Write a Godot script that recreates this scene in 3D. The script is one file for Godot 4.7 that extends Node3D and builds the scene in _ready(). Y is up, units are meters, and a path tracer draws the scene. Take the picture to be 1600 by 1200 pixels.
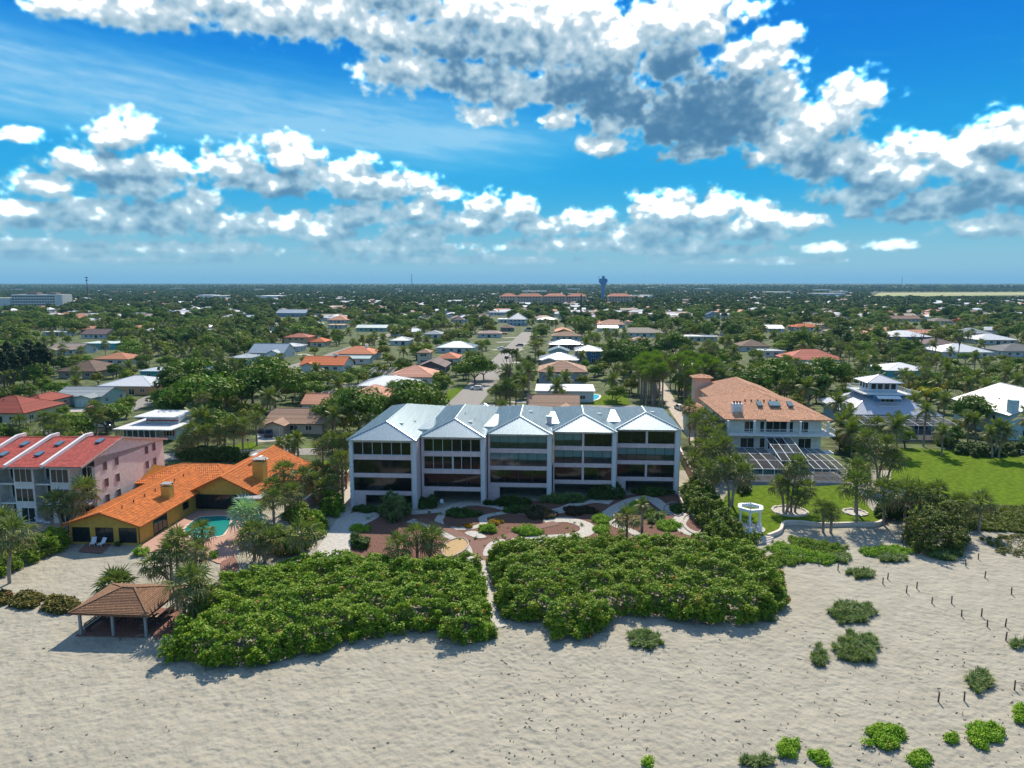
extends Node3D
# A beachfront condominium seen from the air, with its neighbours, the town behind and the sand in front.

const FOCAL := 1110.0
const EYE := 36.0
const TILT := 8.1
const YAW := -3.5
var rng := RandomNumberGenerator.new()
var used_names := {}
var mats := {}
var tex := {}
var boxes: Array = []          # what trees must not stand in: [centre, half width, half depth, yaw]
var views: Array = []          # houses that should stay in view: [u0, v0, u1, v1, z]
var refs: Array = []           # [position, phrase] for labels of the trees
var lanes: Array = []          # [a, b, half width]
var dune_noise := FastNoiseLite.new()
var foot_noise := FastNoiseLite.new()
var ripple_noise := FastNoiseLite.new()
var patch_noise := FastNoiseLite.new()


class MB:
	var v := PackedVector3Array()
	var n := PackedVector3Array()
	var c := PackedColorArray()
	var uv := PackedVector2Array()
	var col := Color.WHITE

	func tri(a: Vector3, b: Vector3, d: Vector3) -> void:
		var k := (b - a).cross(d - a).normalized()
		v.append(a); v.append(d); v.append(b)
		for i in 3:
			n.append(k); c.append(col)

	func tri_n(a: Vector3, b: Vector3, d: Vector3, na: Vector3, nb: Vector3, nd: Vector3) -> void:
		v.append(a); v.append(d); v.append(b)
		n.append(na); n.append(nd); n.append(nb)
		for i in 3:
			c.append(col)

	func quad(a: Vector3, b: Vector3, d: Vector3, e: Vector3) -> void:
		tri(a, b, d)
		tri(a, d, e)

	# a box between two corners, in a frame
	func box(lo: Vector3, hi: Vector3, t := Transform3D()) -> void:
		var p := []
		for i in 8:
			p.append(t * Vector3(hi.x if i & 1 else lo.x, hi.y if i & 2 else lo.y, hi.z if i & 4 else lo.z))
		quad(p[4], p[5], p[7], p[6])
		quad(p[1], p[0], p[2], p[3])
		quad(p[5], p[1], p[3], p[7])
		quad(p[0], p[4], p[6], p[2])
		quad(p[6], p[7], p[3], p[2])
		quad(p[0], p[1], p[5], p[4])

	# a bar of square section between two points
	func bar(a: Vector3, b: Vector3, w: float, h := -1.0) -> void:
		var z := (b - a).normalized()
		var up := Vector3.UP if absf(z.y) < 0.9 else Vector3.RIGHT
		var x := up.cross(z).normalized()
		var y := z.cross(x)
		if h < 0.0:
			h = w
		box(Vector3(-w / 2, -h / 2, 0), Vector3(w / 2, h / 2, (b - a).length()), Transform3D(Basis(x, y, z), a))

	func tube(a: Vector3, b: Vector3, ra: float, rb: float, sides := 7, cap := true) -> void:
		var z := (b - a).normalized()
		var up := Vector3.UP if absf(z.y) < 0.9 else Vector3.RIGHT
		var x := up.cross(z).normalized()
		var y := z.cross(x)
		for i in sides:
			var t0 := TAU * i / sides
			var t1 := TAU * (i + 1) / sides
			var d0 := x * cos(t0) + y * sin(t0)
			var d1 := x * cos(t1) + y * sin(t1)
			tri_n(a + d0 * ra, a + d1 * ra, b + d1 * rb, d0, d1, d1)
			tri_n(a + d0 * ra, b + d1 * rb, b + d0 * rb, d0, d1, d0)
			if cap:
				tri(b, b + d0 * rb, b + d1 * rb)

	# a flat polygon (counter-clockwise seen from above) pushed down by thick
	func slab(p: Array, thick: float) -> void:
		for i in range(1, p.size() - 1):
			tri(p[0], p[i], p[i + 1])
			tri(p[0] - Vector3(0, thick, 0), p[i + 1] - Vector3(0, thick, 0), p[i] - Vector3(0, thick, 0))
		for i in p.size():
			var a: Vector3 = p[i]
			var b: Vector3 = p[(i + 1) % p.size()]
			quad(a - Vector3(0, thick, 0), b - Vector3(0, thick, 0), b, a)

	func mesh() -> ArrayMesh:
		var arr := []
		arr.resize(Mesh.ARRAY_MAX)
		arr[Mesh.ARRAY_VERTEX] = v
		arr[Mesh.ARRAY_NORMAL] = n
		arr[Mesh.ARRAY_COLOR] = c
		if uv.size() == v.size() and uv.size() > 0:
			arr[Mesh.ARRAY_TEX_UV] = uv
		var m := ArrayMesh.new()
		m.add_surface_from_arrays(Mesh.PRIMITIVE_TRIANGLES, arr)
		return m


func mb(col := Color.WHITE) -> MB:
	var m := MB.new()
	m.col = col
	return m


# ---- pixels of the photograph (1600 x 1200) to places
func ray(u: float, v: float) -> Vector3:
	var p := deg_to_rad(TILT)
	var y := -(v - 600.0) / FOCAL
	return Vector3((u - 800.0) / FOCAL, y * cos(p) - sin(p), -y * sin(p) - cos(p))


func gp(u: float, v: float, h := 0.0) -> Vector3:
	var r := ray(u, v)
	return Vector3(0, EYE, 0) + r * ((h - EYE) / r.y)


func px(q: Vector3) -> Vector2:
	var p := deg_to_rad(TILT)
	var d := q - Vector3(0, EYE, 0)
	var y := d.y * cos(p) - d.z * sin(p)
	var z := d.y * sin(p) + d.z * cos(p)
	return Vector2(800.0 + FOCAL * d.x / -z, 600.0 - FOCAL * y / -z)


# where the ray of a pixel meets a plane of a thing, in the thing's own axes
func on_plane(root: Node3D, u: float, v: float, axis: int, at: float) -> Vector3:
	var inv := root.transform.affine_inverse()
	var o := inv * Vector3(0, EYE, 0)
	var d := inv.basis * ray(u, v)
	return o + d * ((at - o[axis]) / d[axis])


# height that pixel row v has above a place on the ground
func height_at(v: float, place: Vector3) -> float:
	var r := ray(800.0, v)
	return EYE + r.y * (place.z / r.z)


# ---- nodes
func numbered(called: String) -> String:
	var k: int = used_names.get(called, 0)
	used_names[called] = k + 1
	return called if k == 0 else "%s_%03d" % [called, k]


func tag(o: Node, label: String, category: String, group := "", kind := "") -> Node:
	if label:
		o.set_meta("label", label)
	if category:
		o.set_meta("category", category)
	if group:
		o.set_meta("group", group)
	if kind:
		o.set_meta("kind", kind)
	return o


func thing(called: String, label: String, category: String, at := Vector3.ZERO, turn := 0.0, group := "") -> Node3D:
	var o := Node3D.new()
	o.name = numbered(called)
	add_child(o)
	o.position = at
	o.rotation_degrees.y = turn
	tag(o, label, category, group)
	return o


func part(parent: Node, called: String, m: Mesh, material: Material, t := Transform3D()) -> MeshInstance3D:
	var o := MeshInstance3D.new()
	o.name = called
	o.mesh = m
	o.material_override = material
	o.transform = t
	parent.add_child(o, true)
	return o


func structure(called: String, m: Mesh, material: Material, at := Vector3.ZERO) -> MeshInstance3D:
	var o := part(self, numbered(called), m, material, Transform3D(Basis(), at))
	o.set_meta("kind", "structure")
	return o


func single(called: String, m: Mesh, material: Material, at: Vector3, turn: float, label: String, category: String, group := "") -> MeshInstance3D:
	var o := part(self, numbered(called), m, material, Transform3D(Basis(Vector3.UP, deg_to_rad(turn)), at))
	tag(o, label, category, group)
	return o


func copy_of(o: Node3D, at: Vector3, turn: float, label := "", scale_by := 1.0) -> Node3D:
	var r: Node3D = o.duplicate()
	var base := String(o.name)
	if base.length() > 4 and base.substr(base.length() - 3).is_valid_int():
		base = base.substr(0, base.length() - 4)
	r.name = numbered(base)
	add_child(r)
	r.position = at
	r.rotation_degrees.y = turn
	r.scale = Vector3.ONE * scale_by
	if label:
		r.set_meta("label", label)
	return r


# ---- materials; colours are linear base colours
func noise_tex(key: String, freq: float, low: float, high: float, octaves := 4, size := 512, normal := 0.0, kind := FastNoiseLite.TYPE_SIMPLEX_SMOOTH) -> NoiseTexture2D:
	if tex.has(key):
		return tex[key]
	var f := FastNoiseLite.new()
	f.seed = key.hash() % 1000
	f.noise_type = kind
	f.frequency = freq
	f.fractal_octaves = octaves
	var t := NoiseTexture2D.new()
	t.width = size
	t.height = size
	t.seamless = true
	t.noise = f
	if normal > 0.0:
		t.as_normal_map = true
		t.bump_strength = normal
	else:
		var g := Gradient.new()
		g.set_color(0, Color(low, low, low))
		g.set_color(1, Color(high, high, high))
		t.color_ramp = g
	tex[key] = t
	return t


func mat(key: String, color := Color.WHITE, rough := 0.8, metal := 0.0, grain := "", grain_size := 1.0, bump := "", bump_amount := 0.5) -> StandardMaterial3D:
	if mats.has(key):
		return mats[key]
	var m := StandardMaterial3D.new()
	m.resource_name = key
	m.albedo_color = color.linear_to_srgb()
	m.roughness = rough
	m.metallic = metal
	m.vertex_color_use_as_albedo = true
	if grain:
		m.uv1_triplanar = true
		m.uv1_world_triplanar = true
		m.uv1_scale = Vector3.ONE / grain_size
		if grain == "mottle":
			m.albedo_texture = noise_tex("mottle", 0.012, 0.72, 1.0, 5)
		elif grain == "strong":
			m.albedo_texture = noise_tex("strong", 0.012, 0.35, 1.0, 5)
		elif grain == "fine":
			m.albedo_texture = noise_tex("fine", 0.03, 0.8, 1.0, 4)
		elif grain == "soft":
			m.albedo_texture = noise_tex("soft", 0.01, 0.88, 1.0, 5)
		if bump == "rough":
			m.normal_enabled = true
			m.normal_texture = noise_tex("rough_n", 0.03, 0, 0, 4, 512, 6.0)
			m.normal_scale = bump_amount
	mats[key] = m
	return m


func glass(key: String, color: Color, alpha: float) -> StandardMaterial3D:
	if mats.has(key):
		return mats[key]
	var m := StandardMaterial3D.new()
	m.resource_name = key
	var k := color.linear_to_srgb()
	k.a = alpha
	m.albedo_color = k
	m.roughness = 0.06
	m.transparency = BaseMaterial3D.TRANSPARENCY_ALPHA
	mats[key] = m
	return m


func leaf_mat(key: String, rough := 0.5, back := 0.35) -> StandardMaterial3D:
	if mats.has(key):
		return mats[key]
	var m := StandardMaterial3D.new()
	m.resource_name = key
	m.vertex_color_use_as_albedo = true
	m.roughness = rough
	m.cull_mode = BaseMaterial3D.CULL_DISABLED
	m.backlight_enabled = true
	m.backlight = Color(back * 0.95, back, back * 0.4)
	m.metallic_specular = 0.3
	mats[key] = m
	return m


func smooth_loop(p: Array, closed := true, steps := 5) -> Array:
	var out := []
	var k := p.size()
	for i in (k if closed else k - 1):
		var a: Vector3 = p[(i - 1 + k) % k] if closed or i > 0 else p[0]
		var b: Vector3 = p[i]
		var c: Vector3 = p[(i + 1) % k]
		var d: Vector3 = p[(i + 2) % k] if closed or i + 2 < k else p[k - 1]
		for s in steps:
			out.append(b.cubic_interpolate(c, a, d, float(s) / steps))
	if not closed:
		out.append(p[k - 1])
	return out


func pixels(list: Array, h := 0.0) -> Array:
	var out := []
	for q in list:
		out.append(gp(q[0], q[1], h))
	return out


# a level sheet with the outline given, upper face only
func sheet_mesh(p: Array, y: float, col := Color.WHITE) -> ArrayMesh:
	var flat := PackedVector2Array()
	for q in p:
		flat.append(Vector2(q.x, q.z))
	var idx := Geometry2D.triangulate_polygon(flat)
	var m := mb(col)
	for i in range(0, idx.size(), 3):
		var a := Vector3(flat[idx[i]].x, y, flat[idx[i]].y)
		var b := Vector3(flat[idx[i + 1]].x, y, flat[idx[i + 1]].y)
		var c := Vector3(flat[idx[i + 2]].x, y, flat[idx[i + 2]].y)
		if (b - a).cross(c - a).y < 0.0:
			m.tri(a, c, b)
		else:
			m.tri(a, b, c)
	return m.mesh()


func ribbon_mesh(p: Array, width: float, y: float, thick := 0.0) -> ArrayMesh:
	var m := mb()
	var l := []
	var r := []
	for i in p.size():
		var d: Vector3 = (p[mini(i + 1, p.size() - 1)] - p[maxi(i - 1, 0)])
		d.y = 0.0
		d = d.normalized()
		var s := Vector3(-d.z, 0, d.x) * width * 0.5
		var q := Vector3(p[i].x, y, p[i].z)
		l.append(q - s)
		r.append(q + s)
	for i in p.size() - 1:
		m.quad(l[i], r[i], r[i + 1], l[i + 1])
		if thick > 0.0:
			var t := Vector3(0, thick, 0)
			m.quad(l[i] - t, l[i], l[i + 1], l[i + 1] - t)
			m.quad(r[i], r[i] - t, r[i + 1] - t, r[i + 1])
	return m.mesh()


# ---- roofs: one sloping convex polygon whose first edge is the eave
func roof_plane(m: MB, p: Array, how: String, col: Color, vary := 0.12, tile := 0.32, course := 0.42) -> void:
	var e: Vector3 = (p[1] - p[0]).normalized()
	var nn: Vector3 = Vector3.ZERO
	for i in range(1, p.size() - 1):
		nn += (p[i] - p[0]).cross(p[i + 1] - p[0])
	nn = nn.normalized()
	if nn.y < 0:
		nn = -nn
	var s := nn.cross(e).normalized()
	if s.y < 0:
		s = -s
	var q := []
	var smax := 0.0
	var umin := 1e9
	var umax := -1e9
	for w in p:
		var d: Vector3 = w - p[0]
		q.append(Vector2(d.dot(e), d.dot(s)))
		smax = maxf(smax, d.dot(s))
		umin = minf(umin, d.dot(e))
		umax = maxf(umax, d.dot(e))
	# the deck under the covering
	m.col = col * 0.8
	m.col.a = 1.0
	for i in range(1, p.size() - 1):
		var a: Vector3 = p[0] - nn * 0.03
		var b: Vector3 = p[i] - nn * 0.03
		var c: Vector3 = p[i + 1] - nn * 0.03
		if (b - a).cross(c - a).dot(nn) > 0:
			m.tri(a, b, c)
		else:
			m.tri(a, c, b)
	var o: Vector3 = p[0]
	var flip := (e.cross(s)).dot(nn) < 0
	if how == "metal":
		m.col = col
		for i in range(1, p.size() - 1):
			if (p[i] - p[0]).cross(p[i + 1] - p[0]).dot(nn) > 0:
				m.tri(p[0], p[i], p[i + 1])
			else:
				m.tri(p[0], p[i + 1], p[i])
		var u := ceilf(umin / tile) * tile + tile * 0.5
		while u < umax:
			var lim := _span(q, u, true)
			if lim.y - lim.x > 0.3:
				m.bar(o + e * u + s * lim.x + nn * 0.025, o + e * u + s * lim.y + nn * 0.025, 0.11, 0.07)
			u += tile
		return
	var rows := int(ceil(smax / course))
	for k in rows:
		var s0 := k * course
		var s1 := minf(s0 + course + 0.02, smax)
		var l0 := _span(q, minf(s0 + 0.01, smax - 0.005), false)
		var l1 := _span(q, maxf(s1 - 0.01, 0.0), false)
		if l0.y - l0.x < 0.05:
			continue
		if how == "course":
			var j := 1.0 + rng.randf_range(-vary, vary)
			m.col = Color(col.r * j, col.g * j, col.b * j)
			var a := o + e * l0.x + s * s0 + nn * 0.05
			var b := o + e * l0.y + s * s0 + nn * 0.05
			var c := o + e * l1.y + s * s1
			var d := o + e * l1.x + s * s1
			if flip:
				m.quad(b, a, d, c)
				m.quad(a, b, b - nn * 0.05, a - nn * 0.05)
			else:
				m.quad(a, b, c, d)
				m.quad(a - nn * 0.05, b - nn * 0.05, b, a)
			continue
		# barrel tiles: a ridge and a hollow for each
		var count := int(ceil((l0.y - l0.x) / tile))
		for i in count:
			var j := 1.0 + rng.randf_range(-vary, vary)
			m.col = Color(col.r * j, col.g * j * (1.0 + rng.randf_range(-0.05, 0.05)), col.b * j)
			for h in 2:
				var ua := clampf(l0.x + (i + 0.5 * h) * tile, l0.x, l0.y)
				var ub := clampf(l0.x + (i + 0.5 * h + 0.5) * tile, l0.x, l0.y)
				if ub - ua < 0.01:
					continue
				var va := clampf(ua, l1.x, l1.y)
				var vb := clampf(ub, l1.x, l1.y)
				var ha := 0.0 if h == 0 else 0.075
				var hb := 0.075 if h == 0 else 0.0
				var a := o + e * ua + s * s0 + nn * (0.045 + ha)
				var b := o + e * ub + s * s0 + nn * (0.045 + hb)
				var c := o + e * vb + s * s1 + nn * hb
				var d := o + e * va + s * s1 + nn * ha
				if flip:
					m.quad(b, a, d, c)
					m.quad(a, b, b - nn * 0.07, a - nn * 0.07)
				else:
					m.quad(a, b, c, d)
					m.quad(a - nn * 0.07, b - nn * 0.07, b, a)


func _span(q: Array, at: float, along_u: bool) -> Vector2:
	var lo := 1e9
	var hi := -1e9
	for i in q.size():
		var a: Vector2 = q[i]
		var b: Vector2 = q[(i + 1) % q.size()]
		var ka := a.x if along_u else a.y
		var kb := b.x if along_u else b.y
		if (ka <= at and kb >= at) or (kb <= at and ka >= at):
			var t := 0.0 if absf(kb - ka) < 1e-6 else (at - ka) / (kb - ka)
			var w := a.lerp(b, t)
			var x := w.y if along_u else w.x
			lo = minf(lo, x)
			hi = maxf(hi, x)
			if absf(kb - ka) < 1e-6:
				var y := b.y if along_u else b.x
				lo = minf(lo, y)
				hi = maxf(hi, y)
	return Vector2(lo, hi) if hi >= lo else Vector2(0, 0)


# hip roof over a rectangle: eave corners, ridge along the longer side (or along z when set)
func hip_roof(m: MB, x0: float, x1: float, z0: float, z1: float, eave: float, pitch: float, how: String, col: Color, axis := "", tile := 0.32, course := 0.42) -> float:
	var w := x1 - x0
	var d := z1 - z0
	var along_x := w >= d if axis == "" else axis == "x"
	var run := (d if along_x else w) / 2.0
	var top := eave + run * pitch
	var r0: Vector3
	var r1: Vector3
	if along_x:
		r0 = Vector3(x0 + minf(run, w / 2 - 0.05), top, (z0 + z1) / 2)
		r1 = Vector3(x1 - minf(run, w / 2 - 0.05), top, (z0 + z1) / 2)
	else:
		r0 = Vector3((x0 + x1) / 2, top, z0 + minf(run, d / 2 - 0.05))
		r1 = Vector3((x0 + x1) / 2, top, z1 - minf(run, d / 2 - 0.05))
	var a := Vector3(x0, eave, z0)
	var b := Vector3(x1, eave, z0)
	var c := Vector3(x1, eave, z1)
	var e := Vector3(x0, eave, z1)
	if along_x:
		roof_plane(m, [e, c, r1, r0], how, col, 0.2, tile, course)
		roof_plane(m, [b, a, r0, r1], how, col, 0.2, tile, course)
		roof_plane(m, [c, b, r1], how, col, 0.2, tile, course)
		roof_plane(m, [a, e, r0], how, col, 0.2, tile, course)
	else:
		roof_plane(m, [e, c, r1], how, col, 0.2, tile, course)
		roof_plane(m, [b, a, r0], how, col, 0.2, tile, course)
		roof_plane(m, [c, b, r0, r1], how, col, 0.2, tile, course)
		roof_plane(m, [a, e, r1, r0], how, col, 0.2, tile, course)
	for k in [[r0, r1], [a, r0], [e, r0 if along_x else r1], [c, r1], [b, r1 if along_x else r0]]:
		m.bar(k[0] + Vector3(0, 0.03, 0), k[1] + Vector3(0, 0.03, 0), 0.2, 0.12)
	m.col = col * 0.9
	m.col.a = 1.0
	m.slab([e - Vector3(0, 0.04, 0), c - Vector3(0, 0.04, 0), b - Vector3(0, 0.04, 0), a - Vector3(0, 0.04, 0)], 0.16)
	return top


# gable roof; the ridge runs along z ("z") or along x ("x")
func gable_roof(m: MB, x0: float, x1: float, z0: float, z1: float, eave: float, pitch: float, how: String, col: Color, axis := "z", tile := 0.32, course := 0.42) -> float:
	var top: float
	if axis == "z":
		var xm := (x0 + x1) / 2
		top = eave + (x1 - x0) / 2 * pitch
		roof_plane(m, [Vector3(x1, eave, z1), Vector3(x1, eave, z0), Vector3(xm, top, z0), Vector3(xm, top, z1)], how, col, 0.2, tile, course)
		roof_plane(m, [Vector3(x0, eave, z0), Vector3(x0, eave, z1), Vector3(xm, top, z1), Vector3(xm, top, z0)], how, col, 0.2, tile, course)
		m.col = col
		m.bar(Vector3(xm, top + 0.04, z0), Vector3(xm, top + 0.04, z1), 0.24, 0.14)
		m.col = col * 0.6
		m.col.a = 1.0
		for z in [z0, z1]:
			for x in [x0, x1]:
				m.bar(Vector3(x, eave - 0.1, z), Vector3(xm, top - 0.1, z), 0.06, 0.22)
		for x in [x0, x1]:
			m.bar(Vector3(x, eave - 0.06, z0), Vector3(x, eave - 0.06, z1), 0.07, 0.16)
	else:
		var zm := (z0 + z1) / 2
		top = eave + (z1 - z0) / 2 * pitch
		roof_plane(m, [Vector3(x0, eave, z1), Vector3(x1, eave, z1), Vector3(x1, top, zm), Vector3(x0, top, zm)], how, col, 0.2, tile, course)
		roof_plane(m, [Vector3(x1, eave, z0), Vector3(x0, eave, z0), Vector3(x0, top, zm), Vector3(x1, top, zm)], how, col, 0.2, tile, course)
		m.col = col
		m.bar(Vector3(x0, top + 0.04, zm), Vector3(x1, top + 0.04, zm), 0.24, 0.14)
		m.col = col * 0.6
		m.col.a = 1.0
		for x in [x0, x1]:
			for z in [z0, z1]:
				m.bar(Vector3(x, eave - 0.1, z), Vector3(x, top - 0.1, zm), 0.06, 0.22)
		for z in [z0, z1]:
			m.bar(Vector3(x0, eave - 0.06, z), Vector3(x1, eave - 0.06, z), 0.07, 0.16)
	return top


# a wall box whose top follows a gable (ridge along z or x)
func gable_walls(m: MB, x0: float, x1: float, z0: float, z1: float, eave: float, top: float, axis := "z") -> void:
	m.box(Vector3(x0, -0.1, z0), Vector3(x1, eave, z1))
	if axis == "z":
		var xm := (x0 + x1) / 2
		for z in [z0, z1]:
			m.tri(Vector3(x0, eave, z), Vector3(x1, eave, z), Vector3(xm, top - 0.1, z))
	else:
		var zm := (z0 + z1) / 2
		for x in [x0, x1]:
			m.tri(Vector3(x, eave, z0), Vector3(x, eave, z1), Vector3(x, top - 0.1, zm))


# a window with frame and pane standing in a wall face; z is outwards
func window(parent: Node, at: Vector3, w: float, h: float, turn := 0.0, panes := 1, called := "window", frame_mat: Material = null, pane_mat: Material = null) -> MeshInstance3D:
	if frame_mat == null:
		frame_mat = mat("white_frame", Color(0.7, 0.72, 0.72), 0.5)
	if pane_mat == null:
		pane_mat = mat("dark_pane", Color(0.012, 0.017, 0.02), 0.08)
	var f := mb()
	var k := 0.07
	f.box(Vector3(-w / 2, 0, -0.05), Vector3(w / 2, k, 0.05))
	f.box(Vector3(-w / 2, h - k, -0.05), Vector3(w / 2, h, 0.05))
	for i in panes + 1:
		var x := -w / 2 + (w - k) * i / panes
		f.box(Vector3(x, k, -0.05), Vector3(x + k, h - k, 0.05))
	var t := Transform3D(Basis(Vector3.UP, deg_to_rad(turn)), at)
	var o := part(parent, called, f.mesh(), frame_mat, t)
	for i in panes:
		var g := mb()
		var x := -w / 2 + (w - k) * i / panes + k
		g.box(Vector3(x, k, -0.02), Vector3(x + (w - k) / panes - k, h - k, 0.015))
		part(o, "pane", g.mesh(), pane_mat)
	return o


func _ready() -> void:
	rng.seed = 4711
	var cam := Camera3D.new()
	cam.name = "camera"
	cam.position = Vector3(0, EYE, 0)
	cam.rotation_degrees = Vector3(-TILT, 0, 0)
	cam.fov = rad_to_deg(2.0 * atan(600.0 / FOCAL))
	cam.near = 0.5
	cam.far = 60000.0
	add_child(cam)
	cam.current = true

	var env := Environment.new()
	env.background_mode = Environment.BG_SKY
	env.tonemap_mode = Environment.TONE_MAPPER_LINEAR
	env.tonemap_exposure = 1.36
	env.background_energy_multiplier = 2.0
	env.sdfgi_enabled = true
	env.ssao_enabled = true
	env.ssil_enabled = true
	env.fog_enabled = true
	env.fog_density = 0.00006
	env.fog_light_color = Color(0.55, 0.78, 0.92)
	var sky := Sky.new()
	var pano := PanoramaSkyMaterial.new()
	pano.panorama = make_sky()
	sky.sky_material = pano
	env.sky = sky
	var we := WorldEnvironment.new()
	we.name = "world"
	we.environment = env
	add_child(we)

	var sun := DirectionalLight3D.new()
	sun.name = "sun"
	sun.light_energy = 1.6
	sun.light_color = Color(1.0, 0.95, 0.87)
	sun.light_angular_distance = 0.53
	sun.shadow_enabled = true
	add_child(sun)
	sun.look_at_from_position(Vector3.ZERO, Vector3(-0.18, -1.0, 1.02))

	setup_noise()
	make_trails()
	make_ground()
	make_condominium()
	make_yellow_house()
	make_townhouses()
	make_mansion()
	make_cupola_house()
	make_white_house()
	make_neighbourhood()
	make_far_town()
	make_walls()
	make_pavilion()
	make_garden()
	make_gazebo()
	make_palms()
	make_thickets()
	make_town_trees()
	make_cars()
	make_beach()


func setup_noise() -> void:
	dune_noise.seed = 3
	dune_noise.frequency = 0.045
	dune_noise.fractal_octaves = 2
	foot_noise.seed = 8
	foot_noise.noise_type = FastNoiseLite.TYPE_SIMPLEX_SMOOTH
	foot_noise.frequency = 1.4
	foot_noise.fractal_octaves = 2
	ripple_noise.seed = 21
	ripple_noise.noise_type = FastNoiseLite.TYPE_CELLULAR
	ripple_noise.cellular_return_type = FastNoiseLite.RETURN_DISTANCE
	ripple_noise.frequency = 0.9
	patch_noise.seed = 5
	patch_noise.frequency = 0.02
	patch_noise.fractal_octaves = 3


# ---- the sky: clear air, a cirrus veil, banks of cumulus; blobs are given in pixels of the photograph
func make_sky() -> ImageTexture:
	# cx, cy, rx, ry, dark
	var blobs := [
		# the great cloud overhead
		[330, -15, 150, 50, 0.15], [240, 20, 80, 40, 0.2], [410, 25, 80, 45, 0.35], [500, 20, 110, 50, 0.3], [600, 50, 90, 50, 0.2], [600, 0, 110, 35, 0.9],
		[700, 60, 110, 50, 0.75], [640, 110, 90, 40, 0.2], [730, 120, 90, 40, 0.9], [790, 140, 80, 40, 0.3], [740, 20, 130, 50, 0.1], [860, 30, 150, 70, 0.0],
		[930, 70, 130, 70, 0.1], [800, 70, 80, 45, 0.6], [900, 130, 90, 50, 1.0], [960, 160, 90, 45, 1.1], [1060, 30, 130, 60, 0.0], [1040, 90, 60, 50, 1.0],
		[1110, 160, 110, 70, 1.15], [1060, 190, 100, 50, 1.15], [1160, 190, 70, 45, 1.0], [1170, 95, 70, 45, 0.05], [1080, 235, 60, 20, 0.5], [1215, 150, 50, 60, 0.1],
		[1210, 55, 38, 26, 0.1], [90, 5, 60, 30, 0.2], [170, 15, 60, 35, 0.3], [935, 225, 42, 22, 0.1], [870, 182, 36, 20, 0.1], [760, 180, 40, 20, 0.1], [950, 195, 40, 20, 0.3],
		# the bank that comes down on the right
		[1330, 150, 62, 42, 0.05], [1270, 190, 70, 45, 0.05], [1230, 230, 70, 45, 0.1], [1300, 250, 90, 40, 0.55], [1390, 270, 90, 45, 0.2],
		[1420, 230, 55, 30, 0.1], [1500, 250, 70, 50, 0.15], [1570, 215, 70, 50, 0.15], [1590, 290, 90, 40, 0.6], [1480, 310, 110, 30, 0.5],
		[1340, 305, 80, 22, 0.45], [1640, 230, 80, 60, 0.3], [1560, 350, 100, 22, 0.35], [1430, 330, 70, 20, 0.4],
		# the middle row
		[20, 208, 42, 16, 0.1], [185, 205, 62, 36, 0.05], [140, 258, 78, 36, 0.2], [240, 262, 66, 36, 0.2], [60, 288, 62, 26, 0.25],
		[210, 290, 90, 26, 0.45], [370, 262, 62, 44, 0.2], [450, 240, 52, 40, 0.05], [430, 285, 90, 26, 0.5], [540, 275, 72, 34, 0.15],
		[620, 288, 70, 28, 0.2], [690, 300, 40, 18, 0.15], [560, 300, 70, 20, 0.4],
		# the low row
		[30, 335, 70, 34, 0.35], [140, 335, 80, 34, 0.35], [240, 345, 80, 30, 0.4], [300, 325, 58, 34, 0.15], [340, 350, 50, 24, 0.35],
		[430, 350, 78, 26, 0.2], [500, 362, 60, 22, 0.35], [560, 335, 55, 28, 0.25], [650, 330, 45, 22, 0.2], [640, 362, 60, 20, 0.35],
		[760, 318, 34, 26, 0.15], [805, 325, 44, 24, 0.15], [740, 350, 70, 22, 0.35], [850, 350, 60, 22, 0.3], [920, 345, 60, 24, 0.25],
		[1010, 325, 40, 28, 0.1], [1060, 328, 60, 34, 0.15], [1120, 325, 46, 30, 0.1], [1180, 335, 52, 28, 0.1], [1150, 360, 90, 22, 0.4],
		[1030, 358, 90, 22, 0.35], [1250, 345, 46, 16, 0.25], [1330, 330, 30, 12, 0.2], [1290, 385, 60, 13, 0.3], [1390, 382, 46, 12, 0.25],
		[900, 380, 130, 14, 0.35], [1080, 388, 140, 14, 0.35], [600, 385, 150, 14, 0.35], [300, 385, 160, 14, 0.35], [60, 382, 120, 16, 0.35],
		[180, 402, 200, 8, 0.3], [700, 404, 220, 8, 0.3], [1150, 405, 180, 7, 0.3],
	]
	var puff := FastNoiseLite.new()
	puff.seed = 12
	puff.noise_type = FastNoiseLite.TYPE_CELLULAR
	puff.cellular_return_type = FastNoiseLite.RETURN_DISTANCE
	puff.frequency = 0.42
	puff.fractal_octaves = 5
	puff.fractal_gain = 0.52
	puff.domain_warp_enabled = true
	puff.domain_warp_amplitude = 1.4
	puff.domain_warp_frequency = 0.35
	var soft := FastNoiseLite.new()
	soft.seed = 31
	soft.frequency = 0.35
	soft.fractal_octaves = 6
	soft.fractal_gain = 0.47
	var veil := FastNoiseLite.new()
	veil.seed = 77
	veil.frequency = 0.12
	veil.fractal_octaves = 6
	var broad := FastNoiseLite.new()
	broad.seed = 40
	broad.frequency = 0.055
	broad.fractal_octaves = 3
	# blobs as azimuth and elevation in degrees
	var bl := []
	for b in blobs:
		var c := _az_el(ray(b[0], b[1]))
		var e := _az_el(ray(b[0] + b[2], b[1]))
		var f := _az_el(ray(b[0], b[1] - b[3]))
		bl.append([c.x, c.y, absf(e.x - c.x), absf(f.y - c.y), b[4]])
	var whole := _sky_part(1024, 512, -180.0, 90.0, 360.0 / 1024, bl, puff, soft, veil, broad, 8)
	whole.resize(4096, 2048, Image.INTERPOLATE_CUBIC)
	var step := 360.0 / 4096
	var wide := 1024
	var high := 320
	var fine := _sky_part(wide, high, -step * wide / 2, 26.0, step, bl, puff, soft, veil, broad, 4)
	var row := int(round((90.0 - 26.0) / step))
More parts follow.
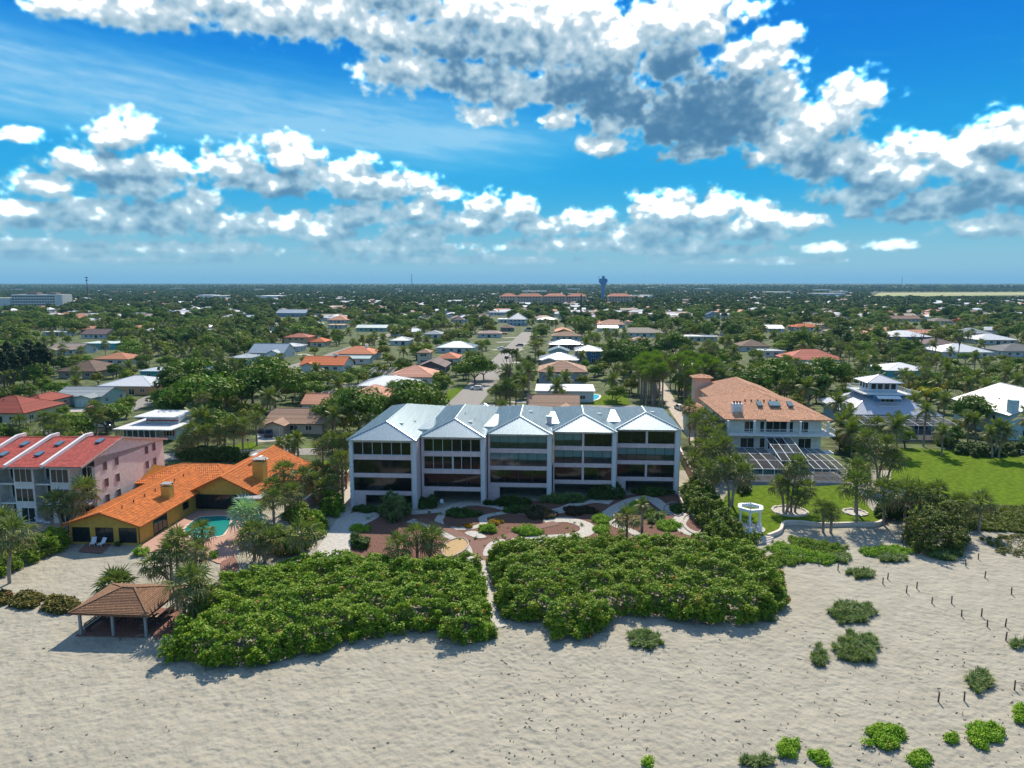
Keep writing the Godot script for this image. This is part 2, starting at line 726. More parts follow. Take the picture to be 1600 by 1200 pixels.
	whole.blit_rect(fine, Rect2i(0, 0, wide, high), Vector2i(2048 - wide / 2, row))
	# the panorama's first column looks along -z
	var turned := Image.create(4096, 2048, false, Image.FORMAT_RGB8)
	turned.blit_rect(whole, Rect2i(2048, 0, 2048, 2048), Vector2i(0, 0))
	turned.blit_rect(whole, Rect2i(0, 0, 2048, 2048), Vector2i(2048, 0))
	return ImageTexture.create_from_image(turned)


func _az_el(d: Vector3) -> Vector2:
	return Vector2(rad_to_deg(atan2(d.x, -d.z)), rad_to_deg(asin(d.y / d.length())))


func _sky_part(w: int, h: int, az0: float, el0: float, step: float, bl: Array, puff: FastNoiseLite, soft: FastNoiseLite, veil: FastNoiseLite, broad: FastNoiseLite, coarse: int) -> Image:
	# broad masks on a coarse grid
	var cw := w / coarse + 1
	var ch := h / coarse + 1
	var mask := Image.create(cw, ch, false, Image.FORMAT_RGF)
	for j in ch:
		var el := el0 - j * coarse * step
		for i in cw:
			var az := az0 + i * coarse * step
			var m := -1.0
			var dark := 0.0
			var sum := 0.0001
			for b in bl:
				var dy: float = (el - b[1]) / b[3]
				if dy > 2.2 or dy < -2.2:
					continue
				var dx: float = (az - b[0]) / b[2]
				if dx > 2.2 or dx < -2.2:
					continue
				if dy < 0.0:
					dy *= 1.25
				var k: float = 1.0 - sqrt(dx * dx + dy * dy)
				var wgt := exp(k * 3.0)
				dark += b[4] * wgt
				sum += wgt
				m = maxf(m, k)
			var out := maxf(smoothstep(34.0, 42.0, absf(az)), smoothstep(21.0, 26.0, el))
			if out > 0.0:
				var lon := az / 180.0 * PI
				var g: float = broad.get_noise_3d(cos(lon) * 60.0 * cos(el / 57.3), el * 1.6, sin(lon) * 60.0 * cos(el / 57.3)) * 2.2 + 0.02
				g = minf(g, 0.6) * out + (out - 1.0)
				if el < 1.0:
					g = -1.0
				if g > m:
					m = g
					dark = 0.3 * sum
			mask.set_pixel(i, j, Color(m, dark / sum, 0))
	mask.resize(w + coarse, h + coarse, Image.INTERPOLATE_CUBIC)
	var den := PackedFloat32Array()
	den.resize(w * h)
	var shape := den.duplicate()
	for j in h:
		var el := el0 - (j + 0.5) * step
		if el < -0.5:
			for i in w:
				den[j * w + i] = -1.0
			continue
		for i in w:
			var az := az0 + (i + 0.5) * step
			var m := mask.get_pixel(i, j).r
			if m < -0.8:
				den[j * w + i] = m
				continue
			var p := puff.get_noise_2d(az * 1.0, el * 1.25)
			var s := soft.get_noise_2d(az * 1.15, el * 1.5)
			var b := soft.get_noise_2d(az * 3.4 + 70.0, el * 4.2)
			den[j * w + i] = m * 1.25 - (p + 0.35) * 0.55 + s * 0.75 + b * 0.34 + 0.10 + 0.12 * smoothstep(0.1, 0.5, m)
			shape[j * w + i] = m + broad.get_noise_2d(az * 6.5 + 300.0, el * 8.5) * 0.7 - (p + 0.35) * 0.75 + s * 0.35 + b * 0.12
	var img := Image.create(w, h, false, Image.FORMAT_RGB8)
	var reach := maxi(1, int(0.55 / step))
	for j in h:
		var el := el0 - (j + 0.5) * step
		var e := clampf(el, 0.0, 90.0)
		var air := Color(0.58, 0.77, 0.82).lerp(Color(0.12, 0.64, 0.88), smoothstep(0.8, 8.5, e))
		air = air.lerp(Color(0.03, 0.48, 0.84), smoothstep(7.0, 19.0, e))
		air = air.lerp(Color(0.01, 0.34, 0.70), smoothstep(20.0, 70.0, e))
		if el < -0.3:
			var sea := (Color(0.30, 0.48, 0.52).srgb_to_linear() * 0.4).linear_to_srgb()
			for i in w:
				img.set_pixel(i, j, sea)
			continue
		var haze := exp(-e / 2.6)
		for i in w:
			var az := az0 + (i + 0.5) * step
			var c := air
			var glare := 1.0
			# the veil of cirrus
			var line := 13.5 - (az + 35.0) * 0.075
			var band := exp(-pow((el - line) / 2.6, 2.0)) * smoothstep(8.0, -8.0, az) + 0.35 * exp(-pow((el - 10.8) / 1.0, 2.0)) * smoothstep(20.0, 5.0, az)
			var vv := veil.get_noise_2d(az * 1.1 + el * 1.2, el * 9.0 + az * 0.9) * 0.5 + 0.5
			var fine := veil.get_noise_2d(az * 3.0 + 50.0, el * 16.0 + az * 2.0)
			var va := clampf(band * (0.34 + 0.42 * vv + 0.12 * fine), 0.0, 0.62) + clampf(vv - 0.62, 0.0, 0.3) * 0.25 * smoothstep(3.0, 8.0, el)
			c = c.lerp(Color(0.80, 0.89, 0.96), va)
			var d := den[j * w + i]
			if d > 0.0:
				var a := smoothstep(0.0, 0.62, d)
				var j1 := maxi(j - reach * 2, 0)
				var j2 := maxi(j - reach * 5, 0)
				var here := shape[j * w + i]
				var up := shape[j1 * w + i] * 0.6 + shape[j2 * w + i] * 0.4
				var edge := den[maxi(j - reach, 0) * w + i]
				var mk := mask.get_pixel(i, j)
				var over := smoothstep(8.5, 12.0, el) * smoothstep(34.0, 26.0, az)
				var lit := lerpf(0.66, 0.82, over) + soft.get_noise_2d(az * 2.6 + 40.0, el * 3.4) * 0.28 + (here - up) * lerpf(0.50, 0.30, over) + clampf(d - edge, -0.3, 0.4) * 0.30 + (0.25 - d) * lerpf(0.12, 0.16, over) - mk.g * lerpf(0.80, 0.74, over) * smoothstep(0.1, 1.1, d)
				if lit < 0.35:
					lit = 0.35 * exp((lit - 0.35) / 0.35)
				lit = clampf(lit, 0.0, 1.0)
				var deep := Color(0.27, 0.45, 0.60).lerp(Color(0.46, 0.66, 0.76), haze)
				var mid := Color(0.66, 0.76, 0.82)
				var cc := deep.lerp(mid, smoothstep(0.0, 0.5, lit)).lerp(Color(1.0, 1.0, 1.0), smoothstep(0.42, 1.0, lit))
				cc = cc.lerp(air.lerp(Color(0.62, 0.79, 0.84), 0.5), clampf(haze * 0.8 + 0.05, 0.0, 1.0))
				c = c.lerp(cc, a * (1.0 - haze * 0.3))
				glare = 1.0 + 1.6 * a * smoothstep(0.74, 1.0, lit) * (1.0 - haze)
			# sunlit cloud is brighter than the white of a picture; kept at 1 / 2.5
			var lin := c.srgb_to_linear() * (glare / 2.5)
			c = Color(lin.r, lin.g, lin.b).linear_to_srgb()
			img.set_pixel(i, j, c)
	return img


func sand_height(x: float, z: float) -> float:
	var big := smoothstep(-86.0, -74.0, z)
	var y := 0.02 + 0.22 * (dune_noise.get_noise_2d(x, z * 1.6) * 0.5 + 0.5) * big
	var small := (0.25 + 0.75 * big)
	y += small * (0.05 * foot_noise.get_noise_2d(x * 0.75, z * 1.5) + 0.036 * (ripple_noise.get_noise_2d(x * 0.9, z * 1.7) + 0.5))
	# trodden hollows
	var cell := Vector2i(int(floor(x / 0.6)), int(floor(z / 0.6)))
	if prints.has(cell):
		for q in prints[cell]:
			var d2: float = (x - q.x) * (x - q.x) + (z - q.y) * (z - q.y)
			if d2 < 0.12:
				y -= 0.07 * (1.0 - d2 / 0.12)
			elif d2 < 0.3:
				y += 0.015 * (1.0 - (d2 - 0.12) / 0.18)
	return y


var prints := {}


func tread(q: Vector3) -> void:
	for i in [-1, 0, 1]:
		for j in [-1, 0, 1]:
			var cell := Vector2i(int(floor(q.x / 0.6)) + i, int(floor(q.z / 0.6)) + j)
			if not prints.has(cell):
				prints[cell] = []
			prints[cell].append(Vector2(q.x, q.z))


func make_trails() -> void:
	rng.seed = 55
	var trails := [[[785, 982], [795, 1010], [800, 1050], [790, 1100], [770, 1160], [765, 1210]], [[790, 990], [830, 1030], [900, 1042], [1000, 1030], [1100, 1010], [1230, 990], [1330, 930]], [[780, 985], [760, 1040], [700, 1090], [620, 1150], [560, 1210]], [[1330, 905], [1400, 930], [1480, 965], [1560, 1000], [1640, 1040]], [[240, 1010], [300, 1080], [420, 1120], [560, 1130]]]
	for t in trails:
		var p := smooth_loop(pixels(t), false, 14)
		var left := 0.0
		for i in p.size() - 1:
			var a: Vector3 = p[i]
			var b: Vector3 = p[i + 1]
			var d := (b - a).length()
			while left < d:
				var q := a.lerp(b, left / d)
				tread(q + Vector3(rng.randf_range(-0.3, 0.3), 0, rng.randf_range(-0.3, 0.3)))
				left += rng.randf_range(0.55, 0.95)
			left -= d
	for i in 260:
		var q := gp(rng.randf_range(0, 1600), rng.randf_range(1010, 1200))
		tread(q)


func make_ground() -> void:
	# ground to the horizon
	var gm := mat("ground_green", Color(0.06, 0.095, 0.025), 0.95, 0.0, "strong", 90.0, "rough", 0.4)
	var g := mb()
	var cells := [-30000.0, -9000.0, -3000.0, -900.0, -300.0, 0.0, 300.0, 900.0, 3000.0, 9000.0, 30000.0]
	var rows := [160.0, -60.0, -300.0, -900.0, -2500.0, -7000.0, -16000.0, -32000.0]
	for j in rows.size() - 1:
		for i in cells.size() - 1:
			g.quad(Vector3(cells[i], -0.16, rows[j]), Vector3(cells[i + 1], -0.16, rows[j]), Vector3(cells[i + 1], -0.16, rows[j + 1]), Vector3(cells[i], -0.16, rows[j + 1]))
	structure("ground", g.mesh(), gm)

	# the beach: real hollows and ripples, finer towards the water
	var sm := mat("sand", Color(0.348, 0.325, 0.258), 0.95, 0.0, "soft", 22.0, "rough", 0.75)
	var s := mb()
	var bands := [[-60.0, 60.0, -44.0, -74.0, 0.17], [-108.0, 120.0, -74.0, -106.0, 0.34], [-112.0, 124.0, -106.0, -134.0, 1.2], [-110.0, 110.0, 60.0, -44.0, 2.5]]
	for b in bands:
		var step: float = b[4]
		var nx := int((b[1] - b[0]) / step) + 1
		var nz := int((b[2] - b[3]) / step) + 1
		var dx: float = (b[1] - b[0]) / nx
		var dz: float = (b[2] - b[3]) / nz
		var grid := PackedVector3Array()
		grid.resize((nx + 1) * (nz + 1))
		for j in nz + 1:
			for i in nx + 1:
				var x: float = b[0] + i * dx
				var z: float = b[2] - j * dz
				grid[j * (nx + 1) + i] = Vector3(x, sand_height(x, z), z)
		var nrm := PackedVector3Array()
		nrm.resize(grid.size())
		for j in nz + 1:
			for i in nx + 1:
				var k := j * (nx + 1) + i
				var l := grid[j * (nx + 1) + maxi(i - 1, 0)]
				var r := grid[j * (nx + 1) + mini(i + 1, nx)]
				var f := grid[maxi(j - 1, 0) * (nx + 1) + i]
				var bk := grid[mini(j + 1, nz) * (nx + 1) + i]
				nrm[k] = (r - l).cross(bk - f).normalized()
		for j in nz:
			for i in nx:
				var k := j * (nx + 1) + i
				var k2 := k + nx + 1
				s.tri_n(grid[k], grid[k + 1], grid[k2 + 1], nrm[k], nrm[k + 1], nrm[k2 + 1])
				s.tri_n(grid[k], grid[k2 + 1], grid[k2], nrm[k], nrm[k2 + 1], nrm[k2])
	structure("sand", s.mesh(), sm)

	var lawn := mat("lawn", Color(0.125, 0.205, 0.012), 0.95, 0.0, "mottle", 9.0, "rough", 0.9)
	lawn.metallic_specular = 0.15
	var pale_lawn := mat("town_lawn", Color(0.13, 0.19, 0.03), 0.95, 0.0, "strong", 34.0, "rough", 0.7)
	var asphalt := mat("asphalt", Color(0.30, 0.28, 0.255), 0.92, 0.0, "mottle", 6.0, "rough", 0.3)
	var concrete := mat("concrete", Color(0.47, 0.44, 0.39), 0.9, 0.0, "mottle", 4.0, "rough", 0.3)
	# town ground: everything behind the beach lots
	var back := [Vector3(-420, 0, -134), Vector3(-86, 0, -128), Vector3(130, 0, -134), Vector3(420, 0, -134), Vector3(700, 0, -760), Vector3(-700, 0, -760)]
	structure("town_ground", sheet_mesh(back, -0.06), pale_lawn)
	# side lots beside the beach
	structure("side_lot", sheet_mesh([Vector3(-300, 0, -92), Vector3(-78, 0, -92), Vector3(-78, 0, -135), Vector3(-300, 0, -140)], 0.13), lawn)
	# lawns of the near lots
	structure("townhouse_lawn", sheet_mesh(pixels([[0, 862], [70, 828], [97, 824], [108, 832], [60, 860], [0, 895]]), 0.135), lawn)
	structure("wide_lawn", sheet_mesh(pixels([[1407, 700], [1440, 702], [1512, 705], [1600, 715], [1800, 735], [1800, 850], [1600, 834], [1520, 826], [1450, 818], [1420, 800], [1414, 764], [1391, 756], [1394, 722]]), 0.12), lawn)
	var raised := mb()
	var edge := smooth_loop(pixels([[1128, 808], [1150, 762], [1270, 760], [1330, 760], [1360, 795], [1378, 813], [1334, 817], [1285, 818], [1252, 816], [1227, 816], [1219, 827], [1200, 835], [1165, 838]], 0.5))
	var flat := PackedVector2Array()
	for q in edge:
		flat.append(Vector2(q.x, q.z))
	var lm := structure("mansion_lawn", sheet_mesh(edge, 0.5), lawn)
	lm.set_meta("kind", "structure")
	# streets
	var st := pixels([[716, 640], [757, 596], [786, 562], [826, 519]])
	_lane("street", st, 10.0, 0.0, asphalt)
	var coast := pixels([[760, 712], [640, 707], [540, 705], [440, 706], [350, 709], [255, 714], [120, 716], [-120, 722]])
	_lane("coast_road", coast, 6.4, 0.0, asphalt)
	var inland := pixels([[-60, 700], [0, 692], [58, 681], [105, 666], [157, 653], [217, 631], [262, 612]])
	_lane("side_street", inland, 7.0, 0.006, asphalt)
	_lane("cross_street", pixels([[1000, 636], [900, 636], [800, 635], [730, 634], [640, 640]]), 6.0, 0.008, asphalt)
	_lane("far_street", pixels([[400, 588], [480, 566], [560, 540], [640, 512], [700, 492]]), 6.5, 0.0, asphalt)
	_lane("sand_lane", pixels([[1098, 700], [1075, 668], [1052, 636], [1035, 605], [1020, 585]]), 3.4, 0.02, mat("pale_track", Color(0.55, 0.47, 0.38), 0.95, 0.0, "mottle", 5.0))
	for d in [[[424, 690], [422, 675], 6.0], [[760, 604], [741, 611], 4.0], [[812, 566], [790, 567], 5.0], [[815, 556], [793, 557], 4.5], [[818, 546], [800, 547], 4.5], [[826, 537], [806, 538], 4.5], [[790, 545], [770, 547], 5.0], [[800, 534], [776, 535], 5.0], [[808, 527], [786, 528], 5.0], [[860, 627], [775, 629], 3.5], [[105, 641], [150, 640], 7.0], [[165, 640], [200, 634], 6.0], [[500, 560], [470, 553], 5.0]]:
		structure("driveway", ribbon_mesh(pixels([d[0], d[1]]), d[2], 0.02), concrete)
	structure("sand_patch", sheet_mesh(smooth_loop(pixels([[115, 672], [150, 662], [170, 668], [150, 677], [120, 680]])), 0.012), mat("bare_earth", Color(0.5, 0.34, 0.18), 0.95, 0.0, "mottle", 4.0))
	for q in [[[395, 690], [330, 700], [362, 720], [420, 712]], [[470, 700], [540, 692], [545, 702], [470, 702]], [[700, 610], [730, 600], [722, 622], [690, 628]], [[960, 635], [930, 660], [830, 664], [850, 640]], [[455, 725], [540, 716], [548, 740], [480, 748]], [[930, 618], [980, 615], [985, 632], [925, 634]], [[95, 650], [138, 640], [146, 655], [100, 662]], [[0, 668], [50, 668], [40, 685], [0, 688]], [[165, 690], [250, 690], [250, 712], [170, 714]]]:
		structure("front_lawn", sheet_mesh(pixels(q), -0.03), lawn)
	structure("airfield", sheet_mesh(pixels([[1362, 463.5], [1375, 457.5], [1620, 456.5], [1640, 461.0]]), 0.2), mat("airfield_grass", Color(0.36, 0.38, 0.12), 0.95, 0.0, "mottle", 160.0))
	structure("runway", sheet_mesh(pixels([[1380, 459.6], [1380, 459.2], [1640, 459.2], [1640, 459.6]]), 0.6), mat("runway_grey", Color(0.5, 0.48, 0.42), 0.9))


func _lane(called: String, p: Array, width: float, y: float, m: Material) -> void:
	var q := smooth_loop(p, false, 6)
	structure(called, ribbon_mesh(q, width, y), m)
	for i in q.size() - 1:
		lanes.append([q[i], q[i + 1], width / 2 + 2.0])


func make_condominium() -> void:
	var root := thing("condominium_building", "long four-storey pink condominium of five stepped units under blue-grey metal roofs", "building", Vector3(1.2, 0, -115.2), YAW)
	refs.append([root.position, "the pink condominium"])
	boxes.append([Vector3(1.2, 0, -127), 31.0, 18.0, YAW])
	var pink := mat("pink_stucco", Color(0.74, 0.57, 0.57), 0.9, 0.0, "soft", 5.0, "rough", 0.25)
	var white := mat("quoin_white", Color(0.78, 0.80, 0.82), 0.8, 0.0, "fine", 2.0)
	var room := mat("room_plaster", Color(0.5, 0.47, 0.42), 0.9)
	var frame := mat("pale_mullion", Color(0.45, 0.5, 0.52), 0.5)
	var dark_frame := mat("dark_mullion", Color(0.03, 0.035, 0.04), 0.45)
	var dark := glass("dark_glass", Color(0.006, 0.008, 0.01), 0.72)
	var blue := glass("blue_glass", Color(0.01, 0.05, 0.06), 0.25)
	var blind := mat("window_blind", Color(0.40, 0.66, 0.72), 0.8)
	var metal := mat("standing_seam", Color(0.47, 0.58, 0.63), 0.42, 0.85, "fine", 6.0)
	var inv := root.transform.affine_inverse()
	# world front: z, x of the opening, x of the pillar, x borders of the roof
	var units := [
		{"z": -110.65, "o": [-25.5, -16.07], "p": [-15.87, -15.2], "b": [-26.3, -15.1], "low": [-23.6, -16.07]},
		{"z": -112.95, "o": [-14.47, -5.1], "p": [-5.03, -4.33], "b": [-15.1, -4.3], "low": [-12.9, -5.1]},
		{"z": -115.2, "o": [-3.66, 5.79], "p": [5.88, 6.55], "b": [-4.3, 6.7], "low": [-2.1, 5.79]},
		{"z": -117.0, "o": [7.17, 16.8], "p": [16.9, 17.55], "b": [6.7, 17.6], "low": [7.17, 16.8]},
		{"z": -118.9, "o": [18.1, 27.8], "p": [27.9, 28.6], "b": [17.6, 28.8], "low": [19.6, 27.8]},
	]
	var looks := [
		[["p", 6], ["d", 3], ["d", 2]], [["p", 6], ["p", 6], ["d", 4]], [["b", 6], ["b", 6], ["d", 4]],
		[["bd", 3], ["bb", 3], ["dd", 2]], [["dd", 2], ["b", 6], ["dd", 2]]]
	var floors := [[8.75, 10.9], [5.78, 8.02], [2.86, 5.1]]
	var eave := 11.3
	var ridge := 13.6
	var rear := -25.6
	var fronts := []
	for i in 5:
		var d: Dictionary = units[i]
		var mid: float = (d.b[0] + d.b[1]) / 2
		var zf: float = (inv * Vector3(mid, 0, d.z)).z
		fronts.append(zf)
	for i in 5:
		var d: Dictionary = units[i]
		var zf: float = fronts[i]
		var lx := func(x: float) -> float: return (inv * Vector3(x, 0, d.z)).x
		var x0: float = lx.call(d.b[0]) + 0.25
		var x1: float = lx.call(d.b[1]) - 0.05
		var o0: float = lx.call(d.o[0])
		var o1: float = lx.call(d.o[1])
		# front wall: bands between the storeys and the piers beside them
		var w := mb()
		var wall_t := 0.45
		w.box(Vector3(x0, 10.9, zf - wall_t), Vector3(x1, eave - 0.05, zf))
		w.box(Vector3(x0, 8.02, zf - wall_t), Vector3(x1, 8.75, zf))
		w.box(Vector3(x0, 5.1, zf - wall_t), Vector3(x1, 5.78, zf))
		w.box(Vector3(x0, 2.2, zf - wall_t), Vector3(x1, 2.86, zf))
		for f in floors:
			w.box(Vector3(x0, f[0], zf - wall_t), Vector3(o0, f[1], zf))
			w.box(Vector3(o1, f[0], zf - wall_t), Vector3(x1, f[1], zf))
		var g0: float = lx.call(d.low[0])
		var g1: float = lx.call(d.low[1])
		w.box(Vector3(x0, -0.1, zf - wall_t), Vector3(g0, 2.2, zf))
		w.box(Vector3(g1, -0.1, zf - wall_t), Vector3(x1, 2.2, zf))
		# party walls, back wall
		w.box(Vector3(x0, -0.1, rear + 0.3), Vector3(x0 + 0.3, eave - 0.05, zf - wall_t))
		w.box(Vector3(x1 - 0.3, -0.1, rear + 0.3), Vector3(x1, eave - 0.05, zf - wall_t))
		w.box(Vector3(x0 + 0.3, -0.1, rear + 0.3), Vector3(x1 - 0.3, eave - 0.05, rear + 0.6))
		part(root, "wall", w.mesh(), pink)
		# floors and the rooms behind the glass
		var r := mb()
		for y in [2.4, 5.3, 8.3, 10.98]:
			r.box(Vector3(x0 + 0.3, y, rear + 0.6), Vector3(x1 - 0.3, y + 0.25, zf - wall_t))
		r.box(Vector3(x0 + 0.3, 2.65, zf - 4.6), Vector3(x1 - 0.3, 10.98, zf - 4.3))
		r.box(Vector3(x0 + 0.3, -0.05, zf - 7.0), Vector3(x1 - 0.3, 2.4, zf - 6.7))
		part(root, "interior", r.mesh(), room)
		# quoined pillar of blocks with recessed joints
		var sides := [[lx.call(d.p[0]), lx.call(d.p[1])]]
		if i == 0:
			sides.append([x0 - 0.02, x0 + 0.6])
		for sd in sides:
			var q := mb()
			var y := 0.0
			var k := 0
			q.box(Vector3(sd[0] + 0.03, -0.1, zf - 0.3), Vector3(sd[1] - 0.03, 11.1, zf + 0.14))
			while y < 11.0:
				var inset := 0.0 if k % 2 == 0 else 0.07
				q.box(Vector3(sd[0] + inset, y + 0.03, zf - 0.2), Vector3(sd[1] - inset, y + 0.40, zf + 0.19))
				y += 0.43
				k += 1
			part(root, "pillar", q.mesh(), white)
		# storeys of glass
		for f in 3:
			var look: Array = looks[i][f]
			var y0: float = floors[f][0]
			var y1: float = floors[f][1]
			var bays := []
			if look[0].length() == 2:
				var xm := (o0 + o1) / 2
				if i == 4:
					xm = lx.call(23.05)
				bays = [[o0, xm - 0.18, look[0][0]], [xm + 0.18, o1, look[0][1]]]
				var post := mb()
				post.box(Vector3(xm - 0.18, y0, zf - 0.4), Vector3(xm + 0.18, y1, zf - 0.01))
				part(root, "wall", post.mesh(), pink)
			else:
				bays = [[o0, o1, look[0]]]
			for b in bays:
				var n: int = look[1]
				var kind: String = b[2]
				var zz := zf - 0.22
				var fm := mb()
				var t := 0.09 if kind == "p" else 0.06
				fm.box(Vector3(b[0], y0, zz - 0.05), Vector3(b[1], y0 + t, zz + 0.05))
				fm.box(Vector3(b[0], y1 - t, zz - 0.05), Vector3(b[1], y1, zz + 0.05))
				for k in n + 1:
					var x := lerpf(b[0], b[1] - t, float(k) / n)
					var wide := t
					if i == 1 and f == 1 and k == 3:
						wide = 0.3
					fm.box(Vector3(x, y0 + t, zz - 0.05), Vector3(x + wide, y1 - t, zz + 0.05))
				if kind != "p":
					fm.box(Vector3(b[0], y0 + 0.92, zz - 0.11), Vector3(b[1], y0 + 0.97, zz - 0.06))
				var win := part(root, "window", fm.mesh(), frame if kind == "p" else dark_frame)
				for k in n:
					var xa := lerpf(b[0], b[1] - t, float(k) / n) + t
					var xb := lerpf(b[0], b[1] - t, float(k + 1) / n)
					var pm := mb()
					pm.box(Vector3(xa, y0 + t, zz - 0.012), Vector3(xb, y1 - t, zz + 0.012))
					part(win, "pane", pm.mesh(), blue if kind == "b" else dark)
					if kind == "b":
						var cut := lerpf(y0, y1, 0.46 + rng.randf_range(-0.02, 0.03))
						var bm := mb()
						bm.box(Vector3(xa, cut, zz - 0.09), Vector3(xb, y1 - t, zz - 0.07))
						part(win, "blind", bm.mesh(), blind)
					elif rng.randf() < 0.3:
						var cm := mb()
						var cw := (xb - xa) * rng.randf_range(0.12, 0.3)
						for s in 4:
							cm.box(Vector3(xa + cw * s / 4.0, y0 + t, zz - 0.34 - 0.04 * (s % 2)), Vector3(xa + cw * (s + 1) / 4.0, y1 - t, zz - 0.30 - 0.04 * (s % 2)))
						part(win, "curtain", cm.mesh(), mat("curtain_cloth", Color(0.3, 0.32, 0.33), 0.9))
		# roof of the unit: hip to the front, long ridge, hip to the back
		var rf := mb()
		var rx0: float = lx.call(d.b[0])
		var rx1: float = lx.call(d.b[1])
		var ze := zf + 0.45
		var xm := (rx0 + rx1) / 2
		var za := ze - 3.9
		var zb := rear + 11.0
		var zr := rear
		var col := Color.WHITE
		roof_plane(rf, [Vector3(rx0, eave, ze), Vector3(rx1, eave, ze), Vector3(xm, ridge, za)], "metal", col, 0, 0.42)
		roof_plane(rf, [Vector3(rx1, eave, ze), Vector3(rx1, eave, zr), Vector3(xm, ridge, zb), Vector3(xm, ridge, za)], "metal", col, 0, 0.42)
		roof_plane(rf, [Vector3(rx0, eave, zr), Vector3(rx0, eave, ze), Vector3(xm, ridge, za), Vector3(xm, ridge, zb)], "metal", col, 0, 0.42)
		roof_plane(rf, [Vector3(rx1, eave, zr), Vector3(rx0, eave, zr), Vector3(xm, ridge, zb)], "metal", col, 0, 0.42)
		rf.col = Color.WHITE
		for k in [[Vector3(xm, ridge, za), Vector3(xm, ridge, zb)], [Vector3(rx0, eave, ze), Vector3(xm, ridge, za)], [Vector3(rx1, eave, ze), Vector3(xm, ridge, za)]]:
			rf.bar(k[0] + Vector3(0, 0.05, 0), k[1] + Vector3(0, 0.05, 0), 0.17, 0.09)
		rf.bar(Vector3(rx0, eave - 0.06, ze), Vector3(rx1, eave - 0.06, ze), 0.1, 0.17)
		rf.box(Vector3(rx0 + 0.02, eave - 0.12, zr), Vector3(rx1 - 0.02, eave - 0.05, ze - 0.05))
		var roof := part(root, "roof", rf.mesh(), metal)
		for k in 5:
			var vm := mb()
			var vx := rng.randf_range(0.2, 0.8) * 4.6
			var vz := za - rng.randf_range(1.0, 8.0)
			var sgn := 1.0 if k % 2 == 0 else -1.0
			var vy := lerpf(ridge, eave, vx / 5.5)
			if k == 0:
				vm.box(Vector3(xm + sgn * vx - 0.3, vy, vz - 0.3), Vector3(xm + sgn * vx + 0.3, vy + 0.3, vz + 0.3))
			else:
				vm.tube(Vector3(xm + sgn * vx, vy - 0.1, vz), Vector3(xm + sgn * vx, vy + 0.35, vz), 0.07, 0.07, 6)
			part(roof, "vent", vm.mesh(), white)
		# the raised saddle in the valley towards the next unit
		if i < 4:
			var vx := rx1 + (0.25 if i < 2 else 0.0)
			var zz: float = minf(ze, fronts[i + 1] + 0.45) - (3.6 if i < 2 else 4.4)
			var sm := mb()
			var top := 1.75
			var wide := 1.25
			var a := Vector3(vx - wide, eave + 0.5, zz)
			var b := Vector3(vx + wide, eave + 0.5, zz)
			var c := Vector3(vx + 0.35 + (0.9 if i < 2 else 0.0), eave + top + 0.35, zz - 3.1)
			var e := Vector3(vx - 0.35 + (0.9 if i < 2 else 0.0), eave + top + 0.35, zz - 3.1)
			var low := Vector3(0, -1.2, 0)
			sm.quad(a, b, c, e)
			sm.quad(a + low, b + low, b, a)
			sm.quad(b + low, c + low * 1.6, c, b)
			sm.quad(e + low * 1.6, a + low, a, e)
			sm.quad(c + low * 1.6, e + low * 1.6, e, c)
			var sad := part(root, "valley_saddle", sm.mesh(), metal)
			if i == 2:
				var cm := mb()
				cm.box(Vector3(vx - 1.05, eave, zz - 0.75), Vector3(vx - 0.15, eave + 1.55, zz + 0.05))
				part(root, "chimney", cm.mesh(), pink)
				var cap := mb()
				cap.box(Vector3(vx - 1.12, eave + 1.55, zz - 0.82), Vector3(vx - 0.08, eave + 1.8, zz + 0.12))
				part(root, "chimney_cap", cap.mesh(), metal)
			sad.set_meta("label", "white raised saddle between two roof slopes")
	# under the left units: things kept in the open ground storey
	var patio := thing("patio_chair", "small white plastic chair beside the condominium's ground-storey opening", "chair", root.transform * Vector3(-12.4, 0.1, fronts[1] + 0.9), 20)
	var pc := mb()
	pc.box(Vector3(-0.25, 0.38, -0.25), Vector3(0.25, 0.43, 0.25))
	part(patio, "seat", pc.mesh(), white)
	var pb := mb()
	pb.box(Vector3(-0.25, 0.43, -0.27), Vector3(0.25, 0.9, -0.22))
	part(patio, "backrest", pb.mesh(), white)
	for k in 4:
		var lg := mb()
		var lx := -0.22 if k % 2 == 0 else 0.22
		var lz := -0.22 if k < 2 else 0.22
		lg.tube(Vector3(lx, 0, lz), Vector3(lx, 0.38, lz), 0.025, 0.025, 5)
		part(patio, "leg", lg.mesh(), white)
	# pink stair tower behind
	var tw := thing("stair_tower", "small pink stair tower with pale hipped cap behind the condominium", "building", gp(757, 640, 10.0) * Vector3(1, 0, 1), YAW)
	var tm := mb()
	tm.box(Vector3(-1.5, -0.1, -1.5), Vector3(1.5, 10.2, 1.5))
	part(tw, "wall", tm.mesh(), pink)
	var tr := mb()
	hip_roof(tr, -2.0, 2.0, -2.0, 2.0, 10.25, 0.5, "metal", Color.WHITE)
	part(tw, "roof", tr.mesh(), metal)
	window(tw, Vector3(0, 8.9, 1.5), 1.3, 0.7, 0, 2)
	boxes.append([tw.position, 3.0, 3.0, YAW])


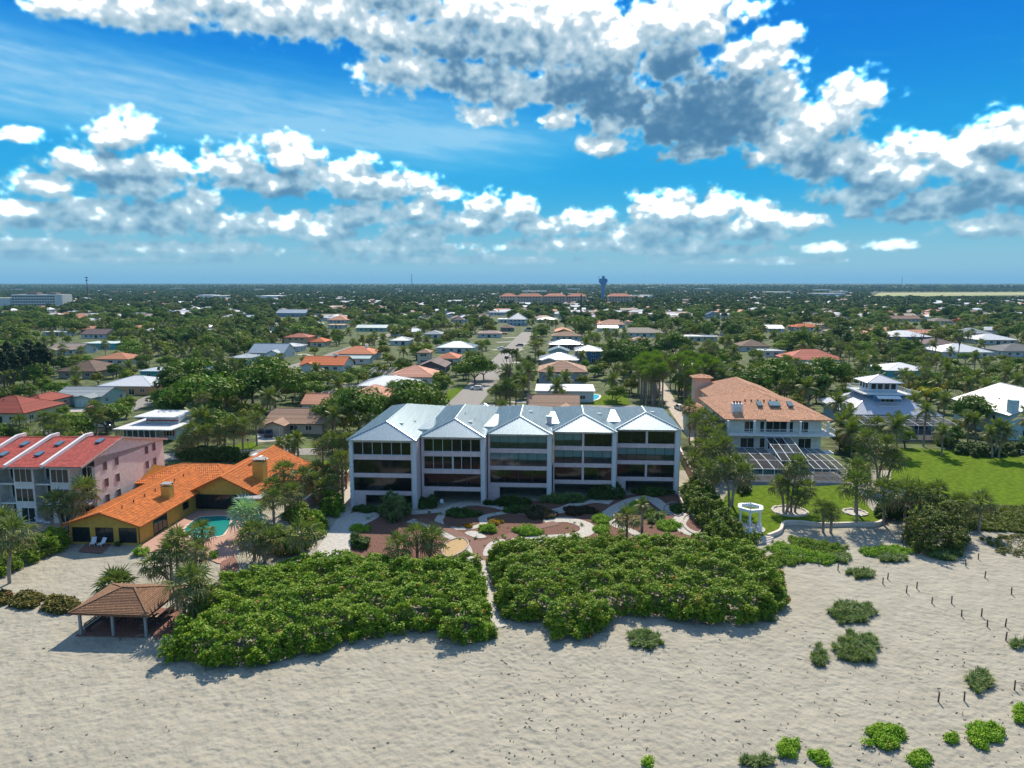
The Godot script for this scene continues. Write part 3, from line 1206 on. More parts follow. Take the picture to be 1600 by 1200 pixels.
func make_walls() -> void:
	var pink := mat("pink_wall", Color(0.60, 0.40, 0.35), 0.9, 0.0, "mottle", 3.0, "rough", 0.3)
	var cap := mat("wall_cap", Color(0.62, 0.55, 0.48), 0.85)
	for d in [
		["garden_wall", [[474, 800], [505, 778], [540, 758], [556, 738]], 1.9, "pink stucco wall stepping past palms on the yellow house's side of the condominium"],
		["garden_wall", [[1096, 772], [1079, 748], [1066, 722], [1056, 700], [1050, 676]], 1.8, "pink stucco wall between the condominium and the palms by the mansion"]]:
		var p := pixels(d[1])
		var root := thing(d[0], d[3], "wall", p[0])
		for i in p.size() - 1:
			var a: Vector3 = p[i] - p[0]
			var b: Vector3 = p[i + 1] - p[0]
			var m := mb()
			var c := mb()
			var high: float = d[2]
			m.bar(a + Vector3(0, high / 2, 0), b + Vector3(0, high / 2, 0), 0.24, high)
			c.bar(a + Vector3(0, high + 0.05, 0), b + Vector3(0, high + 0.05, 0), 0.34, 0.1)
			part(root, "wall_section", m.mesh(), pink)
			part(root, "coping", c.mesh(), cap)
			var q := mb()
			q.box(a + Vector3(-0.22, -0.05, -0.22), a + Vector3(0.22, high + 0.25, 0.22))
			part(root, "pier", q.mesh(), pink)
	var low := thing("garden_kerb", "low pale concrete kerb curving down beside the condominium garden", "kerb", gp(1058, 772))
	var km := ribbon_mesh(smooth_loop(_rel(pixels([[1058, 770], [1068, 790], [1082, 806], [1100, 818]]), low.position), false), 0.22, 0.42, 0.42)
	part(low, "kerb_stone", km, cap)


func _rel(p: Array, o: Vector3) -> Array:
	var out := []
	for q in p:
		out.append(q - o)
	return out


func railing(parent: Node, a: Vector3, b: Vector3, high: float, gap: float, m: Material, called := "railing") -> void:
	var r := mb()
	r.bar(a + Vector3(0, high, 0), b + Vector3(0, high, 0), 0.08, 0.07)
	r.bar(a + Vector3(0, 0.12, 0), b + Vector3(0, 0.12, 0), 0.05, 0.05)
	var rail := part(parent, called, r.mesh(), m)
	var n := int((b - a).length() / gap)
	var bal := mb()
	for i in n + 1:
		var q := a.lerp(b, float(i) / n)
		bal.bar(q, q + Vector3(0, high, 0), 0.035)
	part(rail, "balusters", bal.mesh(), m).set_meta("kind", "stuff")


func make_yellow_house() -> void:
	var root := thing("yellow_house", "sprawling single-storey yellow house under bright orange tile roofs beside a pool", "house", Vector3(-56.5, 0.1, -94.6), YAW)
	refs.append([root.position, "the yellow house with orange tiles"])
	boxes.append([Vector3(-56, 0, -107), 6.5, 14.0, YAW])
	boxes.append([Vector3(-46, 0, -121), 10.5, 12.0, YAW])
	boxes.append([Vector3(-56, 0, -120), 9.0, 6.0, YAW])
	var wall := mat("ochre_stucco", Color(0.56, 0.36, 0.07), 0.9, 0.0, "soft", 4.0, "rough", 0.25)
	var tiles := mat("orange_tile", Color.WHITE, 0.85, 0.0, "mottle", 4.0)
	var orange := Color(0.80, 0.23, 0.04)
	var trim := mat("dark_brown_trim", Color(0.06, 0.03, 0.02), 0.7)
	var brown := mat("bronze_frame", Color(0.02, 0.014, 0.01), 0.5)
	var e := 2.9
	var wings := [[-5.0, 5.0, -23.0, 0.0, 0.33, "z"], [4.2, 15.0, -36.0, -15.6, 0.48, "z"], [-7.4, 9.0, -30.5, -20.5, 0.36, "x"], [14.6, 20.5, -33.0, -24.0, 0.4, "x"]]
	for i in wings.size():
		var g: Array = wings[i]
		var m := mb()
		var over := 0.65
		var high: float = e + ((g[1] - g[0]) if g[5] == "z" else (g[3] - g[2])) / 2 * g[4]
		gable_walls(m, g[0], g[1], g[2], g[3], e, high, g[5])
		part(root, "wall", m.mesh(), wall)
		var r := mb()
		if g[5] == "z":
			gable_roof(r, g[0] - over, g[1] + over, g[2] - over, g[3] + over, e - over * g[4] + 0.1, g[4], "barrel", orange, "z", 0.36, 0.5)
		else:
			hip_roof(r, g[0] - over, g[1] + over, g[2] - over, g[3] + over, e - over * g[4] + 0.1 + 0.02 * i, g[4], "barrel", orange, "x", 0.36, 0.5)
		part(root, "roof", r.mesh(), tiles)
	# the three large windows of the near gable
	for x in [-3.35, 0.0, 3.35]:
		window(root, Vector3(x, 0.25, 0.02), 2.5, 2.1, 0, 2, "window", brown)
	window(root, Vector3(5.02, 0.1, -5.2), 3.6, 2.2, 90, 3, "sliding_door", brown)
	window(root, Vector3(5.02, 1.1, -12.4), 1.6, 1.1, 90, 2, "window", brown)
	window(root, Vector3(9.2, 0.1, -15.58), 8.4, 2.4, 0, 6, "sliding_door", brown)
	for s in [[-5.05, 0.12], [5.05, 0.12]]:
		var dm := mb()
		dm.tube(Vector3(s[0], 0, s[1]), Vector3(s[0], 2.7, s[1]), 0.06, 0.06, 6)
		part(root, "downpipe", dm.mesh(), trim)
	# chimneys
	for c in [[3.3, -10.6, 3.2, 5.3, 1.35], [13.4, -21.0, 3.2, 6.7, 1.8]]:
		var cm := mb()
		cm.box(Vector3(c[0] - c[4] / 2, c[2], c[1] - c[4] / 2), Vector3(c[0] + c[4] / 2, c[3], c[1] + c[4] / 2))
		var ch := part(root, "chimney", cm.mesh(), wall)
		var cap := mb()
		for k in 4:
			var sx := -1.0 if k % 2 == 0 else 1.0
			var sz := -1.0 if k < 2 else 1.0
			cap.box(Vector3(c[0] + sx * c[4] * 0.42 - 0.07, c[3], c[1] + sz * c[4] * 0.42 - 0.07), Vector3(c[0] + sx * c[4] * 0.42 + 0.07, c[3] + 0.35, c[1] + sz * c[4] * 0.42 + 0.07))
		cap.box(Vector3(c[0] - c[4] * 0.54, c[3] + 0.35, c[1] - c[4] * 0.54), Vector3(c[0] + c[4] * 0.54, c[3] + 0.45, c[1] + c[4] * 0.54))
		part(ch, "chimney_cap", cap.mesh(), mat("grey_cap", Color(0.25, 0.25, 0.25), 0.6))
	var canopy := mb()
	canopy.box(Vector3(12.4, 2.55, -17.4), Vector3(16.6, 2.72, -13.2))
	part(root, "flat_canopy", canopy.mesh(), mat("grey_canopy", Color(0.42, 0.42, 0.44), 0.7, 0.0, "mottle", 2.0))
	var store := mb()
	store.box(Vector3(13.0, 0, -17.0), Vector3(16.0, 2.54, -13.8))
	part(root, "wall", store.mesh(), wall)
	for k in 3:
		var sk := mb()
		var a := Vector3(10.6 + 0.9 * k, 6.6 - 0.42 * k, -26.5)
		sk.bar(a, a + Vector3(0, 0, 1.8), 0.5, 0.18)
		part(root, "skylight", sk.mesh(), mat("skylight_white", Color(0.75, 0.75, 0.72), 0.4))
	for k in 7:
		var vt := mb()
		var vz := -2.5 - 2.8 * k
		vt.tube(Vector3(1.2, 4.0, vz), Vector3(1.2, 4.75, vz), 0.08, 0.08, 6)
		part(root, "roof_vent", vt.mesh(), trim)

	# pool deck and pool
	var brick := mat("deck_brick", Color(0.46, 0.22, 0.16), 0.9, 0.0, "strong", 0.9, "rough", 0.5)
	structure("pool_deck", sheet_mesh(pixels([[211, 864], [222, 852], [305, 800], [378, 796], [400, 815], [372, 850], [366, 884], [340, 880], [300, 862], [250, 862]], 0.1), 0.13), mat("deck_pink", Color(0.56, 0.33, 0.25), 0.9, 0.0, "mottle", 0.8, "rough", 0.4))
	structure("brick_terrace", sheet_mesh(pixels([[122, 862], [140, 845], [177, 846], [158, 865]], 0.1), 0.134), brick)
	structure("brick_walk", sheet_mesh(pixels([[345, 878], [366, 868], [374, 885], [362, 905], [345, 903]], 0.1), 0.136), brick)
	var outline := smooth_loop(pixels([[287, 830], [304, 812], [322, 807], [358, 807], [360, 820], [352, 834], [345, 838], [332, 840], [312, 846]], 0.13))
	var pool := thing("swimming_pool", "turquoise kidney-shaped swimming pool in the yellow house's pink deck", "pool", gp(325, 825))
	var rel := _rel(outline, pool.position)
	part(pool, "water", sheet_mesh(rel, 0.155), mat("pool_water", Color(0.02, 0.30, 0.26), 0.08, 0.0, "fine", 3.0, "rough", 0.06))
	var loop := rel.duplicate()
	loop.append(rel[0])
	part(pool, "coping", ribbon_mesh(loop, 0.35, 0.18, 0.05), mat("pool_coping", Color(0.6, 0.42, 0.34), 0.8))
	# two loungers on the terrace, one by the wall
	for q in [[146, 852, 10.0, "blue-white reclining chair on the brick terrace before the yellow gable, by the middle pier"], [160, 853, -12.0, "blue-white reclining chair on the brick terrace before the yellow gable, farther from the hedge"], [236, 836, 40.0, "blue-white reclining chair by the yellow house's sliding door on the pool deck"]]:
		lounger(gp(q[0], q[1], 0.14), q[2], q[3])
	for q in [[62, 818, 80.0, "white sun lounger on the townhouse patio beside the lawn"], [72, 820, 95.0, "white sun lounger on the townhouse patio by the palm trunk"]]:
		lounger(gp(q[0], q[1], 0.14), q[2], q[3])


func lounger(at: Vector3, turn: float, label: String) -> void:
	var t := thing("lounge_chair", label, "chair", at, turn, "outdoor lounge chairs")
	var white := mat("resin_white", Color(0.6, 0.66, 0.72), 0.5)
	var s := mb()
	s.bar(Vector3(0, 0.38, 0.6), Vector3(0, 0.42, -0.15), 0.62, 0.06)
	part(t, "seat", s.mesh(), white)
	var b := mb()
	b.bar(Vector3(0, 0.43, -0.15), Vector3(0, 1.0, -0.6), 0.62, 0.06)
	part(t, "backrest", b.mesh(), white)
	for k in 4:
		var l := mb()
		var x := -0.28 if k % 2 == 0 else 0.28
		var z := -0.25 if k < 2 else 0.5
		l.tube(Vector3(x, 0, z), Vector3(x, 0.4, z), 0.025, 0.025, 5)
		part(t, "leg", l.mesh(), white)


func make_townhouses() -> void:
	var root := thing("townhouse_row", "three-storey pale pink townhouse row under red tile roofs with skylights", "building", Vector3(-63.4, 0.1, -105), YAW)
	refs.append([root.position + Vector3(-8, 0, 0), "the red-roofed townhouses"])
	boxes.append([Vector3(-75, 0, -114), 12.5, 12.5, YAW])
	var wall := mat("townhouse_pink", Color(0.73, 0.69, 0.64), 0.9, 0.0, "soft", 5.0, "rough", 0.2)
	var white := mat("trim_white", Color(0.72, 0.72, 0.70), 0.7)
	var tiles := mat("red_tile", Color.WHITE, 0.8, 0.0, "mottle", 4.0)
	var red := Color(0.50, 0.065, 0.055)
	var w := 5.7
	var slope := 0.21
	var ez := 3.4
	var eh := 9.05
	var rz := -7.2
	var rh := eh + (ez - rz) * slope
	for i in 4:
		var x1 := -i * w
		var x0 := x1 - w
		var sh := -0.12 * i
		# body
		var b := mb()
		b.box(Vector3(x0, -0.1, -19.0), Vector3(x1, 8.2, 0.0))
		for x in ([x0, x1] if i == 0 else [x0]):
			# gable ends above the body
			b.quad(Vector3(x, 8.2, -19.0), Vector3(x, 8.2, 0), Vector3(x, 9.6 + sh, 0), Vector3(x, 9.6 + sh, -0.01))
			b.tri(Vector3(x, 8.2, -19.0), Vector3(x, 8.2, 0.0), Vector3(x, rh - 0.15 + sh, rz))
			b.tri(Vector3(x, 8.2, 0.0), Vector3(x, 9.6 + sh, 0.0), Vector3(x, rh - 0.15 + sh, rz))
		part(root, "wall", b.mesh(), wall)
		# the front bay with its windows
		var f := mb()
		var bx0 := x0 + 0.15
		var bx1 := x0 + 3.3
		f.box(Vector3(bx0, -0.1, 0.0), Vector3(bx1, 9.0 + sh, 2.2))
		part(root, "bay_wall", f.mesh(), wall)
		var bxm := (bx0 + bx1) / 2
		window(root, Vector3(bxm, 6.3, 2.22), 2.8, 2.1, 0, 3)
		window(root, Vector3(bxm, 3.3, 2.22), 2.8, 2.1, 0, 3)
		window(root, Vector3(bxm + 0.3, 0.1, 2.22), 2.2, 2.3, 0, 2, "door")
		# balconies in the recess
		for y in [3.0, 6.0]:
			var s := mb()
			s.box(Vector3(bx1, y - 0.2, 0.0), Vector3(x1 - 0.12, y, 1.9))
			part(root, "balcony", s.mesh(), white)
			railing(root, Vector3(bx1 + 0.05, y, 1.85), Vector3(x1 - 0.15, y, 1.85), 1.0, 0.25, mat("rail_grey", Color(0.2, 0.2, 0.2), 0.5))
		for y in [0.1, 3.1, 6.1]:
			window(root, Vector3((bx1 + x1) / 2, y, 0.02), 1.7, 2.2, 0, 2, "balcony_door")
		# roof
		var r := mb()
		roof_plane(r, [Vector3(x0 + 0.2, eh + sh, ez), Vector3(x1 - (0.2 if i else -0.3), eh + sh, ez), Vector3(x1 - (0.2 if i else -0.3), rh + sh, rz), Vector3(x0 + 0.2, rh + sh, rz)], "barrel", red, 0.28, 0.34, 0.42)
		roof_plane(r, [Vector3(x1 + 0.3, 8.2 + sh, -20.0), Vector3(x0 + 0.2, 8.2 + sh, -20.0), Vector3(x0 + 0.2, rh + sh, rz), Vector3(x1 + 0.3, rh + sh, rz)], "barrel", red, 0.28, 0.34, 0.42)
		r.col = red
		r.bar(Vector3(x0 + 0.2, rh + sh + 0.05, rz), Vector3(x1 + 0.2, rh + sh + 0.05, rz), 0.26, 0.15)
		r.col = Color(0.5, 0.4, 0.36)
		r.box(Vector3(x0 + 0.2, eh + sh - 0.25, ez - 0.12), Vector3(x1, eh + sh - 0.03, ez - 0.02))
		r.quad(Vector3(x0 + 0.2, eh + sh - 0.2, ez - 0.05), Vector3(x0 + 0.2, rh + sh - 0.2, rz), Vector3(x1, rh + sh - 0.2, rz), Vector3(x1, eh + sh - 0.2, ez - 0.05))
		if i == 0:
			r.bar(Vector3(0.32, eh - 0.08, ez), Vector3(0.32, rh - 0.02, rz), 0.12, 0.3)
			r.bar(Vector3(0.32, 8.1, -20.0), Vector3(0.32, rh - 0.02, rz), 0.12, 0.3)
		var roof := part(root, "roof", r.mesh(), tiles)
		for k in ([0, 1] if i > 0 else [0]):
			var sk := mb()
			var sx := x0 + (3.0 if k == 0 else 2.4)
			var sz := -4.3 if k == 0 else -0.6
			if i == 0:
				sx = x0 + 3.4
				sz = -5.2
			var sy := eh + sh + (ez - sz) * slope
			sk.bar(Vector3(sx, sy + 0.12, sz + 0.7), Vector3(sx, sy + 0.12 + 1.4 * slope, sz - 0.7), 0.9, 0.2)
			part(roof, "skylight", sk.mesh(), mat("skylight_glass", Color(0.12, 0.2, 0.24), 0.15))
		# parapet between the roofs
		var p := mb()
		p.bar(Vector3(x0, eh + sh + 0.12, ez + 0.1), Vector3(x0, rh + sh + 0.3, rz + 0.6), 0.4, 0.5)
		p.bar(Vector3(x0, rh + sh + 0.3, rz + 0.6), Vector3(x0, rh + sh + 0.25, rz - 1.2), 0.4, 0.5)
		part(root, "parapet", p.mesh(), white)
	# windows of the long end wall
	var shutter := mat("shutter_mauve", Color(0.10, 0.075, 0.08), 0.8)
	for q in [[654, 352], [727, 322], [665, 455], [735, 425], [914, 252], [960, 232], [919, 345], [966, 325], [672, 555], [742, 522]]:
		var c := on_plane(root, q[0] / 4.0, 640 + q[1] / 4.0, 0, 0.0)
		window(root, Vector3(0.02, c.y - 0.7, c.z), 1.05, 1.4, 90, 1, "window", mat("window_trim_pink", Color(0.4, 0.3, 0.28), 0.8), shutter)
	structure("patio", sheet_mesh(pixels([[20, 835], [40, 815], [110, 806], [115, 822], [60, 832]], 0.1), 0.15), mat("patio_tan", Color(0.5, 0.38, 0.28), 0.9, 0.0, "mottle", 2.0))


func cage(root: Node, name_of: String, x0: float, x1: float, z0: float, z1: float, low: float, high: float, nx: int, nz: int, frame: Material, screen: Material, bend := 0.0) -> void:
	# a screened pool cage: framed roof rising to the back, framed front and sides
	var f := mb()
	var pt := func(i: float, j: float) -> Vector3:
		var t := j / nz
		var rise := lerpf(low, high, pow(t, 1.0 - bend))
		return Vector3(lerpf(x0, x1, i / nx), rise, lerpf(z1, z0, t))
	for i in nx + 1:
		for j in nz:
			f.bar(pt.call(i, j), pt.call(i, j + 1), 0.09, 0.09)
		f.bar(Vector3(pt.call(i, 0).x, 0, z1), pt.call(i, 0), 0.1)
	for j in nz + 1:
		f.bar(pt.call(0, j), pt.call(nx, j), 0.08, 0.08)
	for side in [0, nx]:
		for j in nz + 1:
			var p: Vector3 = pt.call(side, j)
			f.bar(Vector3(p.x, 0, p.z), p, 0.1)
	f.bar(Vector3(x0, 1.0, z1), Vector3(x1, 1.0, z1), 0.07)
	var fr := part(root, name_of, f.mesh(), frame)
	var off := Vector3(0, -0.03, 0)
	for i in nx:
		for j in nz:
			var s := mb()
			s.quad(pt.call(i, j) + off, pt.call(i + 1, j) + off, pt.call(i + 1, j + 1) + off, pt.call(i, j + 1) + off)
			part(fr, "screen", s.mesh(), screen)
		var g := mb()
		var a: Vector3 = pt.call(i, 0)
		var b: Vector3 = pt.call(i + 1, 0)
		g.quad(Vector3(a.x, 0, z1 - 0.02), Vector3(b.x, 0, z1 - 0.02), Vector3(b.x, b.y, z1 - 0.02), Vector3(a.x, a.y, z1 - 0.02))
		part(fr, "screen", g.mesh(), screen)


func screen_mat() -> StandardMaterial3D:
	if mats.has("insect_screen"):
		return mats["insect_screen"]
	var m := StandardMaterial3D.new()
	m.resource_name = "insect_screen"
	m.albedo_color = Color(0.10, 0.11, 0.13, 0.55)
	m.roughness = 0.9
	m.transparency = BaseMaterial3D.TRANSPARENCY_ALPHA
	m.cull_mode = BaseMaterial3D.CULL_DISABLED
	mats["insect_screen"] = m
	return m


func make_mansion() -> void:
	var root := thing("beach_mansion", "two-storey cream mansion with salmon tile hip roof, balcony and screened pool cages", "house", Vector3(53.2, 0.5, -141.0), YAW)
	refs.append([root.position, "the salmon-roofed mansion"])
	boxes.append([Vector3(55, 0, -150), 12.5, 28.0, YAW])
	views.append([1106, 588, 1302, 660, -141.0])
	var wall := mat("cream_stucco", Color(0.68, 0.70, 0.60), 0.9, 0.0, "soft", 6.0, "rough", 0.2)
	var white := mat("trim_white", Color(0.72, 0.72, 0.70), 0.7)
	var tiles := mat("salmon_tile", Color.WHITE, 0.85, 0.0, "mottle", 5.0)
	var salmon := Color(0.76, 0.39, 0.225)
	var wm := mb()
	wm.box(Vector3(-9.2, -0.5, -24.0), Vector3(9.2, 2.0, 0.0))
	wm.box(Vector3(-9.2, 2.0, -24.0), Vector3(9.2, 8.3, 0.0))
	wm.box(Vector3(-6.5, -0.5, -44.0), Vector3(8.6, 8.3, -24.0))
	part(root, "wall", wm.mesh(), wall)
	var r := mb()
	hip_roof(r, -10.3, 11.0, -26.0, 1.0, 8.3, 0.34, "barrel", salmon, "z", 0.34, 0.42)
	hip_roof(r, -7.6, 9.8, -46.0, -15.0, 8.45, 0.40, "barrel", salmon, "z", 0.34, 0.42)
	roof_plane(r, [Vector3(-2.2, 8.1, 1.8), Vector3(2.4, 8.1, 1.8), Vector3(2.4, 8.9, -0.4), Vector3(-2.2, 8.9, -0.4)], "barrel", salmon, 0.12, 0.34, 0.42)
	var roof := part(root, "roof", r.mesh(), tiles)
	# low roof on the left with a tower chimney behind
	var lw := mb()
	hip_roof(lw, -12.6, -6.2, -36.0, -27.5, 4.6, 0.4, "barrel", salmon, "", 0.34, 0.42)
	part(root, "roof", lw.mesh(), tiles)
	var lb := mb()
	lb.box(Vector3(-12.0, -0.5, -35.5), Vector3(-6.6, 4.5, -28.0))
	part(root, "wall", lb.mesh(), wall)
	var tower := mb()
	tower.box(Vector3(-8.4, -0.5, -44.5), Vector3(-4.4, 11.2, -40.5))
	part(root, "tower", tower.mesh(), mat("peach_stucco", Color(0.62, 0.42, 0.32), 0.9))
	var tr := mb()
	hip_roof(tr, -9.0, -3.8, -45.1, -39.9, 11.2, 0.3, "barrel", salmon, "", 0.34, 0.42)
	part(root, "roof", tr.mesh(), tiles)
	# chimney with its round medallion
	var cm := mb()
	cm.box(Vector3(-8.1, 8.0, -3.4), Vector3(-6.1, 11.0, -1.9))
	var ch := part(root, "chimney", cm.mesh(), white)
	var med := mb()
	for k in 20:
		var t0 := TAU * k / 20
		var t1 := TAU * (k + 1) / 20
		med.bar(Vector3(-7.1 + 0.55 * cos(t0), 9.7 + 0.55 * sin(t0), -1.86), Vector3(-7.1 + 0.55 * cos(t1), 9.7 + 0.55 * sin(t1), -1.86), 0.14, 0.12)
	part(ch, "medallion", med.mesh(), wall)
	var cc := mb()
	for k in 3:
		cc.tube(Vector3(-7.7 + 0.6 * k, 11.0, -2.65), Vector3(-7.7 + 0.6 * k, 11.5, -2.65), 0.2, 0.24, 8)
	part(ch, "chimney_pot", cc.mesh(), mat("clay_pot", Color(0.3, 0.12, 0.07), 0.8))
	# skylights
	for q in [[-2.0, 1.0], [1.0, 2.2], [4.2, 1.0]]:
		var sk := mb()
		var sy := 8.3 + 0.34 * (1.0 + 4.6) + 0.1
		sk.bar(Vector3(q[0], sy, -3.7), Vector3(q[0], sy + 0.34 * 1.9, -5.6), q[1], 0.3)
		part(roof, "skylight", sk.mesh(), mat("skylight_glass", Color(0.12, 0.2, 0.24), 0.15))
	for k in 6:
		var vm := mb()
		var q := Vector3(-4.5 + 1.3 * k, 8.3 + 0.34 * 7.6, -6.4)
		vm.box(q - Vector3(0.15, 0.2, 0.15), q + Vector3(0.15, 0.35, 0.15))
		part(roof, "vent", vm.mesh(), mat("clay_pot", Color(0.3, 0.12, 0.07), 0.8))
	# floors, balcony
	var bal := mb()
	bal.box(Vector3(-11.0, 5.2, -20.0), Vector3(11.2, 5.5, 2.2))
	part(root, "balcony_slab", bal.mesh(), white)
	railing(root, Vector3(-10.9, 5.5, 2.1), Vector3(11.1, 5.5, 2.1), 1.05, 0.35, white)
	railing(root, Vector3(-10.9, 5.5, -20.0), Vector3(-10.9, 5.5, 2.1), 1.05, 0.35, white)
	railing(root, Vector3(11.1, 5.5, -20.0), Vector3(11.1, 5.5, 2.1), 1.05, 0.35, white)
	var ter := mb()
	ter.box(Vector3(-10.0, 1.7, 0.0), Vector3(11.0, 2.0, 2.4))
	part(root, "terrace_slab", ter.mesh(), white)
	for x in [-9.8, -4.6, 4.4, 9.8]:
		var pm := mb()
		pm.box(Vector3(x - 0.2, 5.5, 1.6), Vector3(x + 0.2, 8.2, 2.0))
		part(root, "column", pm.mesh(), white)
	for q in [[-5.1, 2.1, 2], [-2.6, 0.9, 1], [0.25, 4.2, 3], [3.2, 0.8, 1], [5.6, 2.0, 2]]:
		window(root, Vector3(q[0], 5.6, 0.02), q[1], 2.2, 0, q[2], "balcony_door")
	for q in [[-5.4, 2.8, 2], [-2.4, 1.1, 1], [6.0, 2.6, 2], [0.4, 3.4, 3]]:
		window(root, Vector3(q[0], 2.1, 0.02), q[1], 2.3, 0, q[2], "door")
	for z in [-4.0, -9.0, -14.0, -19.0]:
		window(root, Vector3(-9.22, 5.7, z), 1.4, 1.9, -90, 2)
	for z in [-28.0, -31.0, -34.0, -37.0]:
		window(root, Vector3(-6.52, 6.0, z), 1.2, 1.7, -90, 2)
	# cages over the pool terrace
	var al := mat("white_aluminium", Color(0.62, 0.66, 0.68), 0.45)
	cage(root, "cage_frame", -13.0, -2.7, 2.45, 16.4, 2.2, 2.9, 5, 3, al, screen_mat(), 0.6)
	cage(root, "cage_frame", 2.5, 8.0, 2.45, 15.8, 2.2, 2.9, 4, 3, al, screen_mat(), 0.6)
	# the steep screened slope in the middle, under the balcony
	cage(root, "cage_frame", -2.55, 2.35, 2.3, 13.0, 2.9, 5.1, 3, 3, al, screen_mat(), 0.0)
	var deck := mb()
	deck.box(Vector3(-13.0, -0.45, 0.0), Vector3(8.6, 0.06, 17.2))
	part(root, "pool_terrace", deck.mesh(), mat("terrace_grey", Color(0.42, 0.40, 0.38), 0.85, 0.0, "mottle", 3.0))
	var pw := mb()
	pw.box(Vector3(-8.0, 0.0, 5.0), Vector3(4.0, 0.1, 12.0))
	part(root, "pool_water", pw.mesh(), mat("deep_water", Color(0.02, 0.10, 0.13), 0.06))


func make_cupola_house() -> void:
	var root := thing("cupola_house", "pale metal-roofed house crowned by a railed blue cupola with windows", "house", Vector3(94.2, 0.1, -181.0), YAW - 2.0)
	refs.append([root.position, "the house with the blue cupola"])
	boxes.append([root.position, 12.0, 23.0, YAW])
	views.append([1302, 586, 1500, 700, -165.0])
	var wall := mat("pale_blue_wall", Color(0.42, 0.58, 0.64), 0.85, 0.0, "soft", 5.0)
	var blue := mat("cupola_blue", Color(0.13, 0.27, 0.44), 0.8, 0.0, "fine", 2.0)
	var white := mat("trim_white", Color(0.72, 0.72, 0.70), 0.7)
	var metal := mat("pale_metal", Color(0.56, 0.60, 0.68), 0.45, 0.35, "fine", 5.0)
	var m := mb()
	m.box(Vector3(-9.8, -0.2, -10.0), Vector3(9.8, 4.1, 10.0))
	part(root, "wall", m.mesh(), wall)
	var r := mb()
	hip_roof(r, -11.0, 11.0, -11.2, 11.2, 4.1, 0.5, "metal", Color.WHITE, "", 0.5)
	part(root, "roof", r.mesh(), metal)
	var sp := mb()
	sp.bar(Vector3(-8.4, 5.6, -2.0), Vector3(-6.0, 6.8, -2.0), 3.4, 0.1)
	part(root, "solar_panel", sp.mesh(), mat("solar_dark", Color(0.02, 0.025, 0.04), 0.2))
	var k := mb()
	k.box(Vector3(-4.4, 6.0, -4.6), Vector3(4.4, 8.2, 5.0))
	part(root, "tower_base", k.mesh(), blue)
	var d := mb()
	d.box(Vector3(-5.8, 8.2, -5.6), Vector3(5.8, 8.45, 6.0))
	part(root, "deck", d.mesh(), white)
	for s in [[-5.7, 5.9, 5.7, 5.9], [-5.7, -5.5, -5.7, 5.9], [5.7, -5.5, 5.7, 5.9], [-5.7, -5.5, 5.7, -5.5]]:
		railing(root, Vector3(s[0], 8.45, s[1]), Vector3(s[2], 8.45, s[3]), 1.05, 0.3, white)
	var c := mb()
	c.box(Vector3(-3.4, 8.45, -3.4), Vector3(3.4, 11.0, 3.4))
	part(root, "cupola", c.mesh(), mat("cupola_pale", Color(0.36, 0.46, 0.56), 0.8))
	var cr := mb()
	hip_roof(cr, -4.5, 4.5, -4.5, 4.5, 11.0, 0.36, "metal", Color.WHITE, "", 0.5)
	part(root, "cupola_roof", cr.mesh(), metal)
	for i in 4:
		window(root, Vector3(-2.4 + 1.6 * i, 9.2, 3.42), 1.3, 1.6)
	for i in 3:
		window(root, Vector3(-3.42, 9.2, -2.0 + 1.9 * i), 1.4, 1.6, -90)
	# dormer with awning and balcony
	var dm := mb()
	dm.box(Vector3(-3.3, 5.0, 3.0), Vector3(3.3, 8.2, 6.2))
	part(root, "dormer", dm.mesh(), blue)
	window(root, Vector3(0, 5.9, 6.22), 3.2, 2.0, 0, 3, "balcony_door")
	var aw := mb()
	aw.bar(Vector3(0, 8.0, 6.2), Vector3(0, 7.5, 7.8), 5.6, 0.08)
	part(root, "awning", aw.mesh(), white)
	var bs := mb()
	bs.box(Vector3(-2.6, 5.5, 6.2), Vector3(2.6, 5.7, 8.2))
	part(root, "balcony", bs.mesh(), white)
	railing(root, Vector3(-2.6, 5.7, 8.1), Vector3(2.6, 5.7, 8.1), 1.0, 0.25, white)
	for i in 4:
		window(root, Vector3(-7.0 + 4.6 * i, 0.4, 10.02), 3.2, 2.6, 0, 3, "sliding_door")
	cage(root, "cage_frame", -10.5, 10.2, 10.2, 20.5, 3.4, 4.0, 7, 4, mat("white_aluminium", Color(0.62, 0.66, 0.68), 0.45), screen_mat(), 0.35)
	var pd := mb()
	pd.box(Vector3(-10.8, -0.2, 10.0), Vector3(10.5, 0.16, 20.9))
	part(root, "pool_terrace", pd.mesh(), mat("terrace_grey", Color(0.42, 0.40, 0.38), 0.85))


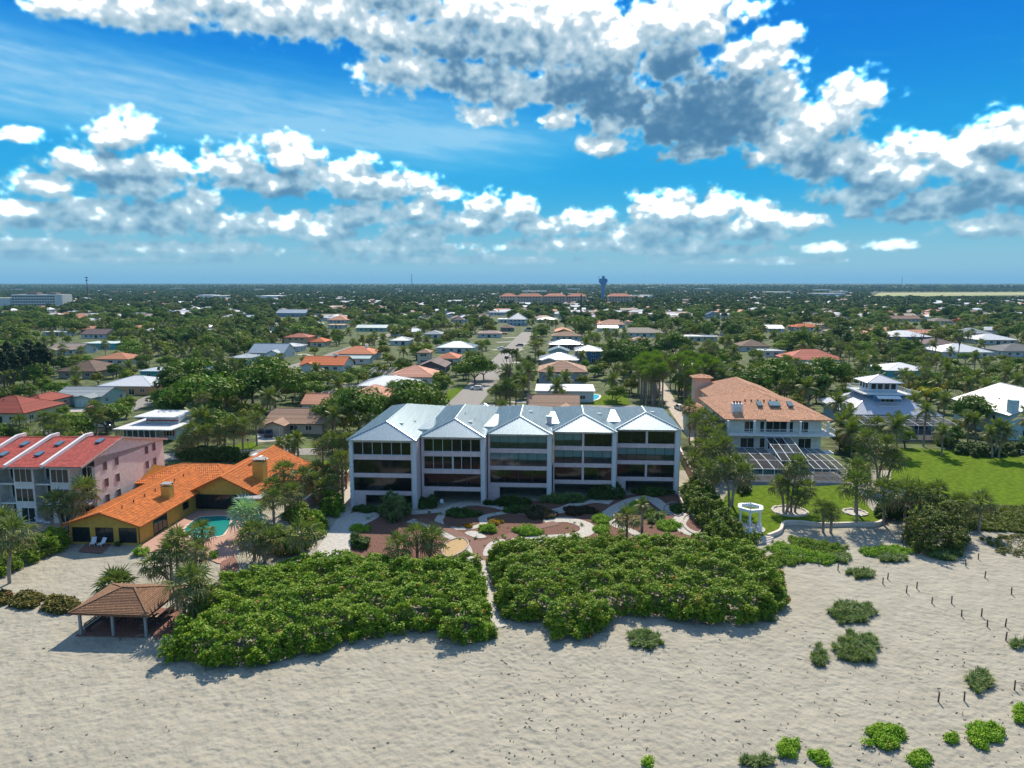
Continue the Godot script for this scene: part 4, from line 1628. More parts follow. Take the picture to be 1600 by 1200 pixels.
func make_white_house() -> void:
	var root := thing("white_roofed_house", "large two-storey pale aqua house with white metal gable roof past the lawn", "house", Vector3(126.5, 0.1, -171.0), YAW)
	refs.append([root.position, "the large white-roofed aqua house"])
	boxes.append([root.position, 13.0, 14.0, YAW])
	views.append([1495, 590, 1640, 690, -171.0])
	var wall := mat("aqua_wall", Color(0.50, 0.66, 0.66), 0.85, 0.0, "soft", 5.0)
	var m := mb()
	gable_walls(m, -11.2, 11.2, -12.0, 11.0, 5.9, 9.9, "z")
	part(root, "wall", m.mesh(), wall)
	var r := mb()
	gable_roof(r, -12.0, 12.0, -12.6, 11.6, 5.8, 0.36, "metal", Color.WHITE, "z", 0.6)
	var roof := part(root, "roof", r.mesh(), mat("white_metal", Color(0.78, 0.79, 0.80), 0.5, 0.1, "fine", 5.0))
	for i in 3:
		var v := mb()
		v.box(Vector3(-8.0 + i, 7.0, -6.0 + 5.0 * i), Vector3(-7.7 + i, 7.6 + 0.3 * i, -5.7 + 5.0 * i))
		part(roof, "vent", v.mesh(), mat("vent_dark", Color(0.1, 0.1, 0.1), 0.7))
	var ch := mb()
	ch.box(Vector3(-11.0, 5.0, 9.0), Vector3(-9.4, 9.2, 10.8))
	part(root, "chimney", ch.mesh(), wall)
	for z in [-7.0, -1.0, 5.0]:
		window(root, Vector3(-11.22, 3.2, z), 1.2, 1.5, -90)
	for x in [-7.5, -3.0, 1.5]:
		window(root, Vector3(x, 0.6, 11.02), 1.4, 1.9, 0, 2)
		window(root, Vector3(x, 3.5, 11.02), 1.4, 1.6, 0, 2)
	var fn := thing("picket_fence", "low white fence along the hedge by the aqua house", "fence", gp(1560, 700))
	var wh := mat("trim_white", Color(0.72, 0.72, 0.70), 0.7)
	var a := Vector3.ZERO
	var b := gp(1640, 722) - fn.position
	for k in 14:
		var q := a.lerp(b, k / 13.0)
		var pm := mb()
		pm.bar(q, q + Vector3(0, 1.1, 0), 0.12)
		part(fn, "post", pm.mesh(), wh)
	for y in [0.45, 0.9]:
		var rm := mb()
		rm.bar(a + Vector3(0, y, 0), b + Vector3(0, y, 0), 0.05, 0.1)
		part(fn, "rail", rm.mesh(), wh)


# a house from its front eave in the photograph: u0, u1, v of the eave; returns its node
func house(label: String, phrase: String, u0: float, u1: float, v: float, dep: float, shape: String, cover: String, rc: Color, wc: Color, eave := 2.8, pitch := 0.36, floors := 1, extra := "") -> Node3D:
	var a := gp(u0, v, eave)
	var b := gp(u1, v, eave)
	var w := (b - a).length() - 1.0
	var mid := (a + b) / 2
	var back := Vector3(0, 0, -1).rotated(Vector3.UP, deg_to_rad(YAW))
	var c := Vector3(mid.x, 0, mid.z) + back * (dep / 2 + 0.5)
	var root := thing("house", label, "house", Vector3(c.x, -0.05, c.z), YAW)
	if phrase:
		refs.append([c, phrase])
	boxes.append([c, w / 2 + 1.0, dep / 2 + 1.0, YAW])
	var wk := "wall_%02d%02d%02d" % [int(wc.r * 99), int(wc.g * 99), int(wc.b * 99)]
	var wm := mat(wk, wc, 0.88, 0.0, "soft", 5.0)
	var rk := "roof_%s_%02d%02d%02d" % [cover, int(rc.r * 99), int(rc.g * 99), int(rc.b * 99)]
	var rm := mat(rk, Color.WHITE, 0.45 if cover == "metal" else 0.85, 0.12 if cover == "metal" else 0.0, "soft", 4.0)
	var x := w / 2
	var z := dep / 2
	var o := 0.55
	var top := eave + 0.4
	var r := mb()
	var m := mb()
	match shape:
		"hip":
			m.box(Vector3(-x, -0.1, -z), Vector3(x, eave + 0.05, z))
			top = hip_roof(r, -x - o, x + o, -z - o, z + o, eave, pitch, cover, rc, "", 0.6, 0.5)
		"gable_front":
			gable_walls(m, -x, x, -z, z, eave, eave + x * pitch + 0.15, "z")
			top = gable_roof(r, -x - o, x + o, -z - o, z + o, eave - o * pitch + 0.1, pitch, cover, rc, "z", 0.6, 0.5)
		"gable_side":
			gable_walls(m, -x, x, -z, z, eave, eave + z * pitch + 0.15, "x")
			top = gable_roof(r, -x - o, x + o, -z - o, z + o, eave - o * pitch + 0.1, pitch, cover, rc, "x", 0.6, 0.5)
		_:
			m.box(Vector3(-x, -0.1, -z), Vector3(x, eave, z))
			r.col = rc
			r.box(Vector3(-x - o, eave, -z - o), Vector3(x + o, eave + 0.28, z + o))
			r.box(Vector3(-x * 0.4, eave + 0.28, -z * 0.3), Vector3(-x * 0.4 + 1.2, eave + 0.8, -z * 0.3 + 1.0))
	part(root, "wall", m.mesh(), wm)
	var roof := part(root, "roof", r.mesh(), rm)
	var n := clampi(int(w / 4.0), 2, 6)
	for f in floors:
		var y := 0.9 + 2.8 * f
		for i in n:
			var wx := lerpf(-x + 1.5, x - 1.5, (i + 0.5) / n)
			if f == 0 and i == n / 2:
				window(root, Vector3(wx, 0.05, z + 0.02), 2.0, 2.1, 0, 2, "door")
			else:
				window(root, Vector3(wx, y, z + 0.02), 1.6, 1.2, 0, 2)
		var side := 1.0 if mid.x < 0 else -1.0
		for i in 2:
			window(root, Vector3(side * (x + 0.02), y, lerpf(-z + 2.5, z - 2.5, i)), 1.5, 1.2, 90 * side, 2)
	if extra.contains("chimney"):
		var cm := mb()
		cm.box(Vector3(x * 0.35, eave, -1.0), Vector3(x * 0.35 + 1.3, top + 0.9, 0.0))
		part(root, "chimney", cm.mesh(), rm if extra.contains("tilechimney") else wm)
	if extra.contains("wing"):
		var s := -1.0 if extra.contains("wingleft") else 1.0
		var gw := mb()
		var gr := mb()
		var gx := s * x * 0.52
		gable_walls(gw, gx - x * 0.34, gx + x * 0.34, z - 0.2, z + 3.4, eave, eave + x * 0.34 * pitch + 0.15, "z")
		gable_roof(gr, gx - x * 0.34 - 0.5, gx + x * 0.34 + 0.5, z - z * 0.8, z + 3.9, eave - 0.05, pitch, cover, rc, "z", 0.6, 0.5)
		part(root, "wing_wall", gw.mesh(), wm)
		part(root, "wing_roof", gr.mesh(), rm)
		window(root, Vector3(gx, 0.1, z + 3.42), x * 0.42, 2.1, 0, 2, "garage_door", null, wm)
	if extra.contains("cage"):
		var s := -1.0 if extra.contains("cageleft") else 1.0
		cage(root, "pool_cage", s * (x + 5.0) - 4.5, s * (x + 5.0) + 4.5, -z, z - 1.0, 2.8, 4.2, 4, 3, mat("white_aluminium", Color(0.62, 0.66, 0.68), 0.45), screen_mat(), 0.3)
	if cover != "flat" and extra.contains("vents"):
		for k in 3:
			var vm := mb()
			vm.box(Vector3(-x * 0.5 + k * 1.6, eave, z * 0.25), Vector3(-x * 0.5 + k * 1.6 + 0.3, lerpf(eave, top, 0.75) + 0.3, z * 0.25 + 0.3))
			part(roof, "vent", vm.mesh(), mat("vent_dark", Color(0.1, 0.1, 0.1), 0.7))
	var p0 := px(root.position + Vector3(0, top, 0))
	views.append([u0 - 2, minf(p0.y, v - 4), u1 + 2, v + 3.0 + 3.0 * floors, c.z])
	return root


func make_neighbourhood() -> void:
	var white := Color(0.74, 0.76, 0.77)
	var cream := Color(0.62, 0.56, 0.42)
	var aqua := Color(0.36, 0.58, 0.58)
	var brown := Color(0.16, 0.10, 0.075)
	var mauve := Color(0.17, 0.115, 0.115)
	var terra := Color(0.58, 0.27, 0.17)
	var orange := Color(0.62, 0.15, 0.04)
	var redtile := Color(0.30, 0.055, 0.035)
	var grey := Color(0.33, 0.38, 0.40)
	var bluegrey := Color(0.30, 0.38, 0.46)
	var wall_w := Color(0.62, 0.65, 0.65)
	var tan := Color(0.34, 0.21, 0.14)
	# nearest row
	house("cream house with dark red tile hip roof beyond the townhouses", "the dark red tiled house", -70, 40, 645, 15, "hip", "course", redtile, cream, 3.0, 0.4, 1, "vents")
	house("low wing with red tile roof and arched dormer beside the side street", "the red tiled wing", 24, 66, 629, 12, "hip", "course", redtile, cream, 3.0, 0.45)
	house("pale aqua house with grey gable roof and wide driveway", "the pale aqua house", 80, 160, 619, 12, "gable_side", "course", grey, aqua, 2.8, 0.3, 1, "wing")
	house("white metal hip-roofed house with orange end wall", "the house with the orange end wall", 150, 240, 603, 15, "hip", "metal", white, Color(0.6, 0.3, 0.14), 2.9, 0.3)
	flat_house()
	house("beige house with brown shingle roof and garage, dark car in its drive", "the beige garage house", 409, 506, 661, 13, "gable_side", "course", tan, Color(0.55, 0.47, 0.36), 2.7, 0.36, 1, "wingleft")
	house("low house with salmon tile roof joined to a screened pool", "the salmon tiled pool house", 468, 518, 631, 10, "gable_side", "course", terra, wall_w, 2.8, 0.4, 1, "cageright")
	house("house with salmon hip tiles half behind the big round trees", "the half-hidden salmon house", 540, 606, 621, 15, "hip", "course", terra, wall_w, 2.8, 0.4, 1, "cageleft")
	house("house with white gabled metal roof between two salmon roofs", "the white gabled house", 556, 645, 603, 14, "hip", "metal", white, wall_w, 2.8, 0.34, 1, "wing")
	house("house with broad salmon tile hips and large screened pool cage", "the broad salmon house", 604, 680, 589, 16, "hip", "course", Color(0.64, 0.31, 0.21), wall_w, 2.8, 0.4, 1, "cageleft")
	house("white house with vivid orange-red crossed gable roof", "the orange-red gabled house", 467, 538, 570, 15, "gable_side", "course", orange, Color(0.7, 0.72, 0.7), 2.9, 0.36, 1, "wingleft chimney")
	house("house with light orange tile roof and tiled chimney", "the light orange house", 520, 585, 553, 16, "hip", "course", Color(0.66, 0.23, 0.11), wall_w, 2.8, 0.36, 1, "tilechimney")
	house("house with flat teal-grey roof before the light orange one", "the flat teal-grey house", 512, 578, 560, 8, "gable_side", "metal", Color(0.35, 0.47, 0.48), wall_w, 2.6, 0.2)
	house("dark house with mauve-brown gable facing the beach", "the mauve gabled house", 650, 696, 573, 16, "gable_front", "course", mauve, Color(0.12, 0.11, 0.12), 2.8, 0.4)
	house("house with red-orange roof beside the mauve gable", "the red-orange roofed house", 682, 716, 560, 14, "hip", "course", Color(0.55, 0.18, 0.09), wall_w, 2.8, 0.4)
	house("small two-storey tan house with tile cap behind palms", "the small two-storey tan house", 650, 672, 551, 9, "hip", "course", tan, cream, 5.4, 0.4, 2)
	house("house with long pale teal metal roof near the street", "the pale teal metal-roofed house", 680, 742, 543, 16, "hip", "metal", Color(0.42, 0.53, 0.55), wall_w, 2.8, 0.32)
	# right of the street
	house("house with sandy brown gable roof right behind the condominium", "the sandy brown house", 822, 906, 638, 13, "gable_side", "course", tan, Color(0.4, 0.33, 0.26), 2.7, 0.4, 1, "wing")
	house("modern white flat-roofed house with glass box by a bright pool", "the modern white pool house", 836, 930, 612, 14, "flat", "flat", white, Color(0.6, 0.7, 0.7), 3.2)
	house("little white gabled house in front of the modern white one", "the little white gabled house", 846, 892, 612.5, 6, "gable_front", "metal", white, Color(0.6, 0.6, 0.42), 2.5, 0.42)
	house("tall grey-walled house under wide brown hip tiles", "the grey house with brown hips", 840, 918, 581, 18, "hip", "course", Color(0.38, 0.21, 0.145), Color(0.36, 0.40, 0.42), 4.4, 0.36, 1)
	house("white-roofed bungalow with twin gables behind the brown hips", "the twin-gabled white bungalow", 842, 905, 562, 15, "hip", "metal", white, Color(0.5, 0.45, 0.4), 2.8, 0.3, 1, "wingleft")
	house("pale teal gabled bungalow up the street", "the pale teal bungalow", 856, 890, 549, 12, "gable_front", "metal", Color(0.6, 0.68, 0.68), Color(0.4, 0.5, 0.5), 2.8, 0.36)
	house("two-storey deep blue house with white roof", "the deep blue two-storey house", 898, 942, 548, 14, "hip", "metal", white, Color(0.06, 0.13, 0.24), 5.6, 0.3, 2)
	house("brick-walled bungalow with white roof up the street", "the brick-walled bungalow", 857, 912, 538, 14, "hip", "metal", white, Color(0.22, 0.08, 0.055), 2.8, 0.28)
	house("bungalow with tan and mauve roof far up the street", "the tan bungalow up the street", 862, 910, 525, 15, "hip", "course", tan, wall_w, 2.8, 0.3)
	house("salmon hip-roofed house above a white porch", "the salmon house with white porch", 934, 978, 507, 18, "hip", "course", Color(0.55, 0.29, 0.2), wall_w, 2.8, 0.4)
	house("pale green metal-roofed house among the trees", "the pale green roofed house", 934, 966, 512, 10, "gable_side", "metal", Color(0.5, 0.6, 0.58), wall_w, 2.8, 0.3)
	house("house with beige shingle hips beside dense trees", "the beige shingled house", 966, 1038, 520, 18, "hip", "course", Color(0.36, 0.31, 0.25), wall_w, 2.8, 0.32)
	house("house with tan tiles low among the trees", "the low tan tiled house", 985, 1016, 532, 12, "hip", "course", Color(0.45, 0.29, 0.2), wall_w, 2.8, 0.32)
	# end of the street
	house("house with dark brown roof at the street's end", "the dark roofed house at the street's end", 781, 803, 512, 14, "hip", "course", brown, Color(0.25, 0.27, 0.26), 2.8, 0.36)
	house("low house with pinkish roof left of the street's end", "the low pinkish-roofed house", 745, 783, 521, 14, "hip", "course", Color(0.45, 0.30, 0.27), wall_w, 2.8, 0.22)
	house("white house with low pale roof before the far trees", "the low white house", 777, 802, 499, 16, "flat", "flat", white, wall_w, 3.0)
	house("tall blue-white house with stepped grey roofs", "the stepped blue-white house", 792, 824, 499, 16, "hip", "metal", bluegrey, Color(0.45, 0.53, 0.58), 5.4, 0.6, 2)
	house("long white bungalow right of the street's end", "the long white bungalow", 838, 872, 499, 14, "hip", "metal", white, wall_w, 3.0, 0.2)
	house("plain white flat house before the dark wood", "the plain white flat house", 763, 790, 488, 14, "flat", "flat", white, wall_w, 3.2)
	# left middle distance
	house("long turquoise flat-roofed house with pool wall", "the long turquoise house", 214, 318, 581, 14, "flat", "flat", Color(0.36, 0.45, 0.52), Color(0.06, 0.42, 0.45), 2.9)
	house("house with dark brown hip roof left of the white one", "the dark brown hipped house", 86, 152, 580, 18, "hip", "course", brown, Color(0.4, 0.33, 0.28), 2.8, 0.4)
	house("house with plum-brown gable roof among dark trees", "the plum-brown gabled house", 124, 166, 522, 16, "gable_side", "course", mauve, wall_w, 2.8, 0.36)
	house("turquoise-walled house with pale roof edge", "the turquoise-walled house", 126, 182, 537, 14, "flat", "flat", Color(0.5, 0.62, 0.62), Color(0.05, 0.40, 0.48), 3.0)
	house("house with white and tan gables among dark trees", "the white and tan gabled house", 72, 122, 546, 16, "gable_side", "course", Color(0.38, 0.30, 0.26), wall_w, 2.8, 0.3, 1, "wingleft")
	house("house with orange tile roof behind dark palms", "the orange roof behind dark palms", 142, 200, 561, 14, "hip", "course", Color(0.5, 0.21, 0.11), wall_w, 2.8, 0.3)
	house("long white flat-roofed sheds far among trees", "the long white sheds", 64, 104, 519, 10, "flat", "flat", white, wall_w, 2.6)
	house("blue-grey gabled house with white end wall", "the blue-grey gabled house", 386, 444, 551, 16, "gable_side", "metal", bluegrey, Color(0.66, 0.70, 0.72), 2.9, 0.45, 1, "wing")
	house("two-storey tan house with red tile roof by the lawn", "the two-storey tan house", 442, 482, 527, 12, "hip", "course", Color(0.45, 0.15, 0.09), Color(0.5, 0.38, 0.24), 5.4, 0.3, 2)
	house("single-storey house with bright red-orange hips", "the bright red-orange hipped house", 482, 508, 534, 12, "hip", "course", orange, cream, 2.9, 0.4)
	house("house with pale white roof behind the blue-grey gable", "the pale roof behind the blue-grey gable", 432, 470, 541, 10, "hip", "metal", white, wall_w, 2.8, 0.24)
	house("house with peach tile hips past the palms", "the peach hipped house", 510, 542, 500, 18, "hip", "course", Color(0.6, 0.29, 0.18), wall_w, 2.9, 0.42)
	house("house with flat peach roof before the peach hips", "the flat peach house", 511, 538, 508, 10, "flat", "flat", Color(0.55, 0.36, 0.24), wall_w, 2.8)
	house("house with pale grey roof beside the palms", "the pale grey roofed house", 356, 392, 559, 12, "hip", "metal", Color(0.5, 0.55, 0.58), aqua, 2.7, 0.24)
	house("long pale teal-walled house on the far left street", "the long pale teal house", 555, 604, 512, 14, "gable_side", "metal", Color(0.55, 0.62, 0.6), Color(0.25, 0.5, 0.46), 2.8, 0.25)
	house("white gable-roofed house left of the round trees", "the white gable by the round trees", 608, 640, 532, 14, "hip", "metal", white, wall_w, 2.8, 0.3)
	house("grey-roofed house with white walls under trees", "the grey roof under trees", 660, 690, 522, 16, "hip", "course", grey, wall_w, 2.8, 0.3)
	house("dark pyramid-roofed house before the woods", "the dark pyramid roof", 706, 726, 500, 14, "hip", "course", Color(0.12, 0.11, 0.12), wall_w, 2.8, 0.5)
	house("house with bright blue-grey metal hall roof far left", "the blue-grey hall roof", 430, 478, 489, 22, "gable_side", "metal", bluegrey, Color(0.3, 0.4, 0.48), 4.0, 0.3)
	# right middle distance
	house("house with spreading salmon-red tile hips behind the mansion", "the spreading salmon-red house", 1232, 1322, 562, 18, "hip", "course", Color(0.56, 0.155, 0.1), wall_w, 2.9, 0.4)
	house("house with dark brown hips and white porch", "the dark brown hips with porch", 1158, 1204, 541, 16, "hip", "course", brown, wall_w, 2.8, 0.38)
	house("grey flat house below the dark brown hips", "the grey flat house", 1188, 1226, 549, 10, "flat", "flat", Color(0.36, 0.4, 0.43), wall_w, 2.7)
	house("white flat-roofed row far beyond the palm grove", "the white flat row", 1062, 1122, 526, 12, "flat", "flat", white, cream, 2.8)
	house("white-roofed house behind the tall palm grove", "the white roof behind the grove", 1066, 1104, 570, 16, "hip", "metal", white, wall_w, 2.8, 0.3)
	house("turquoise house with white metal hips among palms", "the turquoise white-roofed house", 1386, 1458, 579, 16, "hip", "metal", white, Color(0.10, 0.44, 0.48), 2.9, 0.26)
	house("low white metal-roofed house beside the salmon-red one", "the low white metal house", 1272, 1318, 572, 12, "hip", "metal", Color(0.55, 0.62, 0.64), aqua, 2.7, 0.22)
	house("blue-walled house with white hip roof beyond bare trees", "the blue-walled white-hipped house", 1388, 1456, 526, 20, "hip", "metal", white, Color(0.05, 0.13, 0.30), 4.2, 0.3)
	house("house with mauve-brown hips beside the blue-walled one", "the mauve-brown hips", 1446, 1502, 538, 18, "hip", "course", mauve, wall_w, 2.8, 0.3)
	house("wide house with white hips and grey panel roof", "the wide white-hipped house", 1474, 1552, 550, 20, "hip", "metal", white, wall_w, 2.9, 0.32)
	house("house with white hips behind yellowish hedges", "the white hips behind the hedges", 1530, 1592, 531, 20, "hip", "metal", white, wall_w, 2.8, 0.28)
	house("house with grey hips at the wood's edge", "the grey hips", 1502, 1552, 521, 18, "hip", "course", grey, wall_w, 2.8, 0.34)
	house("house with dark grey roof beside white hips", "the dark grey roof", 1568, 1640, 549, 20, "hip", "course", Color(0.16, 0.17, 0.18), wall_w, 2.8, 0.3)
	house("house with long brown roof before dense trees", "the long brown roof", 1396, 1440, 498, 16, "gable_side", "course", Color(0.28, 0.16, 0.12), wall_w, 2.9, 0.3)
	house("house with grey-brown hips left of the red tree", "the grey-brown hips", 1460, 1492, 502, 18, "hip", "course", Color(0.2, 0.17, 0.15), wall_w, 2.8, 0.34)
	house("white bungalow glimpsed through trees behind the mansion", "the glimpsed white bungalow", 1196, 1226, 513, 14, "gable_side", "metal", white, wall_w, 2.8, 0.3)
	house("house with orange roof behind bare trunks", "the orange roof behind bare trunks", 1240, 1284, 511, 14, "hip", "course", orange, wall_w, 2.8, 0.3)
	house("blue gabled house in the wood beyond the grove", "the blue gabled house in the wood", 1104, 1126, 492, 12, "gable_front", "metal", bluegrey, Color(0.4, 0.5, 0.58), 4.0, 0.5, 2)
	# a bright pool behind the condominium
	var pool := thing("garden_pool", "bright blue garden pool with white rim behind the condominium", "pool", gp(926, 621))
	var rel := _rel(smooth_loop(pixels([[914, 620], [922, 616], [936, 618], [932, 624], [918, 626]])), pool.position)
	part(pool, "water", sheet_mesh(rel, 0.05), mat("bright_pool", Color(0.03, 0.42, 0.56), 0.08))
	rel.append(rel[0])
	part(pool, "rim", ribbon_mesh(rel, 1.2, 0.04), mat("pool_rim", Color(0.7, 0.68, 0.64), 0.8))


func flat_house() -> void:
	var a := gp(176, 672, 2.8)
	var b := gp(283, 667, 2.8)
	var root := thing("porch_house", "white flat-roofed house of two levels with red trim and screened porch", "house", Vector3((a.x + b.x) / 2, -0.05, a.z - 6.0), YAW)
	refs.append([root.position, "the flat white porch house"])
	boxes.append([root.position, 11.0, 9.0, YAW])
	views.append([168, 638, 300, 690, a.z - 6.0])
	var w := mat("bluish_white_wall", Color(0.58, 0.66, 0.70), 0.85, 0.0, "mottle", 5.0)
	var roofm := mat("flat_white_roof", Color(0.74, 0.76, 0.78), 0.8, 0.0, "mottle", 4.0)
	var red := mat("red_trim", Color(0.30, 0.03, 0.02), 0.7)
	var half := (b.x - a.x) / 2
	var m := mb()
	m.box(Vector3(-half + 0.8, -0.1, -7.0), Vector3(half - 0.6, 2.75, 3.0))
	m.box(Vector3(-half + 4.0, 2.9, -7.5), Vector3(half - 2.0, 4.6, -1.0))
	part(root, "wall", m.mesh(), w)
	var r := mb()
	r.box(Vector3(-half, 2.75, -7.6), Vector3(half, 2.98, 6.0))
	part(root, "roof", r.mesh(), roofm)
	var r2 := mb()
	r2.box(Vector3(-half + 1.8, 4.6, -9.0), Vector3(half - 2.2, 4.85, 0.4))
	part(root, "roof", r2.mesh(), roofm)
	var t := mb()
	t.box(Vector3(-half + 3.95, 3.6, -0.98), Vector3(half - 1.95, 3.85, -0.9))
	part(root, "trim", t.mesh(), red)
	for i in 8:
		var x := lerpf(-half + 0.4, half - 4.0, i / 7.0)
		var p := mb()
		p.box(Vector3(x - 0.09, 0, 5.4), Vector3(x + 0.09, 2.75, 5.6))
		part(root, "post", p.mesh(), roofm)
		if i < 7:
			var s := mb()
			var x2 := lerpf(-half + 0.4, half - 4.0, (i + 1) / 7.0)
			s.quad(Vector3(x + 0.09, 0.1, 5.5), Vector3(x2 - 0.09, 0.1, 5.5), Vector3(x2 - 0.09, 2.7, 5.5), Vector3(x + 0.09, 2.7, 5.5))
			part(root, "screen", s.mesh(), screen_mat())
	window(root, Vector3(half - 2.2, 0.9, 3.02), 1.4, 1.3, 0, 2)
	for x in [half - 3.2, half - 1.2]:
		var sh := mb()
		sh.box(Vector3(x - 0.2, 0.85, 3.0), Vector3(x + 0.2, 2.25, 3.06))
		part(root, "shutter", sh.mesh(), red)


func make_far_town() -> void:
	# hospital far left
	var at := gp(66, 470, 0)
	var k := 0.74
	var hp := thing("hospital_block", "long pale multi-storey block with rows of windows on the skyline of trees", "building", Vector3(at.x * k, 0, at.z * k), 0)
	var wall := mat("hospital_wall", Color(0.72, 0.70, 0.64), 0.9, 0.0, "soft", 30.0)
	var m := mb()
	m.box(Vector3(-38, -0.5, -12), Vector3(38, 19, 12))
	part(hp, "wall", m.mesh(), wall)
	var m2 := mb()
	m2.box(Vector3(-75, -0.5, -10), Vector3(-38.5, 14, 14))
	part(hp, "wall", m2.mesh(), wall)
	var rt := mb()
	rt.box(Vector3(-20, 19, -8), Vector3(-4, 22, 4))
	rt.box(Vector3(12, 19, -8), Vector3(24, 21.5, 4))
	part(hp, "roof_plant", rt.mesh(), mat("plant_dark", Color(0.2, 0.16, 0.14), 0.8))
	var dk := mat("dark_pane", Color(0.012, 0.017, 0.02), 0.08)
	var bm := BoxMesh.new()
	bm.size = Vector3(2.6, 1.8, 0.3)
	for f in 4:
		for i in 16:
			part(hp, "window", bm, dk, Transform3D(Basis(), Vector3(-35 + i * 4.0, 4.0 + 4.0 * f, 12.1)))
	boxes.append([hp.position, 80.0, 60.0, 0.0])
	for step in 8:
		clear_far(hp.position + Vector3(0, 0, 14.0 + 20.0 * step), 60.0)
	views.append([0, 449, 104, 466, hp.position.z])
	# water tower
	var wt := gp(942, 470, 0)
	var sc := 1510.0 / -wt.z
	var tower := thing("water_tower", "blue heart-shaped water tower on a single stem above the trees", "water tower", Vector3(wt.x * sc, 0, -1510), 0)
	var blue := mat("tower_blue", Color(0.08, 0.24, 0.50), 0.5)
	var st := mb()
	st.tube(Vector3(0, 0, 0), Vector3(0, 6, 0), 6.0, 3.4, 20)
	st.tube(Vector3(0, 6, 0), Vector3(0, 30, 0), 3.4, 3.2, 20)
	part(tower, "stem", st.mesh(), blue)
	var tank := mb()
	var prof := [[3.2, 29.0], [5.2, 32.5], [8.0, 36.5], [9.4, 40.0], [9.2, 42.6], [7.2, 44.6], [3.0, 45.6], [0.3, 45.9]]
	for i in prof.size() - 1:
		tank.tube(Vector3(0, prof[i][1], 0), Vector3(0, prof[i + 1][1], 0), prof[i][0], prof[i + 1][0], 24, i == prof.size() - 2)
	part(tower, "tank", tank.mesh(), blue)
	var top := mb()
	top.box(Vector3(-2.6, 45.5, -2.6), Vector3(2.6, 50.5, 2.6))
	top.tube(Vector3(-9, 36, 0), Vector3(-9, 51, 0), 0.5, 0.4, 6)
	part(tower, "antenna_housing", top.mesh(), blue)
	# masts
	for q in [[138, 1300.0, 46.0, "tall dark antenna mast with platforms on the skyline by the hospital", true], [1407, 5200.0, 78.0, "thin mast on the skyline beyond the airfield", false], [644, 4200.0, 90.0, "thin mast on the far skyline over the houses", false], [908, 640.0, 26.0, "bare dark trunk-like pole standing above the woods", false]]:
		var r := ray(q[0], 470)
		var d: float = q[1]
		var ms := thing("antenna_mast", q[3], "mast", Vector3(r.x / -r.z * d, 0, -d), 0)
		var mm := mb()
		mm.tube(Vector3.ZERO, Vector3(0, q[2], 0), 0.9 if d < 2000 else 1.8, 0.5 if d < 2000 else 1.2, 8)
		part(ms, "pole", mm.mesh(), mat("mast_dark", Color(0.05, 0.05, 0.06), 0.7))
		if q[4]:
			for y in [40.0, 45.0]:
				var pm := mb()
				pm.tube(Vector3(0, y, 0), Vector3(0, y + 1.4, 0), 2.6, 2.6, 10)
				part(ms, "platform", pm.mesh(), mat("mast_dark", Color(0.05, 0.05, 0.06), 0.7))
	# orange-roofed complex
	for q in [[808, 848, 459, "salmon-roofed apartment block on the skyline, the widest"], [850, 884, 458, "salmon and white apartment block on the skyline beside the water tower"], [886, 915, 457, "orange-capped apartment block with white walls on the skyline"], [948, 984, 457, "red-roofed apartment block on the skyline past the water tower"], [782, 808, 459, "small salmon-roofed apartment block on the skyline"]]:
		var a := gp(q[0], 470)
		var d := 1250.0
		var x0 := (float(q[0]) - 800.0) / FOCAL * (d + 5.0)
		var x1 := (float(q[1]) - 800.0) / FOCAL * (d + 5.0)
		var ap := thing("apartment_block", q[3], "building", Vector3((x0 + x1) / 2, 0, -d), 0)
		var wm := mb()
		var hw := (x1 - x0) / 2
		wm.box(Vector3(-hw, -0.5, -9), Vector3(hw, 13.0, 9))
		part(ap, "wall", wm.mesh(), mat("apartment_wall", Color(0.55, 0.40, 0.30), 0.9))
		var rr := mb()
		hip_roof(rr, -hw - 1, hw + 1, -10, 10, 13.0, 0.5, "course", Color(0.52, 0.2, 0.12), "x", 1.0, 1.5)
		part(ap, "roof", rr.mesh(), mat("roof_far_tile", Color.WHITE, 0.9))
		var bw := BoxMesh.new()
		bw.size = Vector3(2.4, 1.8, 0.3)
		for f in 3:
			for i in int(hw / 2.6):
				part(ap, "window", bw, dk, Transform3D(Basis(), Vector3(-hw + 3.0 + i * 5.0, 2.5 + 4.0 * f, 9.1)))
		boxes.append([ap.position, hw + 4, 16.0, 0.0])
		for step in 5:
			clear_far(ap.position + Vector3(0, 0, 20.0 * step), hw)
		views.append([q[0], 452, q[1], 463, -d])
	# small houses all over, then large pale halls
	var kinds := [
		["white", Color(0.74, 0.76, 0.78), Color(0.6, 0.62, 0.62)], ["pale grey", Color(0.5, 0.53, 0.55), Color(0.6, 0.6, 0.58)],
		["tan", Color(0.40, 0.30, 0.22), Color(0.6, 0.55, 0.46)], ["terracotta", Color(0.52, 0.22, 0.13), Color(0.6, 0.55, 0.46)], ["brown", Color(0.17, 0.12, 0.10), Color(0.5, 0.47, 0.42)]]
	var protos := []
	for q in kinds:
		for s in 2:
			var w := 8.0 + 2.5 * s
			var wm := mb(q[2])
			wm.box(Vector3(-w, -0.3, -5.5), Vector3(w, 2.9, 5.5))
			var rm := mb()
			if s == 0:
				hip_roof(rm, -w - 0.6, w + 0.6, -6.1, 6.1, 2.9, 0.36, "course", q[1], "x", 1.0, 1.5)
			else:
				gable_roof(rm, -w - 0.6, w + 0.6, -6.1, 6.1, 2.9, 0.34, "course", q[1], "x", 1.0, 1.5)
			protos.append([wm.mesh(), rm.mesh(), q[0]])
	var wmat := mat("far_wall", Color.WHITE, 0.9)
	var rmat := mat("far_roof", Color.WHITE, 0.8)
	var pick := [0, 0, 1, 0, 2, 3, 4, 5, 6, 1, 8, 7]
	var made := 0
	var tries := 0
